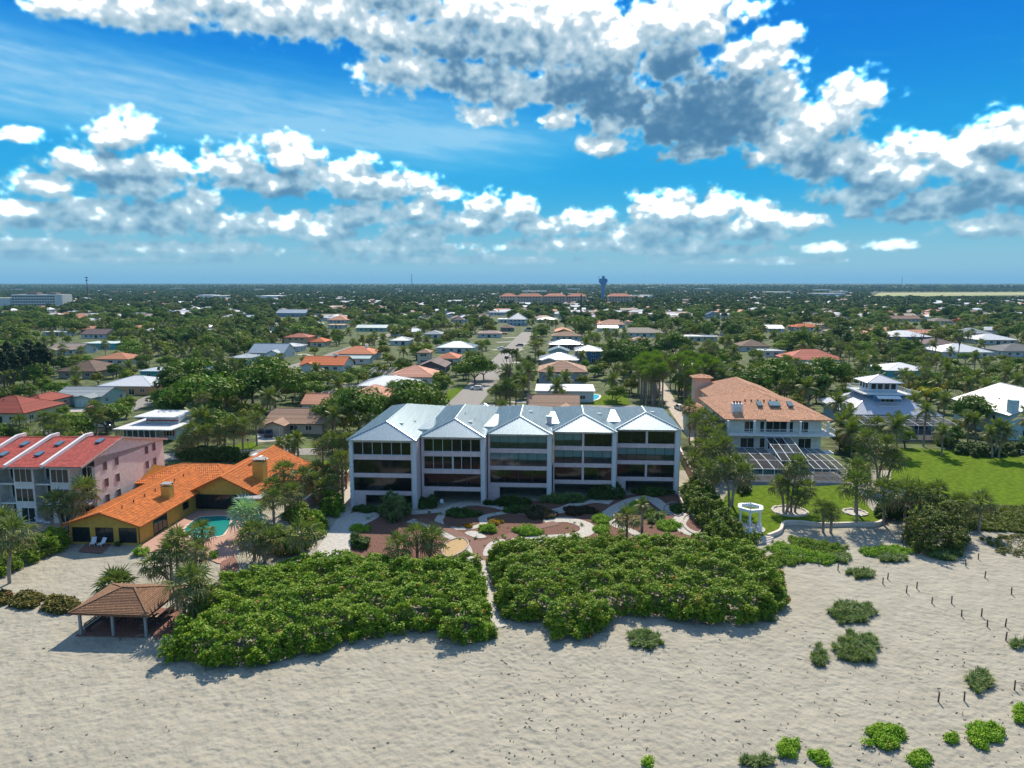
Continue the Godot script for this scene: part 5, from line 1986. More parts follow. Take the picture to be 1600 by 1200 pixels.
	while made < 296 and tries < 6000:
		tries += 1
		var t := rng.randf()
		var z := -470.0 - 1900.0 * t * t
		var x := rng.randf_range(-0.76, 0.76) * -z
		var q := Vector3(x, 0, z)
		if _taken(q, 14.0):
			continue
		var p: Array = protos[pick[rng.randi() % pick.size()]]
		if z > -760.0 and p[2] == "white" and rng.randf() < 0.5:
			continue
		var seen := px(q + Vector3(0, 4, 0))
		var hidden := false
		for v in views:
			if q.z > v[4] and seen.x > v[0] - 12 and seen.x < v[2] + 12 and seen.y > v[1] - 6 and seen.y < v[3] + 6:
				hidden = true
		if hidden or (x / -z > 0.5 and z < -1400.0):
			continue
		var where := "in the middle distance" if z > -760.0 else ("far off among the treetops" if z > -1300.0 else "near the skyline")
		var h := thing("distant_house", "small house with %s roof %s" % [p[2], where], "house", q, rng.randf_range(-12, 12) + (90.0 if rng.randf() < 0.3 else 0.0), "houses scattered through the treed town")
		part(h, "wall", p[0], wmat)
		part(h, "roof", p[1], rmat)
		boxes.append([q, 11.0, 9.0, 0.0])
		clear_far(q, 11.0)
		made += 1
	# the many roofs farther out, past what can be told apart
	var lots := []
	for i in protos.size():
		lots.append([])
	for i in 1150:
		var t := rng.randf()
		var z := -680.0 - 2500.0 * pow(t, 1.4)
		var x := rng.randf_range(-0.76, 0.76) * -z
		if (x / -z > 0.5 and z < -1400.0) or _taken(Vector3(x, 0, z), 7.0):
			continue
		var seen := px(Vector3(x, 4, z))
		var hidden := false
		for v in views:
			if z > v[4] and seen.x > v[0] - 12 and seen.x < v[2] + 12 and seen.y > v[1] - 6 and seen.y < v[3] + 6:
				hidden = true
				break
		if hidden:
			continue
		lots[[0, 1, 2, 3, 2, 4, 5, 6, 7, 8, 9, 8][rng.randi() % 12]].append(Transform3D(Basis(Vector3.UP, rng.randf_range(-0.2, 0.2) + (PI / 2 if rng.randf() < 0.3 else 0.0)), Vector3(x, 0, z)))
		clear_far(Vector3(x, 0, z), 11.0)
	for i in protos.size():
		many("far_walls", lots[i], protos[i][0], wmat, "walls of the far houses with %s roofs, %s" % [protos[i][2], "hipped" if i % 2 == 0 else "gabled"], "houses", 0.1)
		many("far_roofs", lots[i], protos[i][1], rmat, "massed %s %s roofs of the far town" % [protos[i][2], "hipped" if i % 2 == 0 else "gabled"], "houses", 0.15)
	for i in 30:
		var z := rng.randf_range(-1500.0, -3800.0)
		var x := rng.randf_range(-0.74, 0.48) * -z
		if _taken(Vector3(x, 0, z), 40.0):
			continue
		var w := rng.randf_range(14.0, 45.0)
		var d := rng.randf_range(16.0, 30.0)
		var hh := rng.randf_range(4.5, 8.0)
		var tone := rng.randf_range(0.45, 0.78)
		var hall := thing("commercial_hall", "long pale flat-roofed hall near the skyline", "building", Vector3(x, 0, z), rng.randf_range(-8, 8), "pale halls near the skyline")
		var wm := mb(Color(tone, tone, tone * 0.98))
		wm.box(Vector3(-w, -0.5, -d), Vector3(w, hh, d))
		part(hall, "wall", wm.mesh(), wmat)
		var rm := mb(Color(tone, tone, tone * 1.02))
		rm.box(Vector3(-w - 0.5, hh, -d - 0.5), Vector3(w + 0.5, hh + 1.2, d + 0.5))
		part(hall, "roof", rm.mesh(), rmat)
		boxes.append([hall.position, w + 3, d + 3, 0.0])
		for step in 6:
			clear_far(Vector3(x, 0, z + d + 20.0 * step), w)


var far_clear := {}


# no tree of the far woods may stand on a house or right in front of it
func clear_far(q: Vector3, half: float) -> void:
	var x := q.x - half - 3.0
	while x <= q.x + half + 3.0:
		var z := q.z - 9.0
		while z <= q.z + 19.0:
			far_clear[Vector2i(int(floor(x / 6.0)), int(floor(z / 6.0)))] = true
			z += 6.0
		x += 6.0


func _taken(q: Vector3, margin: float) -> bool:
	for b in boxes:
		var d: Vector3 = q - b[0]
		if absf(d.x) > b[1] + b[2] + margin or absf(d.z) > b[1] + b[2] + margin:
			continue
		d = d.rotated(Vector3.UP, -deg_to_rad(b[3]))
		if absf(d.x) < b[1] + margin and absf(d.z) < b[2] + margin:
			return true
	for l in lanes:
		var a: Vector3 = l[0]
		var b: Vector3 = l[1]
		if minf(absf(q.z - a.z), absf(q.z - b.z)) > 40.0 + margin + (b - a).length():
			continue
		var c := Geometry3D.get_closest_point_to_segment(q, Vector3(a.x, 0, a.z), Vector3(b.x, 0, b.z))
		if c.distance_to(Vector3(q.x, 0, q.z)) < l[2] + margin * 0.6:
			return true
	return false


func make_pavilion() -> void:
	var at := Vector3(-40.7, sand_height(-40.7, -71.6) - 0.05, -71.6)
	var root := thing("picnic_pavilion", "open beach pavilion with brown shingle hip roof on pale posts", "pavilion", at, -4)
	refs.append([at, "the beach pavilion"])
	boxes.append([at, 5.0, 4.6, 0.0])
	var wood := mat("pale_post", Color(0.34, 0.36, 0.36), 0.8, 0.0, "mottle", 0.7)
	var dark := mat("dark_timber", Color(0.075, 0.055, 0.045), 0.8, 0.0, "mottle", 0.7)
	var r := mb()
	hip_roof(r, -4.25, 4.25, -3.6, 3.6, 2.65, 0.36, "course", Color(0.46, 0.235, 0.12), "x", 0.4, 0.22)
	part(root, "roof", r.mesh(), mat("brown_shingle", Color.WHITE, 0.9, 0.0, "strong", 1.1, "rough", 0.6))
	var floor_m := mb()
	floor_m.box(Vector3(-3.9, -0.25, -3.3), Vector3(3.9, 0.09, 3.3))
	part(root, "floor", floor_m.mesh(), mat("deck_brick", Color(0.46, 0.22, 0.16), 0.9))
	for x in [-3.5, 0.0, 3.5]:
		for z in [-3.0, 3.0]:
			var p := mb()
			p.box(Vector3(x - 0.12, -0.3, z - 0.12), Vector3(x + 0.12, 2.55, z + 0.12))
			part(root, "post", p.mesh(), wood)
	var b := mb()
	for z in [-3.0, 3.0]:
		b.bar(Vector3(-3.9, 2.4, z), Vector3(3.9, 2.4, z), 0.12, 0.25)
	for x in [-3.5, 3.5]:
		b.bar(Vector3(x, 2.41, -3.3), Vector3(x, 2.41, 3.3), 0.12, 0.24)
	part(root, "beam", b.mesh(), wood)
	for s in [-1.0, 1.0]:
		var n := thing("slatted_bench", "dark slatted bench inside the beach pavilion along its %s side" % ("hedge" if s < 0 else "thicket"), "bench", root.transform * Vector3(s * 3.1, 0.09, 0), -4)
		for k in 3:
			var sl := mb()
			sl.bar(Vector3(-0.15 + 0.16 * k, 0.45, -2.7), Vector3(-0.15 + 0.16 * k, 0.45, 2.7), 0.13, 0.05)
			part(n, "seat_slat", sl.mesh(), dark)
		for k in 2:
			var sl := mb()
			sl.bar(Vector3(s * 0.25, 0.68 + 0.22 * k, -2.7), Vector3(s * 0.25, 0.68 + 0.22 * k, 2.7), 0.05, 0.13)
			part(n, "back_slat", sl.mesh(), dark)
		for z in [-2.5, 0.0, 2.5]:
			var lg := mb()
			lg.box(Vector3(-0.2, 0, z - 0.05), Vector3(0.28, 0.42, z + 0.05))
			part(n, "leg", lg.mesh(), dark)
	for q in [[-1.5, 0.2, "picnic table under the pavilion roof nearer the hedge"], [1.5, -0.3, "picnic table under the pavilion roof nearer the thicket"]]:
		var t := thing("picnic_table", q[2], "table", root.transform * Vector3(q[0], 0.09, q[1]), 80)
		var tm := mb()
		tm.box(Vector3(-0.95, 0.7, -0.4), Vector3(0.95, 0.76, 0.4))
		part(t, "tabletop", tm.mesh(), dark)
		for s in [-1.0, 1.0]:
			var bm := mb()
			bm.box(Vector3(-0.95, 0.42, s * 0.72 - 0.14), Vector3(0.95, 0.47, s * 0.72 + 0.14))
			part(t, "bench", bm.mesh(), dark)
			var lm := mb()
			lm.bar(Vector3(s * 0.6, 0, -0.7), Vector3(s * 0.6, 0.7, -0.15), 0.09)
			lm.bar(Vector3(s * 0.6, 0, 0.7), Vector3(s * 0.6, 0.7, 0.15), 0.09)
			lm.bar(Vector3(s * 0.6, 0.4, -0.8), Vector3(s * 0.6, 0.4, 0.8), 0.08)
			part(t, "leg", lm.mesh(), dark)
	structure("pavilion_walk", sheet_mesh(pixels([[236, 985], [262, 962], [282, 952], [290, 966], [262, 985], [245, 1000]], 0.3), 0.30), mat("deck_brick", Color(0.46, 0.22, 0.16), 0.9))
	# a heap of timber beside it
	var heap := thing("timber_pile", "small pile of reddish boards on the sand beside the pavilion", "timber", Vector3(-34.9, sand_height(-34.9, -69.4), -69.4), 60)
	for k in 6:
		var m := mb()
		m.bar(Vector3(-1.2 + 0.1 * k, 0.06 + 0.09 * (k / 3), -0.3 + 0.22 * (k % 3)), Vector3(1.2 - 0.07 * k, 0.08 + 0.09 * (k / 3), -0.25 + 0.22 * (k % 3)), 0.18, 0.08)
		part(heap, "board", m.mesh(), mat("red_board", Color(0.22, 0.09, 0.055), 0.85))


func make_garden() -> void:
	var mulch := mat("red_mulch", Color(0.33, 0.145, 0.095), 0.95, 0.0, "strong", 1.6, "rough", 1.0)
	var pale := mat("pale_path", Color(0.56, 0.53, 0.47), 0.9, 0.0, "mottle", 3.0, "rough", 0.4)
	var white_sand := mat("white_sand", Color(0.60, 0.57, 0.52), 0.95, 0.0, "mottle", 3.0, "rough", 0.7)
	var brick := mat("garden_brick", Color(0.40, 0.20, 0.15), 0.9, 0.0, "strong", 0.8, "rough", 0.5)
	var tan := mat("tan_gravel", Color(0.55, 0.38, 0.18), 0.95, 0.0, "mottle", 2.0)
	structure("mulch_bed", sheet_mesh(pixels([[546, 800], [640, 798], [760, 790], [900, 778], [1058, 770], [1090, 806], [1110, 838], [1090, 850], [760, 880], [740, 874], [640, 886], [540, 872], [546, 848], [552, 822]]), 0.085), mulch)
	structure("sand_court", sheet_mesh(smooth_loop(pixels([[497, 872], [528, 826], [548, 803], [585, 801], [592, 808], [568, 822], [556, 834], [548, 852], [545, 868], [520, 880]])), 0.092), white_sand)
	structure("side_path", ribbon_mesh(smooth_loop(pixels([[500, 868], [524, 830], [538, 805], [546, 780], [548, 760]]), false), 1.8, 0.097), pale)
	var paths := [
		[[[640, 814], [668, 820], [690, 832], [717, 843], [735, 853], [741, 866], [738, 880]], 1.9],
		[[[700, 797], [730, 787], [770, 790], [800, 797], [840, 803], [880, 797], [905, 787], [930, 783], [955, 786]], 2.4],
		[[[600, 806], [640, 802], [672, 800], [700, 797]], 2.0],
		[[[690, 826], [686, 812], [700, 799]], 1.3],
		[[[690, 826], [730, 826], [755, 820], [757, 808], [800, 800]], 1.3],
		[[[945, 808], [965, 793], [990, 782], [1015, 779], [1030, 788], [1050, 802], [1066, 806], [1060, 820], [1075, 832], [1100, 838]], 2.2],
		[[[850, 815], [885, 813], [912, 820], [918, 830], [900, 838], [850, 842], [800, 846]], 2.3],
		[[[954, 812], [962, 822], [985, 830], [1000, 840]], 1.3],
	]
	for i in paths.size():
		structure("garden_path", ribbon_mesh(smooth_loop(pixels(paths[i][0]), false), paths[i][1], 0.097 + 0.004 * i), pale)
	structure("brick_walk", ribbon_mesh(smooth_loop(pixels([[655, 812], [690, 824], [720, 838], [742, 850], [750, 868], [752, 884]]), false), 1.7, 0.135), brick)
	structure("brick_walk", ribbon_mesh(smooth_loop(pixels([[746, 852], [770, 846], [800, 838], [835, 826], [870, 818]]), false), 1.8, 0.139), brick)
	structure("tan_disc", sheet_mesh(smooth_loop(pixels([[690, 862], [700, 848], [722, 842], [732, 852], [722, 864], [700, 872]])), 0.143), tan)
	structure("white_disc", sheet_mesh(smooth_loop(pixels([[756, 870], [760, 854], [775, 845], [790, 846], [786, 862]])), 0.147), white_sand)
	structure("white_disc", sheet_mesh(smooth_loop(pixels([[726, 834], [742, 831], [760, 840], [745, 842]])), 0.147), white_sand)
	structure("thicket_path", ribbon_mesh(smooth_loop(pixels([[751, 878], [755, 905], [762, 935], [770, 962], [785, 982]]), false), 1.15, 0.2, 0.1), pale)
	# small plants dotted over the mulch
	rng.seed = 404
	var herbs := [clump_mesh(71, 22, 0.13, 0.26), clump_mesh(72, 26, 0.11, 0.22), blade_mesh(73, 20, 0.45)]
	var herb_mats := []
	for c in [Color(0.16, 0.30, 0.03), Color(0.09, 0.17, 0.025), Color(0.22, 0.26, 0.10)]:
		var hm: StandardMaterial3D = leaf_mat("herb_%d" % herb_mats.size(), 0.6, 0.6)
		hm.albedo_color = c.linear_to_srgb()
		herb_mats.append(hm)
	var words := ["bright green rounded plant", "dark green rounded plant", "pale spiky plant"]
	rng.seed = 405
	for i in 95:
		var q := gp(rng.randf_range(560, 1080), rng.randf_range(800, 872), 0.09)
		var w := i % 3
		var herb := thing("bedding_plant", "small %s dotted over the red mulch" % words[w], "plant", q, rng.randf_range(0, 360), "bedding plants on the red mulch")
		var s := rng.randf_range(0.8, 1.9)
		part(herb, "leaves", herbs[w], herb_mats[w], Transform3D(Basis().scaled(Vector3.ONE * s), Vector3(0, 0.05, 0)))
	# edging blocks along the brick walk's sides
	var edge := mat("edging_stone", Color(0.36, 0.30, 0.27), 0.9)
	for loop in [[[690, 862], [700, 848], [722, 842], [732, 852], [722, 864], [700, 872]], [[1037, 796], [1052, 786], [1068, 796], [1060, 808]], [[1068, 812], [1078, 806], [1096, 822], [1088, 836], [1070, 826]]]:
		var p := smooth_loop(pixels(loop), true, 6)
		var o := thing("bed_edging", "ring of low dark edging stones around a bed in the condominium garden", "edging", p[0], 0, "edging rings in the condominium garden")
		var rel := _rel(p, p[0])
		rel.append(rel[0])
		part(o, "edging", ribbon_mesh(rel, 0.16, 0.26, 0.18), edge)


func make_gazebo() -> void:
	var at := gp(1171, 826, 0.5)
	var root := thing("garden_gazebo", "white hexagonal columned gazebo without roof on a round stone base", "gazebo", at, 12)
	var white := mat("gazebo_white", Color(0.70, 0.74, 0.78), 0.6)
	var stone := mat("base_stone", Color(0.60, 0.54, 0.45), 0.85, 0.0, "mottle", 1.0)
	var b := mb()
	b.tube(Vector3(0, -0.3, 0), Vector3(0, 0.1, 0), 2.2, 2.2, 32)
	part(root, "base", b.mesh(), stone)
	var ring := mb()
	for k in 6:
		var t0 := TAU * k / 6
		var t1 := TAU * (k + 1) / 6
		var a := Vector3(cos(t0), 0, sin(t0)) * 1.62
		var c := Vector3(cos(t1), 0, sin(t1)) * 1.62
		ring.bar(a + Vector3(0, 3.12, 0), c + Vector3(0, 3.12, 0), 0.36, 0.34)
		ring.bar(a * 1.06 + Vector3(0, 3.33, 0), c * 1.06 + Vector3(0, 3.33, 0), 0.5, 0.1)
		var col := mb()
		var q := a * 0.96
		col.box(q + Vector3(-0.25, 0.1, -0.25), q + Vector3(0.25, 0.7, 0.25))
		col.tube(q + Vector3(0, 0.7, 0), q + Vector3(0, 0.82, 0), 0.22, 0.18, 12)
		col.tube(q + Vector3(0, 0.82, 0), q + Vector3(0, 2.78, 0), 0.155, 0.13, 12)
		col.tube(q + Vector3(0, 2.78, 0), q + Vector3(0, 2.95, 0), 0.14, 0.23, 12)
		part(root, "column", col.mesh(), white)
	part(root, "ring_beam", ring.mesh(), white)
	# statue in the middle
	var st := thing("garden_urn", "small tan stone urn standing inside the white gazebo", "urn", at + Vector3(0.1, 0.1, -0.2), 0)
	var um := mb()
	var prof := [[0.28, 0.0], [0.28, 0.08], [0.12, 0.14], [0.1, 0.3], [0.3, 0.55], [0.36, 0.75], [0.3, 0.85], [0.36, 0.9]]
	for i in prof.size() - 1:
		um.tube(Vector3(0, prof[i][1], 0), Vector3(0, prof[i + 1][1], 0), prof[i][0], prof[i + 1][0], 14, i == prof.size() - 2)
	part(st, "bowl", um.mesh(), stone)
	# retaining wall of the lawn, and the steps down
	var cap := mat("wall_cap", Color(0.62, 0.55, 0.48), 0.85)
	var p := smooth_loop(pixels([[1200, 836], [1219, 828], [1226, 816], [1252, 815], [1285, 818], [1334, 817], [1368, 817], [1380, 812]], 0.5), false, 4)
	var rw := thing("retaining_wall", "low curving pale stone wall holding the mansion lawn above the sand", "wall", Vector3(p[0].x, 0, p[0].z))
	var rel := _rel(p, rw.position)
	for i in rel.size() - 1:
		var m := mb()
		var a := Vector3(rel[i].x, 0, rel[i].z)
		var c := Vector3(rel[i + 1].x, 0, rel[i + 1].z)
		m.bar(a + Vector3(0, 0.26, 0), a.lerp(c, 0.985) + Vector3(0, 0.26, 0), 0.42, 0.75)
		part(rw, "stone_block", m.mesh(), cap)
	var sp := thing("garden_steps", "flight of pale stone steps from the gazebo lawn down to the beach", "steps", gp(1196, 842), -35)
	for k in 5:
		var m := mb()
		m.box(Vector3(-1.1, -0.2, 0.36 * k), Vector3(1.1, 0.48 - 0.11 * k, 0.36 * k + 0.35))
		part(sp, "step", m.mesh(), cap)
	# round beds on the lawns
	for q in [[1234, 799, 2.6, "ring of stones around the clump of palms on the mansion lawn"], [1336, 801, 1.7, "ring of stones around the palm by the retaining wall"]]:
		var c := gp(q[0], q[1], 0.5)
		var o := thing("stone_ring", q[3], "edging", c)
		var n := 26
		for k in n:
			var t0 := TAU * k / n
			var s := mb()
			var r: float = q[2]
			s.box(Vector3(-0.17, -0.05, -r / n * 3.0), Vector3(0.17, 0.13 + 0.05 * (k % 3), r / n * 3.0), Transform3D(Basis(Vector3.UP, -t0), Vector3(cos(t0) * r, 0, sin(t0) * r)))
			part(o, "stone", s.mesh(), mat("edge_pale", Color(0.55, 0.50, 0.43), 0.9))
		structure("bed_sand", sheet_mesh(_circle(c, q[2] - 0.1), 0.512), mat("white_sand", Color(0.60, 0.57, 0.52), 0.95))


func _circle(c: Vector3, r: float) -> Array:
	var out := []
	for k in 24:
		out.append(c + Vector3(cos(TAU * k / 24), 0, sin(TAU * k / 24)) * r)
	return out


# ---- leaves
func leaf_quad(m: MB, c: Vector3, nrm: Vector3, size: float, long := 1.0) -> void:
	var up := Vector3(rng.randf_range(-1, 1), rng.randf_range(-1, 1), rng.randf_range(-1, 1))
	var x := nrm.cross(up).normalized() * size * 0.5
	var y := nrm.cross(x).normalized() * size * 0.5 * long
	# a pointed leaf shape of two triangles folded along the middle
	var k := nrm * size * 0.12
	m.tri(c - y, c + x + k, c + y)
	m.tri(c - y, c + y, c - x + k)


# a crown: clumps spread through a volume, leaves through each clump's outer part
func crown_mesh(seed_no: int, rx: float, ry: float, clumps: int, leaves: int, leaf: float, base: Color, flat := 0.0, gap := 0.0) -> MB:
	rng.seed = seed_no
	var m := mb()
	for k in clumps:
		var d := Vector3(rng.randfn(), rng.randfn() * (1.0 - flat * 0.6) + 0.25, rng.randfn()).normalized()
		var out := pow(rng.randf(), 0.33) * (1.0 - gap * rng.randf())
		if d.y < -0.3:
			d.y *= 0.4
		var c := Vector3(d.x * rx, d.y * ry, d.z * rx) * out * 0.82
		var rc := rng.randf_range(0.20, 0.34) * rx
		var tone := rng.randf_range(0.72, 1.3)
		var warm := rng.randf_range(-0.15, 0.25)
		for i in leaves:
			var e := Vector3(rng.randfn(), rng.randfn() * 0.8 + 0.35, rng.randfn()).normalized()
			var q := c + Vector3(e.x, e.y * 0.62, e.z) * rc * rng.randf_range(0.7, 1.05)
			var j := tone * rng.randf_range(0.75, 1.25)
			m.col = Color(base.r * j * (1.0 + warm), base.g * j, base.b * j)
			var nn := (e + Vector3(rng.randf_range(-1, 1), rng.randf_range(-0.4, 1.2), rng.randf_range(-1, 1)) * 0.55).normalized()
			leaf_quad(m, q, nn, leaf * rng.randf_range(0.7, 1.3), 1.3)
	return m


func trunk_mesh(seed_no: int, high: float, r: float, spread: float, col: Color, limbs := 5) -> MB:
	rng.seed = seed_no
	var m := mb(col)
	var bend := Vector3(rng.randf_range(-0.4, 0.4), high * 0.5, rng.randf_range(-0.4, 0.4))
	m.tube(Vector3(0, -0.3, 0), bend, r * 1.15, r * 0.8, 7, false)
	for k in limbs:
		var t := TAU * k / limbs + rng.randf_range(-0.4, 0.4)
		var e := Vector3(cos(t) * spread * rng.randf_range(0.5, 0.9), high * rng.randf_range(0.8, 1.1), sin(t) * spread * rng.randf_range(0.5, 0.9))
		var mid := bend.lerp(e, 0.5) + Vector3(0, high * 0.06, 0)
		m.tube(bend - Vector3(0, 0.15, 0), mid, r * 0.62, r * 0.4, 6, false)
		m.tube(mid, e, r * 0.4, r * 0.15, 5, false)
	return m


# fan frond: a stalk along +z, then a pleated fan whose tips hang
func fan_frond(seed_no: int, stalk: float, r: float, droop: float, col: Color, blades := 11) -> MB:
	rng.seed = seed_no
	var m := mb(Color(col.r * 1.2, col.g * 1.1, col.b))
	var hub := Vector3(0, stalk * 0.22, stalk)
	m.bar(Vector3.ZERO, hub, 0.045)
	for k in blades:
		var t := lerpf(-1.9, 1.9, float(k) / (blades - 1)) + rng.randf_range(-0.06, 0.06)
		var d := Vector3(sin(t), 0.10 * cos(t * 2.0), cos(t))
		var side := Vector3(cos(t), 0, -sin(t)) * r * 0.085
		var j := rng.randf_range(0.7, 1.35)
		m.col = Color(col.r * j, col.g * j, col.b * j)
		var mid := hub + d * r * 0.5 + Vector3(0, 0.04, 0)
		var tip := hub + d * r * rng.randf_range(0.95, 1.3) - Vector3(0, droop * r * rng.randf_range(0.6, 1.3), 0)
		var lift := Vector3(0, 0.05 * r, 0)
		m.tri(hub, mid + side + lift, mid)
		m.tri(hub, mid, mid - side + lift)
		m.tri(mid, mid + side * 0.8 + lift, tip)
		m.tri(mid, tip, mid - side * 0.8 + lift)
	return m


# feather frond along +z, arching, with two rows of leaflets
func feather_frond(seed_no: int, length: float, droop: float, col: Color, pairs := 14) -> MB:
	rng.seed = seed_no
	var m := mb(col)
	var p := []
	for k in pairs + 1:
		var t := float(k) / pairs
		p.append(Vector3(0, length * (0.42 * t - droop * t * t), length * (t - 0.18 * t * t)))
	for k in pairs:
		m.col = Color(col.r * 1.2, col.g * 1.0, col.b * 1.0)
		m.bar(p[k], p[k + 1], 0.06 * (1.0 - 0.7 * k / pairs))
		if k < 1:
			continue
		var t := float(k) / pairs
		var ll := length * 0.30 * sin(PI * (0.12 + 0.83 * t)) + 0.1
		for s in [-1.0, 1.0]:
			var j := rng.randf_range(0.7, 1.3)
			m.col = Color(col.r * j, col.g * j, col.b * j)
			var dir: Vector3 = (p[k + 1] - p[k]).normalized()
			var tip: Vector3 = p[k] + Vector3(s * ll * 0.85, -ll * rng.randf_range(0.25, 0.6), 0) + dir * ll * 0.45
			var w := dir * length * 0.05
			m.tri(p[k] - w * 0.5, p[k] + w, tip)
	return m


var frond_sets := {}


# fronds placed round a crown; each its own part for near palms, joined for far ones
func frond_places(seed_no: int, count: int, low: float) -> Array:
	rng.seed = seed_no
	var out := []
	for k in count:
		var t := (k + 0.5) / count
		var el := lerpf(80.0, low, pow(t, 0.8)) + rng.randf_range(-9, 9)
		var az := k * 137.5 + rng.randf_range(-14, 14)
		var b := Basis(Vector3.UP, deg_to_rad(az)) * Basis(Vector3.RIGHT, deg_to_rad(-el)) * Basis(Vector3.BACK, rng.randf_range(-0.3, 0.3))
		out.append([Transform3D(b.scaled(Vector3.ONE * rng.randf_range(0.85, 1.12)), Vector3.ZERO), el])
	return out


func palm_trunk(seed_no: int, high: float, r: float, col: Color, lean: Vector3) -> ArrayMesh:
	rng.seed = seed_no
	var m := mb(col)
	var n := 6
	var prev := Vector3(0, -0.25, 0)
	for k in n:
		var t := float(k + 1) / n
		var q := Vector3(lean.x * t * t, high * t, lean.z * t * t)
		var j := rng.randf_range(0.8, 1.15)
		m.col = Color(col.r * j, col.g * j, col.b * j)
		m.tube(prev, q, r * (1.15 - 0.25 * t + 0.04 * (k % 2)), r * (1.1 - 0.28 * t), 8, k == n - 1)
		prev = q
	return m.mesh()


func palm(kind: String, at: Vector3, high: float, size: float, label: String, group: String, seed_no: int, near := true, lean := Vector3.ZERO) -> Node3D:
	var names := {"fan": "cabbage_palm", "feather": "coconut_palm", "silver": "silver_palm", "tall": "fan_palm", "stubby": "fan_palm_shrub"}
	var t := thing(names[kind], label, "palm", at, rng.randf_range(0, 360), group)
	var bark := mat("palm_bark", Color.WHITE, 0.9, 0.0, "mottle", 0.6, "rough", 0.6)
	var trunk_col := Color(0.36, 0.30, 0.25) if kind != "feather" else Color(0.36, 0.31, 0.25)
	if high > 0.3:
		part(t, "trunk", palm_trunk(seed_no, high, 0.19 if kind != "tall" else 0.2, trunk_col, lean), bark)
	if not frond_sets.has(kind):
		_make_fronds(kind)
	var set_of: Dictionary = frond_sets[kind]
	var lm := leaf_mat("palm_leaf", 0.55, 0.7)
	var top := Vector3(lean.x, maxf(high, 0.25), lean.z)
	if near:
		var pl := frond_places(seed_no, set_of.count, set_of.low)
		for i in pl.size():
			var el: float = pl[i][1]
			var k := 0 if el > 20.0 else (1 if el > -28.0 else 2)
			var x: Transform3D = pl[i][0]
			x.basis = x.basis.scaled(Vector3.ONE * size)
			x.origin = top
			var ms: Array = set_of.meshes[k]
			part(t, "frond" if k < 2 else "old_frond", ms[i % ms.size()], lm, x)
	else:
		var c: Array = set_of.crowns
		part(t, "crown", c[seed_no % c.size()], lm, Transform3D(Basis(Vector3.UP, seed_no).scaled(Vector3.ONE * size), top))
	return t


func _make_fronds(kind: String) -> void:
	var d := {"count": 22, "low": -46.0, "meshes": [[], [], []], "crowns": []}
	var green := Color(0.17, 0.215, 0.06)
	var mid := Color(0.165, 0.19, 0.06)
	var old := Color(0.22, 0.175, 0.09)
	if kind == "silver":
		green = Color(0.336, 0.493, 0.340)
		mid = Color(0.319, 0.458, 0.313)
		old = Color(0.269, 0.334, 0.218)
		d.count = 26
		d.low = -40.0
	if kind == "stubby":
		d.count = 24
		d.low = -5.0
	if kind == "tall":
		d.count = 26
		green = Color(0.17, 0.26, 0.035)
		mid = Color(0.16, 0.22, 0.035)
	if kind == "feather":
		d.count = 19
		d.low = -40.0
	for k in 3:
		var col: Color = [green, mid, old][k]
		for s in 2:
			if kind == "feather":
				d.meshes[k].append(feather_frond(50 + k * 7 + s, 2.9, [0.32, 0.55, 0.7][k], col).mesh())
			else:
				d.meshes[k].append(fan_frond(20 + k * 7 + s, 1.0, 0.95, [0.10, 0.34, 0.8][k], col).mesh())
	for s in 3:
		var pl := frond_places(900 + s, d.count, d.low)
		var m := SurfaceTool.new()
		m.begin(Mesh.PRIMITIVE_TRIANGLES)
		for i in pl.size():
			var el: float = pl[i][1]
			var k := 0 if el > 20.0 else (1 if el > -28.0 else 2)
			m.append_from(d.meshes[k][i % 2], 0, pl[i][0])
		d.crowns.append(m.commit())
	frond_sets[kind] = d


# a palm given by its foot and its crown centre in the photograph
func palm_px(kind: String, u: float, v: float, cu: float, cv: float, size: float, label: String, group: String, seed_no: int, ground := 0.0, near := true) -> void:
	var at := gp(u, v, ground)
	if at.z > -100.0 and ground == 0.0:
		at.y = sand_height(at.x, at.z)
	var h := clampf(height_at(cv, at) - at.y, 0.1, 16.0)
	var r := ray(cu, cv)
	var cx := r.x * (at.z / r.z)
	var lean := Vector3(clampf(cx - at.x, -2.2, 2.2), 0, rng.randf_range(-0.3, 0.3))
	var t := palm(kind, at, h, size, label, group, seed_no, near)
	# lean is in the world, the node is turned
	if absf(lean.x) > 0.25 and t.has_node("trunk"):
		t.rotation_degrees.y = 0.0
		var tr: MeshInstance3D = t.get_node("trunk")
		tr.mesh = palm_trunk(seed_no, h, 0.19, Color(0.36, 0.30, 0.25), lean)
		for c in t.get_children():
			if c != tr:
				c.position += lean


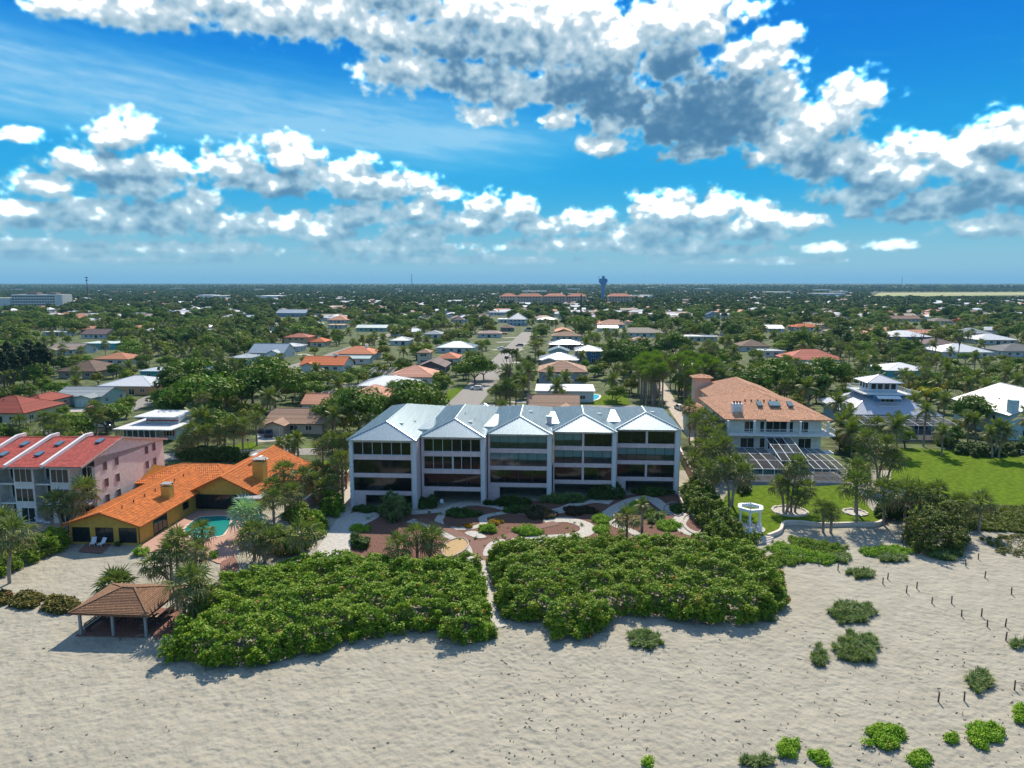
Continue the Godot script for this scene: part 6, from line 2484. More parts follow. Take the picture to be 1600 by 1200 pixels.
func make_palms() -> void:
	var s := 100
	# kind, foot u v, crown u v, size, label, group, ground
	var gl := "palms beside the beach pavilion and pool deck"
	var list := [
		["fan", 265, 915, 242, 885, 1.15, "leaning cabbage palm in the clump behind the pavilion", gl, 0.0],
		["fan", 269, 913, 263, 866, 1.2, "upright cabbage palm in the clump behind the pavilion", gl, 0.0],
		["fan", 278, 902, 279, 850, 1.3, "tallest cabbage palm of the clump behind the pavilion", gl, 0.0],
		["fan", 307, 888, 307, 866, 1.15, "short cabbage palm at the edge of the brick pool deck", gl, 0.0],
		["fan", 317, 856, 317, 832, 1.15, "cabbage palm standing before the turquoise pool", gl, 0.0],
		["stubby", 182, 930, 182, 918, 1.35, "trunkless fan palm on the sand behind the pavilion roof", "", 0.0],
		["fan", 288, 975, 297, 915, 1.5, "shaggy cabbage palm with dead skirt right beside the pavilion", gl, 0.0],
		["fan", 310, 968, 312, 940, 1.6, "low shaggy cabbage palm between the pavilion and the thicket", gl, 0.0],
		["silver", 388, 842, 388, 808, 1.65, "silvery blue fan palm by the end of the pool", "", 0.0],
		["fan", 398, 876, 397, 842, 1.5, "broad cabbage palm below the silvery palm", gl, 0.0],
		["fan", 414, 880, 420, 848, 1.2, "cabbage palm at the thicket's inner corner near the silvery palm", gl, 0.0],
		["fan", 473, 884, 473, 838, 1.45, "single cabbage palm rising from the thicket beside the sand court", gl, 0.0],
		["fan", 429, 832, 429, 782, 1.15, "slim palm before the yellow house's flat canopy", "palms beside the yellow house", 0.0],
		["fan", 446, 800, 445, 739, 1.35, "tall cabbage palm beside the large yellow chimney", "palms beside the yellow house", 0.0],
		["fan", 428, 812, 424, 762, 1.1, "slim palm just under the tall chimney palm", "palms beside the yellow house", 0.0],
		["fan", 458, 815, 458, 772, 1.2, "palm at the yellow house's far corner by the pink wall", "palms beside the yellow house", 0.0],
		["fan", 15, 912, 18, 842, 1.6, "tall cabbage palm at the seaward end of the hedge by the lawn", "palms beside the townhouses", 0.0],
		["fan", -6, 880, 2, 820, 1.5, "cabbage palm behind the hedge's seaward palm", "palms beside the townhouses", 0.0],
		["fan", 98, 832, 85, 787, 1.25, "leaning cabbage palm before the townhouse patio", "palms beside the townhouses", 0.0],
		["fan", 116, 832, 130, 770, 1.45, "tall cabbage palm hiding the townhouse corner", "palms beside the townhouses", 0.0],
		["fan", 112, 834, 112, 792, 1.15, "small cabbage palm between two taller ones by the townhouses", "palms beside the townhouses", 0.0],
		["fan", 622, 893, 619, 857, 1.2, "cabbage palm of the garden trio standing in the thicket's edge", "palm trio in the condominium garden", 0.0],
		["fan", 652, 880, 650, 842, 1.25, "middle cabbage palm of the garden trio", "palm trio in the condominium garden", 0.0],
		["fan", 672, 881, 675, 846, 1.25, "cabbage palm of the garden trio beside the tan gravel disc", "palm trio in the condominium garden", 0.0],
		["fan", 979, 845, 978, 812, 1.25, "dark cabbage palm by the thicket's inner edge in the garden", "", 0.0],
		["feather", 1003, 828, 1002, 790, 0.62, "small feathery palm amid yellow-green shrubs in the garden", "", 0.0],
		["fan", 1139, 790, 1132, 732, 1.3, "pale-trunked palm by the gazebo, leaning from the mansion", "pale-trunked palms by the gazebo", 0.5],
		["fan", 1144, 790, 1151, 728, 1.35, "upright pale-trunked palm by the gazebo", "pale-trunked palms by the gazebo", 0.5],
		["fan", 1140, 802, 1163, 742, 1.25, "pale-trunked palm by the gazebo, leaning over the lawn", "pale-trunked palms by the gazebo", 0.5],
		["fan", 1118, 790, 1110, 742, 1.3, "palm between the pink wall and the pale-trunked palms", "pale-trunked palms by the gazebo", 0.0],
		["fan", 1224, 800, 1219, 762, 1.1, "palm in the stone ring on the mansion lawn, leaning to the gazebo", "palms in the stone ring on the lawn", 0.5],
		["fan", 1230, 797, 1232, 752, 1.15, "palm in the middle of the stone ring on the mansion lawn", "palms in the stone ring on the lawn", 0.5],
		["fan", 1236, 800, 1244, 731, 1.35, "tallest palm in the stone ring on the mansion lawn", "palms in the stone ring on the lawn", 0.5],
		["fan", 1242, 800, 1260, 766, 1.2, "palm in the stone ring, leaning to the retaining wall", "palms in the stone ring on the lawn", 0.5],
		["fan", 1228, 803, 1245, 780, 1.0, "lowest palm in the stone ring on the mansion lawn", "palms in the stone ring on the lawn", 0.5],
		["fan", 1286, 832, 1285, 797, 0.95, "small palm before the retaining wall, nearer the gazebo", "small palms below the retaining wall", 0.0],
		["fan", 1298, 833, 1302, 803, 0.9, "small palm before the retaining wall, nearer the big bush", "small palms below the retaining wall", 0.0],
		["fan", 1338, 822, 1337, 762, 1.6, "big palm against the retaining wall", "dark palms at the lawn's corner", 0.0],
		["fan", 1336, 800, 1343, 735, 1.4, "palm in the small stone ring behind the retaining wall", "dark palms at the lawn's corner", 0.5],
		["fan", 1380, 820, 1380, 772, 1.6, "broad dark palm at the retaining wall's end", "dark palms at the lawn's corner", 0.0],
		["fan", 1413, 815, 1414, 774, 1.5, "broad dark palm behind the big bush", "dark palms at the lawn's corner", 0.0],
		["fan", 1436, 812, 1440, 776, 1.4, "dark palm behind the big bush, next to the wide lawn", "dark palms at the lawn's corner", 0.0],
		["fan", 1462, 806, 1466, 770, 1.25, "palm reaching over the wide lawn's edge", "dark palms at the lawn's corner", 0.0],
		["fan", 1371, 756, 1356, 690, 1.5, "tall palm between the two cages", "tall palms between the cages", 0.0],
		["fan", 1373, 752, 1384, 700, 1.5, "tall straight palm between the two cages", "tall palms between the cages", 0.0],
		["fan", 1386, 757, 1397, 722, 1.5, "palm overhanging the wide lawn beside the cages", "tall palms between the cages", 0.0],
		["fan", 1360, 760, 1352, 716, 1.4, "shorter palm by the mansion's cage corner", "tall palms between the cages", 0.0],
		["fan", 1499, 818, 1502, 790, 1.2, "squat palm in the rough grass nearer the big bush", "squat palms in the rough grass", 0.0],
		["fan", 1529, 832, 1532, 788, 1.25, "squat palm in the rough grass with a thick trunk", "squat palms in the rough grass", 0.0],
		["feather", 1401, 712, 1401, 668, 1.45, "coconut palm before the cupola house's pool cage", "", 0.0],
		["feather", 1550, 716, 1545, 678, 0.9, "feathery palm of the trio on the wide lawn, leaning to the cage", "palm trio on the wide lawn", 0.0],
		["feather", 1555, 714, 1558, 668, 0.95, "tallest feathery palm of the trio on the wide lawn", "palm trio on the wide lawn", 0.0],
		["feather", 1560, 716, 1572, 674, 0.95, "feathery palm of the trio on the wide lawn, leaning to the fence", "palm trio on the wide lawn", 0.0],
	]
	for q in list:
		palm_px(q[0], q[1], q[2], q[3], q[4], q[5], q[6], q[7], s, q[8])
		s += 1
	# groups too small to tell each one
	var clumps := [
		["fan", [[505, 760, 700], [520, 762, 690], [530, 766, 705], [541, 764, 692], [497, 772, 735], [514, 775, 745], [528, 776, 735], [489, 785, 755], [476, 790, 745], [508, 790, 765], [522, 792, 758], [536, 785, 720]], 1.25, "cabbage palm in the crowded clump between pink wall and coast road", "palms between the yellow house and the condominium", 0.0],
		["fan", [[1086, 712, 660], [1101, 726, 682], [1119, 738, 690], [1091, 740, 700], [1108, 752, 708], [1130, 746, 702], [1077, 690, 640], [1096, 700, 655], [1112, 712, 668], [1125, 722, 676], [1083, 756, 720], [1100, 770, 735]], 1.4, "cabbage palm in the thick belt along the mansion's side wall", "palms between the condominium and the mansion", 0.0],
		["fan", [[295, 715, 690], [310, 716, 682], [325, 715, 676], [340, 716, 684], [352, 714, 670], [366, 714, 676], [380, 712, 668], [286, 712, 696], [301, 712, 676]], 1.35, "cabbage palm in the row along the coast road behind the orange roof", "palms along the coast road", 0.0],
		["fan", [[32, 700, 665], [70, 704, 655], [85, 705, 660], [76, 712, 678], [96, 712, 672], [146, 690, 640], [152, 692, 652], [60, 716, 690], [110, 716, 690]], 1.35, "cabbage palm beyond the red townhouse roofs", "palms behind the townhouses", 0.0],
		["feather", [[452, 712, 690], [438, 716, 694], [466, 716, 686], [460, 720, 700]], 0.75, "small feathery palm on the lawn by the garage drive", "small feathery palms by the drive", 0.0],
		["feather", [[1185, 690, 640], [1262, 660, 606], [1310, 668, 630], [1325, 690, 650], [1330, 712, 676], [1318, 700, 664], [1290, 640, 598], [1180, 620, 588]], 1.25, "feathery palm between the mansion roof and the cupola house", "palms behind the mansion", 0.0],
		["feather", [[1512, 650, 600], [1524, 640, 590], [1540, 652, 606], [1480, 620, 578], [1575, 640, 585], [1590, 652, 596], [1512, 690, 655], [1524, 694, 660]], 1.2, "feathery palm in the belt beyond the wide lawn", "palms beyond the wide lawn", 0.0],
		["feather", [[826, 640, 580], [870, 636, 604], [790, 638, 606]], 1.3, "tall feathery palm on the street corner behind the condominium", "palms on the street corner", 0.0],
		["fan", [[775, 640, 612], [786, 641, 610], [797, 641, 608], [806, 641, 612], [878, 640, 618]], 1.3, "dark round fan palm on the street corner behind the condominium", "palms on the street corner", 0.0],
	]
	for q in clumps:
		for p in q[1]:
			palm_px(q[0], p[0], p[1], p[0], p[2], q[2] * rng.randf_range(0.85, 1.15), q[3], q[4], s, q[5], true)
			s += 1
	# the grove of tall bare-stemmed palms
	for k in 52:
		rng.seed = 7000 + k
		var right := k % 2 == 0
		var v := 604.0 + 34.0 * fmod(k * 0.377 + rng.randf() * 0.1, 1.0)
		var lane_u := lerpf(1035.0, 1052.0, (v - 605.0) / 31.0)
		var u := lane_u + (12.0 + 58.0 * fmod(k * 0.713, 1.0) if right else -9.0 - 36.0 * fmod(k * 0.713, 1.0))
		if u > 1092 and v > 618:
			v -= 14.0
		var at := gp(u, v)
		palm("tall", at, rng.randf_range(8.0, 11.5), 1.4 * rng.randf_range(0.85, 1.15), "tall bare-stemmed fan palm in the grove beside the sand lane", "tall palm grove by the sand lane", 7000 + k, false)
	# row of short stems along the lane
	for k in 9:
		var at := gp(lerpf(1046, 1080, k / 8.0), lerpf(612, 655, k / 8.0))
		palm("tall", at + Vector3(3.0, 0, 0), 5.0 + 0.3 * (k % 3), 0.95, "slim fan palm in the row along the sand lane's fence", "palm row along the sand lane", 7200 + k, false)


func in_poly(p: PackedVector2Array, x: float, z: float) -> bool:
	return Geometry2D.is_point_in_polygon(Vector2(x, z), p)


func edge_distance(p: PackedVector2Array, x: float, z: float) -> float:
	var best := 1e9
	var q := Vector2(x, z)
	for i in p.size():
		best = minf(best, q.distance_to(Geometry2D.get_closest_point_to_segment(q, p[i], p[(i + 1) % p.size()])))
	return best


func clump_mesh(seed_no: int, leaves: int, leaf: float, r: float, stiff := 0.5) -> ArrayMesh:
	rng.seed = seed_no
	var m := mb()
	for i in leaves:
		var e := Vector3(rng.randfn(), absf(rng.randfn()) * 0.9 + 0.1, rng.randfn()).normalized()
		var q := e * r * rng.randf_range(0.35, 1.0)
		var j := rng.randf_range(0.7, 1.3)
		m.col = Color(j * rng.randf_range(0.9, 1.15), j, j * 0.9)
		var nn := (e * stiff + Vector3(rng.randf_range(-1, 1), rng.randf_range(0.2, 1.2), rng.randf_range(-1, 1))).normalized()
		# round leaf
		var up := Vector3(rng.randf_range(-1, 1), rng.randf_range(-1, 1), rng.randf_range(-1, 1))
		var x := nn.cross(up).normalized() * leaf * 0.5
		var y := nn.cross(x).normalized() * leaf * 0.5
		m.tri(q - x, q + y * 0.8, q + x)
		m.tri(q - x, q + x, q - y)
	return m.mesh()


# a mass of shrubs over an outline: returns a MultiMesh of leaf clumps that follow a lumpy canopy
func thicket(called: String, outline: Array, high: float, gap: float, meshes: Array, tones: Array, label: String, category: String, seed_no: int, lump := 1.0) -> void:
	var poly := PackedVector2Array()
	var lo := Vector2(1e9, 1e9)
	var hi := Vector2(-1e9, -1e9)
	for q in outline:
		poly.append(Vector2(q.x, q.z))
		lo = lo.min(Vector2(q.x, q.z))
		hi = hi.max(Vector2(q.x, q.z))
	rng.seed = seed_no
	var bump := FastNoiseLite.new()
	bump.seed = seed_no
	bump.frequency = 0.28
	bump.fractal_octaves = 2
	var sets := [[], []]
	var cols := [[], []]
	var x := lo.x
	while x < hi.x:
		var z := lo.y
		while z < hi.y:
			var px_ := x + rng.randf_range(-0.5, 0.5) * gap
			var pz := z + rng.randf_range(-0.5, 0.5) * gap
			z += gap
			var wob := bump.get_noise_2d(px_ * 1.5 + 90.0, pz * 1.5) * (1.9 if high > 1.0 else 0.9)
			if not in_poly(poly, px_, pz):
				continue
			var d := edge_distance(poly, px_, pz) + wob
			if d < 0.0:
				continue
			var lumpy := bump.get_noise_2d(px_, pz) * lump
			var top := high * (0.35 + 0.65 * smoothstep(0.0, 1.8, d)) + lumpy * smoothstep(0.0, 1.5, d) * high * 0.55
			var g := sand_height(px_, pz)
			var layers := 1 if d > 1.6 else 3
			for l in layers:
				var y := top * (1.0 - 0.33 * l) + rng.randf_range(-0.14, 0.10)
				var s := rng.randf_range(0.6, 1.45)
				var b := Basis(Vector3.UP, rng.randf_range(0, TAU)) * Basis(Vector3.RIGHT, rng.randf_range(-0.5, 0.5))
				var w := rng.randi() % 2
				sets[w].append(Transform3D(b.scaled(Vector3.ONE * s), Vector3(px_, g + maxf(y, 0.12), pz)))
				# every clump has a leaf colour of its own, wherever it stands
				var c: Color = tones[0].lerp(tones[1], rng.randf())
				if rng.randf() < 0.014:
					c = tones[2]
				cols[w].append(c * rng.randf_range(0.8, 1.2))
		x += gap
	var root := thing(called, label, category)
	for w in 2:
		var mm := MultiMesh.new()
		mm.transform_format = MultiMesh.TRANSFORM_3D
		mm.use_colors = true
		mm.mesh = meshes[w]
		mm.instance_count = sets[w].size()
		for i in sets[w].size():
			mm.set_instance_transform(i, sets[w][i])
			var c: Color = cols[w][i]
			c.a = 1.0
			mm.set_instance_color(i, c)
		var o := MultiMeshInstance3D.new()
		o.name = "foliage" if w == 0 else "foliage_001"
		o.multimesh = mm
		o.material_override = leaf_mat("shrub_leaf", 0.55, 0.7)
		o.set_meta("kind", "stuff")
		root.add_child(o, true)
	# stems under the canopy
	var st := mb(Color(0.16, 0.11, 0.08))
	for i in mini(160, sets[0].size()):
		var q: Vector3 = sets[0][rng.randi() % sets[0].size()].origin
		var f := Vector3(q.x + rng.randf_range(-0.6, 0.6), sand_height(q.x, q.z) - 0.1, q.z + rng.randf_range(-0.6, 0.6))
		st.tube(f, q, 0.05, 0.02, 5, false)
	if st.v.size() > 0:
		var so := part(root, "stems", st.mesh(), mat("stem_bark", Color.WHITE, 0.9))
		so.set_meta("kind", "stuff")


func blob_outline(u: float, v: float, ru: float, rv: float, n := 10) -> Array:
	var out := []
	rng.seed = int(u * 7.0 + v * 13.0)
	n = 16
	for k in n:
		var t := TAU * k / n
		var j := rng.randf_range(0.72, 1.2)
		out.append(gp(u + cos(t) * ru * j, v + sin(t) * rv * j))
	return out


func make_thickets() -> void:
	var sea := [clump_mesh(1, 24, 0.215, 0.38), clump_mesh(2, 26, 0.195, 0.4)]
	var fine := [clump_mesh(3, 44, 0.105, 0.3), clump_mesh(4, 40, 0.12, 0.32)]
	var blade := [blade_mesh(5, 28, 0.5), blade_mesh(6, 24, 0.62)]
	var green := [Color(0.12, 0.25, 0.012), Color(0.24, 0.34, 0.02), Color(0.34, 0.19, 0.04)]
	var olive := [Color(0.125, 0.245, 0.016), Color(0.24, 0.32, 0.02), Color(0.34, 0.20, 0.04)]
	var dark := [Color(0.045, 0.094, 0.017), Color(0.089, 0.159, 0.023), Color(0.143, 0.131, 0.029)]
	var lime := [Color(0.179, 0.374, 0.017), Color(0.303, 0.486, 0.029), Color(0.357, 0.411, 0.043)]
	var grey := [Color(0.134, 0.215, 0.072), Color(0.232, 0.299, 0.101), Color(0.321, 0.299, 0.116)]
	var top_l := pixels([[740, 868], [715, 866], [692, 866], [640, 874], [600, 866], [555, 862], [502, 866], [470, 868], [420, 882], [345, 895], [318, 915]], 1.9)
	var low_l := pixels([[306, 950], [292, 985], [262, 1010], [250, 1035], [290, 1043], [345, 1048], [400, 1043], [480, 1026], [530, 1014], [565, 1000], [605, 996], [650, 990], [686, 987], [690, 1005], [730, 1010], [775, 1004], [766, 967], [756, 920], [749, 885]], 0.2)
	thicket("sea_grape_thicket", top_l + low_l, 2.1, 0.36, sea, green, "broad mass of glossy green sea grape between the pavilion and the sand path", "thicket", 11)
	var top_r := pixels([[790, 845], [830, 842], [880, 838], [922, 838], [972, 842], [1010, 835], [1050, 836], [1085, 838], [1130, 842], [1172, 845], [1192, 862]], 1.9)
	var low_r := pixels([[1212, 895], [1236, 940], [1216, 957], [1186, 974], [1168, 979], [1120, 978], [1075, 975], [1020, 966], [958, 970], [945, 990], [905, 1001], [862, 1004], [848, 995], [850, 977], [820, 975], [785, 966], [780, 955], [770, 912], [764, 880], [772, 858]], 0.2)
	thicket("sea_grape_thicket", top_r + low_r, 2.2, 0.36, sea, olive, "broad mass of olive-tinged sea grape between the sand path and the gazebo steps", "thicket", 12)
	# belt from the condominium's wall down to the gazebo
	thicket("shrub_belt", pixels([[1062, 770], [1090, 752], [1112, 770], [1132, 800], [1150, 822], [1160, 842], [1190, 850], [1160, 855], [1120, 850], [1095, 822], [1075, 800]], 0.5), 2.6, 0.42, sea, [Color(0.07, 0.14, 0.014), Color(0.17, 0.24, 0.02), Color(0.2, 0.15, 0.03)], "shrub belt running from the pink wall down to the gazebo", "shrub", 13)
	thicket("round_bush", pixels([[1412, 845], [1425, 815], [1450, 806], [1480, 808], [1508, 828], [1514, 850], [1500, 862], [1460, 864], [1425, 860]], 0.5), 3.6, 0.45, sea, [Color(0.06, 0.10, 0.014), Color(0.16, 0.19, 0.025), Color(0.26, 0.23, 0.09)], "large dark sea grape bush at the lawn's beach corner", "bush", 14)
	# the hedge on the left
	thicket("sea_grape_hedge", pixels([[-30, 905], [0, 880], [50, 860], [95, 838], [118, 842], [108, 858], [60, 880], [0, 905], [-20, 915]]), 1.7, 0.4, sea, olive, "sea grape hedge between the townhouse lawn and the sandy lot", "hedge", 15)
	# dune plants over the sand right of the gazebo
	var vine := [[[1196, 858], [1215, 848], [1260, 862], [1290, 868], [1330, 876], [1290, 884], [1240, 876], [1206, 866]], [[1230, 840], [1290, 850], [1330, 858], [1300, 872], [1240, 856]], [[1340, 860], [1390, 855], [1440, 862], [1400, 872], [1350, 870]], [[1185, 880], [1215, 868], [1258, 880], [1225, 888], [1200, 888]]]
	for i in vine.size():
		thicket("dune_creeper", pixels(vine[i]), 0.55, 0.4, fine, lime if i % 2 == 0 else green, ["bright green creeper spreading below the retaining wall toward the posts", "green creeper patch close under the small palms", "green creeper strip before the big dark bush", "green creeper at the thicket's corner below the steps"][i], "creeper", 20 + i, 0.6)
	thicket("rough_grass", pixels([[1440, 806], [1490, 794], [1600, 793], [1760, 806], [1760, 842], [1600, 834], [1530, 830], [1480, 826]]), 0.35, 0.42, blade, [Color(0.10, 0.14, 0.02), Color(0.19, 0.23, 0.03), Color(0.25, 0.2, 0.05)], "shaggy strip of rough grass between the wide lawn and the sand", "grass", 28, 1.0)
	thicket("dune_creeper", pixels([[1530, 842], [1600, 836], [1660, 850], [1640, 880], [1560, 866]]), 0.3, 0.75, fine, [Color(0.12, 0.16, 0.03), Color(0.2, 0.2, 0.04), Color(0.25, 0.2, 0.06)], "thin scattered creeper on the sand below the rough grass", "creeper", 27, 0.6)
	# grassy tufts and mounds on the beach: u, v, ru, rv, height, kind, label
	var tufts := [
		[1330, 960, 41, 17, 0.7, 1, "wide grey-green sea-oats mound nearest the post line"],
		[1342, 1018, 42, 26, 0.75, 1, "large ragged green mound on the open sand below the sea-oats mound"],
		[1280, 1030, 13, 16, 0.8, 1, "thin upright grass tuft beside the large ragged mound"],
		[1530, 1070, 18, 16, 0.8, 1, "bent dry grass tuft among the lower posts"],
		[1343, 898, 25, 6, 0.4, 1, "flat grass patch at the top of the post line"],
		[1008, 1003, 29, 15, 0.6, 1, "loose grass clump on the sand before the olive thicket"],
		[590, 991, 12, 9, 0.9, 1, "small round grey-green bush at the green thicket's sandy edge"],
		[755, 993, 20, 13, 0.7, 1, "spiky grey grass at the green thicket's end by the path"],
		[1190, 965, 25, 11, 0.7, 1, "blue-green grass at the olive thicket's beach corner"],
		[1475, 866, 26, 12, 0.7, 1, "grey-green grass at the foot of the big dark bush"],
		[1395, 872, 20, 8, 0.5, 1, "small grey-green grass patch between two creepers"],
		[1310, 874, 18, 7, 0.5, 1, "small silver-green grass patch under the creeper's end"],
		[1383, 1158, 32, 22, 0.7, 0, "largest bright green low bush on the lower beach"],
		[1235, 1174, 19, 13, 0.6, 0, "round bright green bush on the lower beach beside vines"],
		[1286, 1187, 21, 14, 0.6, 0, "round bright green bush next to the largest low one"],
		[1437, 1188, 18, 14, 0.55, 0, "bright green bush cut by the frame below the largest low one"],
		[1536, 1153, 28, 18, 0.6, 0, "spreading three-lobed green bush on the lower beach"],
		[1483, 1158, 10, 6, 0.4, 0, "tiny green bush between two larger low ones"],
		[1596, 1122, 13, 11, 0.6, 0, "green bush at the beach's far corner"],
		[1588, 1012, 12, 6, 0.35, 1, "small dry grass patch by the outer posts"],
		[46, 943, 26, 11, 0.6, 2, "low reddish-green sea grape on the sandy lot, nearer the hedge"],
		[96, 950, 27, 13, 0.6, 2, "low reddish-green sea grape on the sandy lot, nearer the pavilion"],
		[2, 938, 14, 9, 0.5, 2, "small sea grape sprout beside the hedge's end"],
		[1005, 1197, 14, 6, 0.35, 0, "small green sprout at the bottom of the sand"],
		[1180, 1196, 30, 7, 0.3, 1, "sparse vine at the bottom of the sand"],
	]
	var k := 40
	for q in tufts:
		var set_of: Array = [fine, blade, sea][q[5]]
		var tone: Array = [lime, grey, [Color(0.10, 0.11, 0.02), Color(0.19, 0.15, 0.03), Color(0.28, 0.12, 0.05)]][q[5]]
		thicket(["low_bush", "grass_mound", "sea_grape_sprout"][q[5]], blob_outline(q[0], q[1], q[2], q[3]), q[4] * (0.5 if q[5] == 1 else 1.0), 0.34 if q[5] == 1 else (0.2 if q[2] < 16 else 0.26), set_of, tone, q[6], ["bush", "grass", "bush"][q[5]], k, 0.7)
		k += 1
	# shrubs of the condominium garden
	var beds := [
		[617, 806, 24, 14, 2.8, 1, grey, "big silvery shrub before the condominium's end unit"],
		[562, 828, 17, 5, 0.8, 0, lime, "light green shrub between the sand court and the silvery shrub"],
		[562, 850, 17, 9, 1.3, 2, dark, "dark shrub on the mulch beside the sand court"],
		[762, 829, 16, 6, 0.9, 0, lime, "bright green round shrub by the brick crossing"],
		[824, 833, 22, 8, 0.9, 0, lime, "wide light green shrub on the brick walk's far side"],
		[771, 818, 14, 4, 0.5, 0, [Color(0.40, 0.24, 0.01), Color(0.5, 0.33, 0.015), Color(0.5, 0.3, 0.02)], "golden flowering shrub behind the bright round one"],
		[727, 825, 12, 3, 0.5, 0, [Color(0.40, 0.22, 0.01), Color(0.48, 0.28, 0.015), Color(0.5, 0.3, 0.02)], "small golden flowering shrub by the white disc"],
		[940, 814, 15, 7, 0.8, 0, lime, "light green round shrub near the looping path"],
		[940, 829, 14, 6, 0.6, 0, lime, "low lime shrub below the round one"],
		[1045, 824, 19, 9, 0.7, 0, lime, "flat bright lime shrub by the right-hand path"],
		[1015, 806, 12, 6, 1.0, 0, green, "dense green shrub under the feathery palm"],
		[1030, 808, 9, 6, 0.8, 1, grey, "rounded grey-green shrub beside the feathery palm"],
		[1016, 816, 8, 4, 0.6, 1, dark, "small dark ball shrub below the feathery palm"],
		[992, 794, 10, 5, 1.1, 0, lime, "yellow-green shrub behind the dark garden palm"],
		[726, 805, 30, 6, 0.6, 2, dark, "dark ground cover in the kidney bed before the second unit"],
		[818, 799, 34, 5, 0.6, 2, dark, "dark ground cover in the bed before the middle unit"],
		[905, 800, 30, 6, 0.35, 2, [Color(0.07, 0.03, 0.02), Color(0.05, 0.05, 0.015), Color(0.1, 0.04, 0.02)], "dark red ground cover in the bed before the fourth unit"],
		[650, 790, 36, 7, 1.1, 2, dark, "dark foundation shrubs under the second unit's wall"],
		[800, 788, 40, 5, 0.9, 1, dark, "grey foundation grasses under the middle unit"],
		[880, 783, 40, 6, 0.9, 1, grey, "silvery foundation grasses under the fourth unit"],
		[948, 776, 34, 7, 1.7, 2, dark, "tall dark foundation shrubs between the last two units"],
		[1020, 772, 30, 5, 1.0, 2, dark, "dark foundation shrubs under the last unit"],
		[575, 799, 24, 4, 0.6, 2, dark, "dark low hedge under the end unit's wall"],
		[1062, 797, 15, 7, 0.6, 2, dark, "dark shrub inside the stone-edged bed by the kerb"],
		[845, 806, 26, 7, 0.9, 1, [Color(0.10, 0.08, 0.05), Color(0.12, 0.11, 0.05), Color(0.2, 0.1, 0.06)], "twiggy brownish shrub beside the brick walk"],
		[985, 880, 18, 8, 1.2, 2, green, "leafy shrub at the thicket's inner edge"],
		[218, 868, 8, 6, 1.1, 0, lime, "light green bush at the pool deck's sandy corner"],
		[228, 867, 6, 5, 1.2, 0, lime, "light green bush beside the one at the deck's corner"],
		[334, 872, 6, 4, 1.0, 0, lime, "small light green bush on the deck's far edge"],
		[184, 853, 4, 2, 0.9, 0, dark, "small potted plant before the yellow gable"],
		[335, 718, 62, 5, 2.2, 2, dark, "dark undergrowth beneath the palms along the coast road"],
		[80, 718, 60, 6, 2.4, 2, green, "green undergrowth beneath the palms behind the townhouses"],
		[520, 800, 20, 12, 2.4, 2, green, "glossy green shrub by the side path"],
		[465, 812, 26, 12, 2.2, 2, olive, "olive shrubs between the slim palms and the wall"],
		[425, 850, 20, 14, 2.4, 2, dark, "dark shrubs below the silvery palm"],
		[495, 830, 16, 14, 2.2, 2, green, "green shrubs along the side path by the thicket"],
		[450, 860, 30, 14, 2.4, 2, olive, "olive shrubs behind the single thicket palm"],
		[1100, 742, 22, 22, 2.2, 2, green, "green shrubs under the palm belt by the pink wall"],
		[1340, 745, 16, 14, 2.6, 2, green, "green shrubs between the mansion's cage and the tall palms"],
		[1160, 770, 12, 10, 2.4, 2, dark, "dark shrubs under the pale-trunked palms"],
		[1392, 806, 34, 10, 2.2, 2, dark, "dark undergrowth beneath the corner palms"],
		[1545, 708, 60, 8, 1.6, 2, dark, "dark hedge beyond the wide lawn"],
		[1330, 690, 20, 20, 3.2, 2, green, "green shrubs beside the mansion's side wall"],
		[1480, 690, 16, 10, 2.6, 2, green, "green shrubs at the cage's corner by the wide lawn"],
	]
	for q in beds:
		var c := gp(q[0], q[1])
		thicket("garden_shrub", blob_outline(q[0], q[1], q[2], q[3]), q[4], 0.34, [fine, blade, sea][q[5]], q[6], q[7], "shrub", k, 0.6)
		k += 1


func blade_mesh(seed_no: int, blades: int, high: float) -> ArrayMesh:
	rng.seed = seed_no
	var m := mb()
	for i in blades:
		var t := rng.randf_range(0, TAU)
		var out := Vector3(cos(t), 0, sin(t))
		var root := out * rng.randf_range(0.0, 0.14) - Vector3(0, 0.12, 0)
		var h := high * rng.randf_range(0.5, 1.0)
		var side := Vector3(-out.z, 0, out.x) * 0.03
		var mid := root + out * h * 0.22 + Vector3(0, h * 0.6, 0)
		var tip := root + out * h * rng.randf_range(0.5, 0.9) + Vector3(0, h * rng.randf_range(0.6, 1.0), 0)
		var j := rng.randf_range(0.7, 1.35)
		m.col = Color(j, j, j * 0.85)
		m.tri(root - side, root + side, mid + side)
		m.tri(root - side, mid + side, mid - side)
		m.tri(mid - side, mid + side, tip)
	return m.mesh()


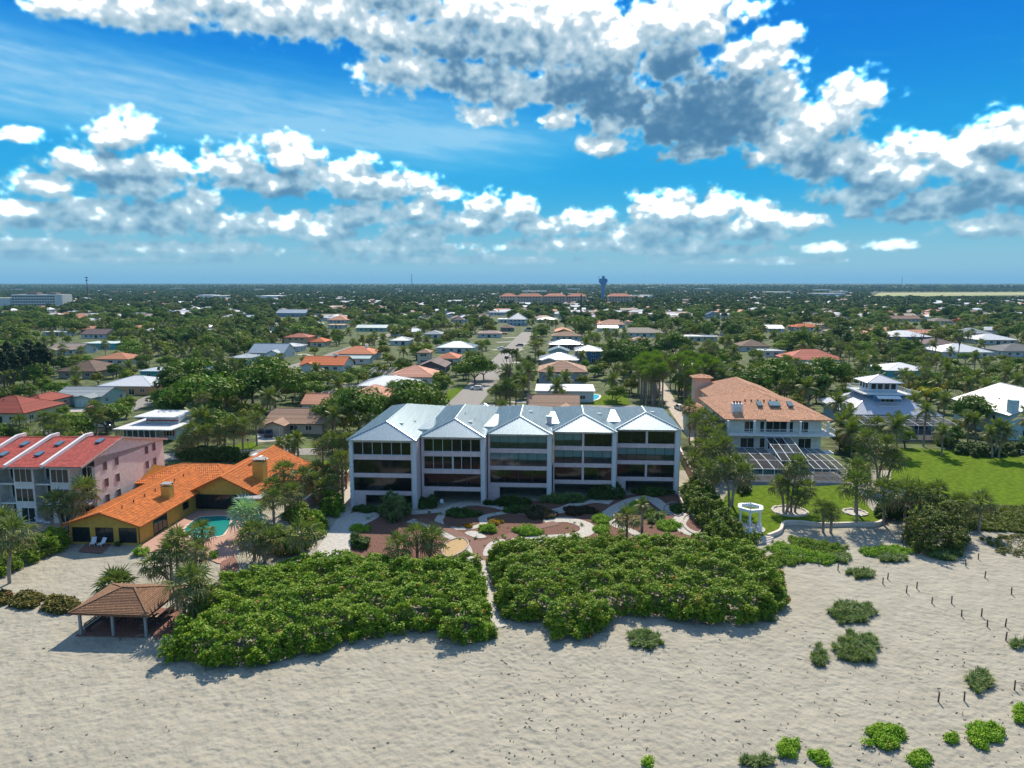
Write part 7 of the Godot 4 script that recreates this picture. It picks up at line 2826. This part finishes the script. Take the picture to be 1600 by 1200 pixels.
func tree_kinds() -> Array:
	# name, crown radius, crown half height, trunk height, colour, flatness, label words
	var out := []
	var spec := [
		["shade_tree", 4.8, 3.4, 3.4, Color(0.101, 0.169, 0.018), 0.0, 44, 60, 0.42, "dark green shade tree"],
		["shade_tree", 6.0, 3.8, 3.8, Color(0.121, 0.200, 0.020), 0.2, 52, 60, 0.44, "broad green shade tree"],
		["leafy_tree", 3.6, 3.0, 2.6, Color(0.189, 0.275, 0.022), 0.0, 34, 60, 0.36, "light green leafy tree"],
		["leafy_tree", 4.4, 4.2, 3.8, Color(0.078, 0.131, 0.018), 0.0, 44, 60, 0.42, "tall dark leafy tree"],
		["spreading_tree", 6.6, 2.4, 3.8, Color(0.135, 0.231, 0.020), 0.6, 50, 60, 0.42, "flat-topped spreading tree"],
		["olive_tree", 3.8, 3.0, 2.5, Color(0.216, 0.231, 0.029), 0.0, 30, 60, 0.36, "olive green rounded tree"],
	]
	for i in spec.size():
		var q: Array = spec[i]
		var c := crown_mesh(300 + i, q[1], q[2], q[6], q[7], q[8], q[4], q[5], 0.25)
		var t := trunk_mesh(330 + i, q[3], 0.26, q[1] * 0.6, Color(0.12, 0.095, 0.075))
		var both := mb()
		both.v = t.v.duplicate()
		both.n = t.n.duplicate()
		both.c = t.c.duplicate()
		for k in c.v.size():
			both.v.append(c.v[k] + Vector3(0, q[3] + q[2] * 0.35, 0))
		both.n.append_array(c.n)
		both.c.append_array(c.c)
		out.append({"name": q[0], "crown": c.mesh(), "trunk": t.mesh(), "r": q[1], "h": q[3] + q[2] * 1.3, "up": q[3] + q[2] * 0.35, "words": q[9], "both": both.mesh()})
	return out


func plant_tree(k: Dictionary, at: Vector3, size: float, label: String, group: String, turn: float) -> Node3D:
	var t := thing(k.name, label, "tree", at, turn, group)
	part(t, "trunk", k.trunk, mat("tree_bark", Color.WHITE, 0.9), Transform3D(Basis().scaled(Vector3.ONE * size), Vector3.ZERO))
	part(t, "crown", k.crown, leaf_mat("tree_leaf", 0.6, 0.6), Transform3D(Basis().scaled(Vector3.ONE * size), Vector3(0, k.up * size, 0)))
	return t


func nearest_ref(at: Vector3) -> String:
	var best := 1e9
	var out := ""
	for r in refs:
		var d: float = Vector2(r[0].x - at.x, r[0].z - at.z).length()
		if d < best:
			best = d
			out = r[1]
	return out if best < 45.0 else ""


func make_town_trees() -> void:
	var kinds := tree_kinds()
	var bark := mat("tree_bark", Color.WHITE, 0.9)
	var leaf := leaf_mat("tree_leaf", 0.6, 0.6)
	# trees one can name: kind, u, v of the foot, size, label
	var named := [
		[1, 652, 668, 1.45, "great round ficus behind the condominium's end unit"],
		[1, 560, 676, 1.35, "great spreading ficus beside the beige garage house"],
		[0, 610, 664, 1.0, "round green tree between the two great ficuses"],
		[1, 520, 672, 1.0, "rounded tree at the edge of the great ficus group"],
		[4, 318, 656, 1.75, "wide flat-topped poinciana behind the flat white porch house"],
		[1, 300, 622, 1.5, "dense dark fig left of the tall pine"],
		[3, 345, 624, 1.4, "dark crowded tree behind the flat-topped poinciana"],
		[1, 430, 640, 1.8, "huge dark tree with a bare pinkish trunk near the garage house"],
		[3, 395, 630, 1.5, "tall dark tree beside the huge one"],
		[3, 268, 630, 1.3, "dark tree at the bend of the side street"],
		[4, 756, 593, 1.0, "round street tree casting shade over the road"],
		[1, 742, 600, 1.25, "big leafy street tree left of the road"],
		[2, 690, 618, 1.2, "light tree beside the front lawn on the street"],
		[0, 1170, 636, 1.5, "dense tree behind the mansion's roof"],
		[1, 1218, 628, 1.55, "broad tree rising behind the mansion roof"],
		[3, 1262, 640, 1.5, "dark tree between the mansion and the cupola house"],
		[1, 1290, 612, 1.4, "leafy tree behind the cupola house"],
		[5, 1450, 640, 1.3, "yellow-green tree in flower behind the cupola house"],
		[5, 1480, 622, 1.2, "yellow-flecked tree above the white-roofed aqua house"],
		[5, 1420, 622, 1.1, "yellow-green tree beside the turquoise house"],
		[0, 1516, 674, 1.2, "dark tree at the aqua house's near wall"],
		[2, 1520, 660, 1.2, "light tree beside the aqua house's long wall"],
		[3, 960, 590, 1.6, "tall dense tree beside the deep blue house"],
		[1, 985, 580, 1.5, "broad dense tree left of the palm grove"],
		[3, 1010, 575, 1.5, "dark tree behind the palm grove's start"],
		[1, 1050, 560, 1.5, "wide tree behind the palm grove"],
		[0, 866, 622, 0.5, "little round tree before the sandy brown house"],
	]
	var yellow := crown_mesh(380, 3.4, 2.7, 22, 60, 0.36, Color(0.42, 0.38, 0.03), 0.0, 0.25).mesh()
	for i in named.size():
		var q: Array = named[i]
		var at := gp(q[1], q[2])
		var t := plant_tree(kinds[q[0]], at, q[3], q[4], "", i * 47.0)
		if q[0] == 5:
			t.get_node("crown").mesh = yellow
		boxes.append([at, 2.0, 2.0, 0.0])
	# a flame tree in bloom
	var fl := thing("flame_tree", "vivid red flowering flame tree near the grey-brown hips", "tree", gp(1500, 512), 0)
	part(fl, "trunk", kinds[4].trunk, bark)
	part(fl, "crown", crown_mesh(390, 6.2, 2.1, 40, 60, 0.45, Color(0.55, 0.045, 0.012), 0.6, 0.1).mesh(), leaf, Transform3D(Basis(), Vector3(0, 5.1, 0)))
	var rd := thing("flame_tree", "reddish flowering tree at the street's end", "tree", gp(868, 514), 0)
	part(rd, "trunk", kinds[2].trunk, bark)
	part(rd, "crown", crown_mesh(391, 3.2, 2.4, 24, 60, 0.4, Color(0.28, 0.12, 0.02), 0.2, 0.1).mesh(), leaf, Transform3D(Basis(), Vector3(0, 4.4, 0)))
	# tall dark pines on the left edge
	var pm := crown_mesh(395, 2.6, 7.0, 60, 60, 0.5, Color(0.03, 0.055, 0.02), 0.0, 0.3).mesh()
	var pt := trunk_mesh(396, 9.0, 0.3, 1.6, Color(0.09, 0.07, 0.06)).mesh()
	for q in [[8, 622], [24, 616], [40, 612], [54, 606], [66, 600], [-10, 616], [16, 600], [48, 592], [74, 606]]:
		var t := thing("pine_tree", "tall dark feathery pine in the grove beyond the dark red tiled house", "tree", gp(q[0], q[1]), q[0] * 7.0, "tall dark pine grove")
		part(t, "trunk", pt, bark)
		part(t, "crown", pm, leaf, Transform3D(Basis(), Vector3(0, 10.5, 0)))
		boxes.append([t.position, 2.0, 2.0, 0.0])
	# bare-stemmed dead pines
	for q in [[797, 634, 16.0, "slim bare-stemmed pine on the street corner with a thin crown"], [1235, 545, 14.0, "bare grey snag behind the salmon-red house"], [1425, 556, 13.0, "bare forked snag before the blue-walled house"], [1462, 560, 14.0, "bare forked snag before the mauve-brown hips"], [1496, 566, 15.0, "bare snag before the wide white-hipped house"], [1252, 540, 13.0, "bare brown snag beside the grey one"], [1440, 552, 12.0, "thin bare snag between two forked ones"]]:
		var t := thing("bare_tree", q[3], "tree", gp(q[0], q[1]), 0)
		part(t, "trunk", trunk_mesh(int(q[0]), q[2], 0.22, 2.6, Color(0.13, 0.095, 0.075), 7).mesh(), bark)
		if q[1] > 600:
			part(t, "crown", crown_mesh(398, 3.6, 1.1, 12, 40, 0.4, Color(0.05, 0.075, 0.02), 0.6, 0.2).mesh(), leaf, Transform3D(Basis(), Vector3(0, q[2], 0)))

	# the rest of the town's trees
	rng.seed = 99
	var spots := []
	var z := -146.0
	while z > -900.0:
		var cell := 6.6 + (-z - 146.0) * 0.007
		var half := -z * 0.76 + 12.0
		var x := -half
		while x < half:
			var q := Vector3(x + rng.randf_range(-0.45, 0.45) * cell, 0, z + rng.randf_range(-0.45, 0.45) * cell)
			x += cell
			var dens := patch_noise.get_noise_2d(q.x, q.z)
			var keep := 0.85 + dens * 0.8
			if z > -230.0 or z < -450.0:
				keep *= 0.82
			if rng.randf() > keep:
				continue
			spots.append(q)
		z -= cell
	var people := []
	for q in spots:
		if q.z < -600.0 and far_clear.has(Vector2i(int(floor(q.x / 6.0)), int(floor(q.z / 6.0)))):
			continue
		if _taken(q, 1.0):
			continue
		var roll := rng.randf()
		var kind := 0
		var palm_kind := ""
		if roll < 0.26 and q.z > -620.0:
			palm_kind = "feather" if rng.randf() < 0.55 else "fan"
		else:
			kind = [0, 0, 1, 2, 2, 2, 3, 4, 5, 5][rng.randi() % 10]
		var size := rng.randf_range(0.8, 1.4)
		if q.z > -330.0:
			size *= 0.7
		var high: float = kinds[kind].h * size if palm_kind == "" else 6.5
		var r: float = kinds[kind].r * size if palm_kind == "" else 2.0
		# keep the roofs that the photograph shows in view
		var a := px(q + Vector3(-r, high, 0))
		var b := px(q + Vector3(r, 0.5, 0))
		var blocked := false
		for v in views:
			if q.z < v[4]:
				continue
			var ox := minf(b.x, v[2]) - maxf(a.x, v[0])
			var oy := minf(b.y, v[3]) - maxf(a.y, v[1])
			if ox > 0.0 and oy > 0.0 and ox * oy > 0.14 * (v[2] - v[0]) * (v[3] - v[1]) * 0.5 + 4.0:
				blocked = true
				break
		# and the carriageway
		if not blocked and q.z < -150.0:
			for l in lanes:
				if l[0].z > q.z - 1.0 and l[1].z > q.z - 1.0:
					continue
				var c := px(l[0])
				var d := px(l[1])
				if maxf(c.x, d.x) + 1.0 < a.x or minf(c.x, d.x) - 1.0 > b.x or maxf(c.y, d.y) < a.y or minf(c.y, d.y) > b.y:
					continue
				if q.z > l[0].z and absf(l[0].x) < 60.0 and rng.randf() < 0.985:
					blocked = true
					break
		if blocked:
			continue
		people.append([q, kind, palm_kind, size])
	people.sort_custom(func(m, n): return m[0].z > n[0].z)
	var trees := 0
	var palms := {"feather": 0, "fan": 0}
	var rest := []
	for i in kinds.size():
		rest.append([])
	var rest_palms := {"feather": [], "fan": []}
	for p in people:
		var q: Vector3 = p[0]
		var ref := nearest_ref(q)
		if p[2] != "":
			var k: String = p[2]
			if palms[k] < 110:
				palms[k] += 1
				var words := "feathery palm" if k == "feather" else "round-headed cabbage palm"
				var label := "%s standing near %s" % [words, ref] if ref else "%s among trees away from houses" % words
				palm(k, q, rng.randf_range(4.0, 8.0), (1.25 if k == "feather" else 1.4) * rng.randf_range(0.85, 1.15), label, "palms through the town", 8000 + palms[k], false)
			else:
				rest_palms[k].append(q)
		elif trees < 300:
			trees += 1
			var label := "%s standing near %s" % [kinds[p[1]].words, ref] if ref else "%s in the woods between houses" % kinds[p[1]].words
			plant_tree(kinds[p[1]], q, p[3], label, "trees through the town", rng.randf_range(0, 360))
		else:
			rest[p[1]].append([q, p[3]])
	for i in kinds.size():
		var list := []
		for w in rest[i]:
			list.append(Transform3D(Basis(Vector3.UP, rng.randf_range(0, TAU)).scaled(Vector3(w[1], w[1] * rng.randf_range(0.8, 1.2), w[1])), w[0]))
		many("town_woodland", list, kinds[i].both, leaf, "%ss massed through the town beyond the nearer houses" % kinds[i].words, "trees", 0.25)
	for k in ["feather", "fan"]:
		var list := []
		for q in rest_palms[k]:
			list.append(Transform3D(Basis(Vector3.UP, rng.randf_range(0, TAU)).scaled(Vector3.ONE * 1.35), q + Vector3(0, rng.randf_range(5.0, 7.5), 0)))
		many("palm_tops", list, frond_sets[k].crowns[0], leaf_mat("palm_leaf", 0.55, 0.7), "%s palm heads scattered through the farther town" % k, "palms", 0.2)

	# woods to the horizon
	var far_crowns := []
	for s in 3:
		far_crowns.append(crown_mesh(500 + s, 6.5, 4.2, 26, 12, 2.0, [Color(0.075, 0.125, 0.022), Color(0.11, 0.16, 0.026), Color(0.055, 0.095, 0.02)][s], 0.2, 0.2).mesh())
	var far := [[], [], []]
	z = -900.0
	while z > -4200.0:
		var cell := 11.0 + (-z - 900.0) * 0.007
		var half := -z * 0.76
		var x := -half
		while x < half:
			var q := Vector3(x + rng.randf_range(-0.5, 0.5) * cell, 3.4, z + rng.randf_range(-0.5, 0.5) * cell)
			x += cell
			if patch_noise.get_noise_2d(q.x * 0.5, q.z * 0.5) + 0.62 < rng.randf():
				continue
			if q.x / -q.z > 0.5 and q.z < -1650.0 and q.z > -2850.0:
				continue
			if far_clear.has(Vector2i(int(floor(q.x / 6.0)), int(floor(q.z / 6.0)))):
				continue
			var s := rng.randf_range(0.7, 1.25)
			far[rng.randi() % 3].append(Transform3D(Basis(Vector3.UP, rng.randf_range(0, TAU)).scaled(Vector3(s, s * rng.randf_range(0.75, 1.2), s)), q))
		z -= cell
	for s in 3:
		many("distant_wood", far[s], far_crowns[s], leaf, ["deep green woods covering the plain behind the houses", "mid green woods covering the plain behind the houses", "darkest woods covering the plain behind the houses"][s], "woods", 0.3)
	# the farthest woods, in patches
	var patch := crown_mesh(520, 46.0, 6.0, 60, 8, 9.0, Color(0.07, 0.115, 0.024), 0.85, 0.0).mesh()
	var patches := []
	z = -4200.0
	while z > -15000.0:
		var cell := 62.0 + (-z - 4200.0) * 0.02
		var half := -z * 0.76
		var x := -half
		while x < half:
			var q := Vector3(x + rng.randf_range(-0.5, 0.5) * cell, 3.0, z + rng.randf_range(-0.5, 0.5) * cell)
			x += cell
			if rng.randf() < 0.2:
				continue
			var s := rng.randf_range(0.8, 1.4) * cell / 70.0
			patches.append(Transform3D(Basis(Vector3.UP, rng.randf_range(0, TAU)).scaled(Vector3(s, rng.randf_range(0.7, 1.5), s)), q))
		z -= cell
	many("horizon_wood", patches, patch, leaf, "unbroken woods reaching to the horizon", "woods", 0.25)


func many(called: String, list: Array, m: Mesh, material: Material, label: String, category: String, vary: float) -> void:
	if list.is_empty():
		return
	var mm := MultiMesh.new()
	mm.transform_format = MultiMesh.TRANSFORM_3D
	mm.use_colors = true
	mm.mesh = m
	mm.instance_count = list.size()
	for i in list.size():
		mm.set_instance_transform(i, list[i])
		var j := 1.0 + rng.randf_range(-vary, vary)
		mm.set_instance_color(i, Color(j * (1.0 + rng.randf_range(-0.1, 0.15)), j, j))
	var o := MultiMeshInstance3D.new()
	o.name = numbered(called)
	o.multimesh = mm
	o.material_override = material
	add_child(o)
	tag(o, label, category, "", "stuff")


func car(at: Vector3, turn: float, col: Color, label: String, tall := 1.0, length := 4.5) -> void:
	var t := thing("parked_car", label, "car", at, turn)
	var paint := mat("paint_%02d%02d%02d" % [int(col.r * 99), int(col.g * 99), int(col.b * 99)], col, 0.25, 0.2)
	paint.clearcoat_enabled = true
	var l := length / 2
	var h := 1.45 * tall
	var prof := [Vector2(-l, 0.35), Vector2(-l, 0.75), Vector2(-l * 0.93, 0.95), Vector2(-l * 0.5, 1.02), Vector2(-l * 0.28, h), Vector2(l * 0.55, h), Vector2(l * 0.9, 1.05), Vector2(l, 0.85), Vector2(l, 0.35)]
	var m := mb()
	var w := 0.9
	for i in prof.size():
		var a: Vector2 = prof[i]
		var b: Vector2 = prof[(i + 1) % prof.size()]
		var wa := w if a.y < 1.06 else w * 0.82
		var wb := w if b.y < 1.06 else w * 0.82
		m.quad(Vector3(-wa, a.y, a.x), Vector3(wa, a.y, a.x), Vector3(wb, b.y, b.x), Vector3(-wb, b.y, b.x))
	for s in [-1.0, 1.0]:
		for i in range(1, prof.size() - 1):
			var q := []
			for p in [prof[0], prof[i], prof[i + 1]]:
				q.append(Vector3(s * (w if p.y < 1.06 else w * 0.82), p.y, p.x))
			if s > 0:
				m.tri(q[0], q[1], q[2])
			else:
				m.tri(q[0], q[2], q[1])
	part(t, "body", m.mesh(), paint)
	var dark := mat("dark_pane", Color(0.012, 0.017, 0.02), 0.08)
	var g := mb()
	g.quad(Vector3(-0.72, 1.06, -l * 0.5), Vector3(0.72, 1.06, -l * 0.5), Vector3(0.66, h - 0.06, -l * 0.32), Vector3(-0.66, h - 0.06, -l * 0.32))
	part(t, "windscreen", g.mesh(), dark)
	var rg := mb()
	rg.quad(Vector3(0.72, 1.08, l * 0.91), Vector3(-0.72, 1.08, l * 0.91), Vector3(-0.66, h - 0.05, l * 0.58), Vector3(0.66, h - 0.05, l * 0.58))
	part(t, "rear_window", rg.mesh(), dark)
	for s in [-1.0, 1.0]:
		var sw := mb()
		sw.box(Vector3(s * 0.84 - 0.04, 1.06, -l * 0.32), Vector3(s * 0.84 + 0.04, h - 0.12, l * 0.5))
		part(t, "side_window", sw.mesh(), dark)
		for z in [-l * 0.62, l * 0.6]:
			var wm := mb(Color(0.02, 0.02, 0.02))
			wm.tube(Vector3(s * 0.72, 0.33, z), Vector3(s * 0.93, 0.33, z), 0.33, 0.33, 14)
			var wh := part(t, "wheel", wm.mesh(), mat("tyre", Color.WHITE, 0.8))
			var rm := mb(Color(0.4, 0.4, 0.42))
			rm.tube(Vector3(s * 0.9, 0.33, z), Vector3(s * 0.945, 0.33, z), 0.2, 0.18, 12)
			part(wh, "rim", rm.mesh(), mat("rim_metal", Color.WHITE, 0.35, 0.6))
		var hl := mb()
		hl.box(Vector3(s * 0.62 - 0.18, 0.68, -l - 0.015), Vector3(s * 0.62 + 0.18, 0.84, -l + 0.05))
		part(t, "headlight", hl.mesh(), mat("lamp_glass", Color(0.6, 0.6, 0.6), 0.1))
		var tl := mb()
		tl.box(Vector3(s * 0.66 - 0.14, 0.68, l - 0.05), Vector3(s * 0.66 + 0.14, 0.88, l + 0.015))
		part(t, "tail_light", tl.mesh(), mat("lamp_red", Color(0.35, 0.01, 0.01), 0.2))


func make_cars() -> void:
	car(gp(160, 668), 75, Color(0.45, 0.48, 0.5), "silver-white van parked beside the porch house on the side street", 1.35, 5.4)
	car(gp(421, 681), 10, Color(0.02, 0.025, 0.035), "dark blue estate car on the drive before the garage", 1.15, 4.7)
	car(gp(411, 675), 10, Color(0.02, 0.02, 0.02), "black car half under the garage eave", 1.0, 4.5)
	car(gp(450, 553), 80, Color(0.55, 0.57, 0.6), "white car by the lawn of the blue-grey gabled house", 1.0, 4.5)
	car(gp(826, 517), 88, Color(0.5, 0.52, 0.54), "large white motorhome parked across the street's end", 1.9, 8.0)
	car(gp(792, 560), -6, Color(0.05, 0.05, 0.06), "dark car in a drive halfway up the street", 1.0, 4.5)
	car(gp(788, 523), 85, Color(0.25, 0.03, 0.02), "dark red car by the low pinkish-roofed house", 1.0, 4.4)
	car(gp(600, 538), 85, Color(0.6, 0.6, 0.6), "pale car on the farther left street", 1.0, 4.5)
	car(gp(142, 642), 20, Color(0.45, 0.05, 0.04), "red car on the pale aqua house's wide driveway", 1.0, 4.5)
	car(gp(185, 637), 30, Color(0.35, 0.37, 0.4), "grey car on the drive beside the orange end wall", 1.1, 4.6)
	car(gp(745, 609), 85, Color(0.6, 0.6, 0.58), "white car on a short drive left of the street", 1.0, 4.5)
	car(gp(806, 557), 85, Color(0.08, 0.12, 0.25), "blue car on a drive right of the street", 1.0, 4.5)
	car(gp(783, 546), 85, Color(0.55, 0.55, 0.55), "pale car on a drive left of the street, farther up", 1.0, 4.5)
	car(gp(812, 541), 85, Color(0.04, 0.04, 0.04), "black car on a drive right of the street, farther up", 1.1, 4.7)
	car(gp(1062, 640), 8, Color(0.5, 0.5, 0.5), "silver car on the sand lane beside the palm grove", 1.1, 4.6)
	# lamp post and short garden posts
	var lp := thing("garden_lamp", "small dark garden lamp on a post by the coast road lawn", "lamp", gp(388, 704))
	var m := mb()
	m.tube(Vector3.ZERO, Vector3(0, 2.1, 0), 0.06, 0.05, 8)
	part(lp, "post", m.mesh(), mat("mast_dark", Color(0.05, 0.05, 0.06), 0.7))
	var h := mb()
	h.tube(Vector3(0, 2.1, 0), Vector3(0, 2.45, 0), 0.14, 0.2, 8)
	h.tube(Vector3(0, 2.45, 0), Vector3(0, 2.6, 0), 0.26, 0.04, 8)
	part(lp, "lantern", h.mesh(), mat("mast_dark", Color(0.05, 0.05, 0.06), 0.7))
	# utility poles along the street
	for q in [[732, 598], [748, 566], [836, 580], [655, 560], [1290, 560], [560, 548], [350, 590]]:
		var up := thing("utility_pole", "weathered wooden utility pole with crossarm above the gardens", "pole", gp(q[0], q[1]), 10, "utility poles through the town")
		var pm := mb()
		pm.tube(Vector3(0, -0.3, 0), Vector3(0, 9.5, 0), 0.15, 0.11, 8)
		part(up, "pole", pm.mesh(), mat("pole_wood", Color(0.14, 0.11, 0.09), 0.9))
		var cm := mb()
		cm.bar(Vector3(-1.1, 8.8, 0), Vector3(1.1, 8.8, 0), 0.1, 0.12)
		part(up, "crossarm", cm.mesh(), mat("pole_wood", Color(0.14, 0.11, 0.09), 0.9))


func make_beach() -> void:
	var wood := mat("beach_post", Color(0.13, 0.10, 0.08), 0.9, 0.0, "mottle", 0.4)
	var list := [[405, 190], [503, 218], [630, 235], [748, 265], [724, 288], [840, 333], [892, 312], [966, 388], [1064, 388], [1114, 450], [1211, 450], [1241, 503], [1328, 503], [1330, 572], [1420, 570], [1135, 200], [1195, 165], [1228, 257], [1360, 340], [263, 155], [330, 180], [997, 872], [1126, 868]]
	var labels := {21: "short dark post on the open lower beach beside a second one", 22: "short dark post on the lower beach next to the bent grass"}
	for i in list.size():
		var g := gp(1150.0 + list[i][0] / 3.158, 820.0 + list[i][1] / 3.158, 0.15)
		var at := Vector3(g.x, sand_height(g.x, g.z), g.z)
		rng.seed = 600 + i
		var label: String = labels.get(i, "short dark wooden post in the rows crossing the sand below the lawns")
		var t := thing("beach_post", label, "post", at, rng.randf_range(0, 90), "" if labels.has(i) else "posts in rows on the sand")
		var m := mb()
		var high := 0.85 + rng.randf_range(-0.1, 0.1)
		var lean := Vector3(rng.randf_range(-0.06, 0.06), high, rng.randf_range(-0.06, 0.06))
		m.tube(Vector3(0, -0.3, 0), lean, 0.075, 0.065, 8)
		part(t, "shaft", m.mesh(), wood)
		var b := mb()
		b.tube(lean * 0.82 - Vector3(0, 0, 0), lean * 0.88, 0.085, 0.085, 8)
		part(t, "rope_band", b.mesh(), mat("rope_grey", Color(0.25, 0.22, 0.18), 0.9))
	var g2 := gp(1585, 1078, 0.15)
	var sp := thing("beach_sign", "taller dark post with a thin frame at the beach's edge", "post", Vector3(g2.x, sand_height(g2.x, g2.z), g2.z), 0)
	var sm := mb()
	sm.tube(Vector3(0, -0.3, 0), Vector3(0, 0.95, 0), 0.07, 0.06, 8)
	part(sp, "shaft", sm.mesh(), wood)
	var fm := mb()
	fm.bar(Vector3(0, 0.72, 0), Vector3(0.7, 0.7, 0.05), 0.03)
	fm.bar(Vector3(0.7, 0.0, 0.05), Vector3(0.7, 0.7, 0.05), 0.03)
	part(sp, "thin_frame", fm.mesh(), wood)
	# dark bits of weed and drift on the sand
	var bits := mb()
	rng.seed = 321
	for i in 520:
		var q := gp(rng.randf_range(780, 1600), rng.randf_range(985, 1200)) if i < 380 else gp(rng.randf_range(0, 1000), rng.randf_range(900, 1190))
		if q.z > -46 or q.z < -84:
			continue
		var y := sand_height(q.x, q.z)
		bits.col = Color(0.06, 0.05, 0.035) * rng.randf_range(0.6, 1.6)
		bits.col.a = 1.0
		var a := rng.randf_range(0, TAU)
		var d := Vector3(cos(a), 0, sin(a)) * rng.randf_range(0.04, 0.16)
		bits.bar(Vector3(q.x, y + 0.03, q.z) - d, Vector3(q.x, y + 0.04, q.z) + d, rng.randf_range(0.03, 0.08), 0.03)
	var o := part(self, numbered("drift_litter"), bits.mesh(), mat("drift", Color.WHITE, 0.95))
	tag(o, "dark scraps of dry weed scattered over the sand", "seaweed", "", "stuff")
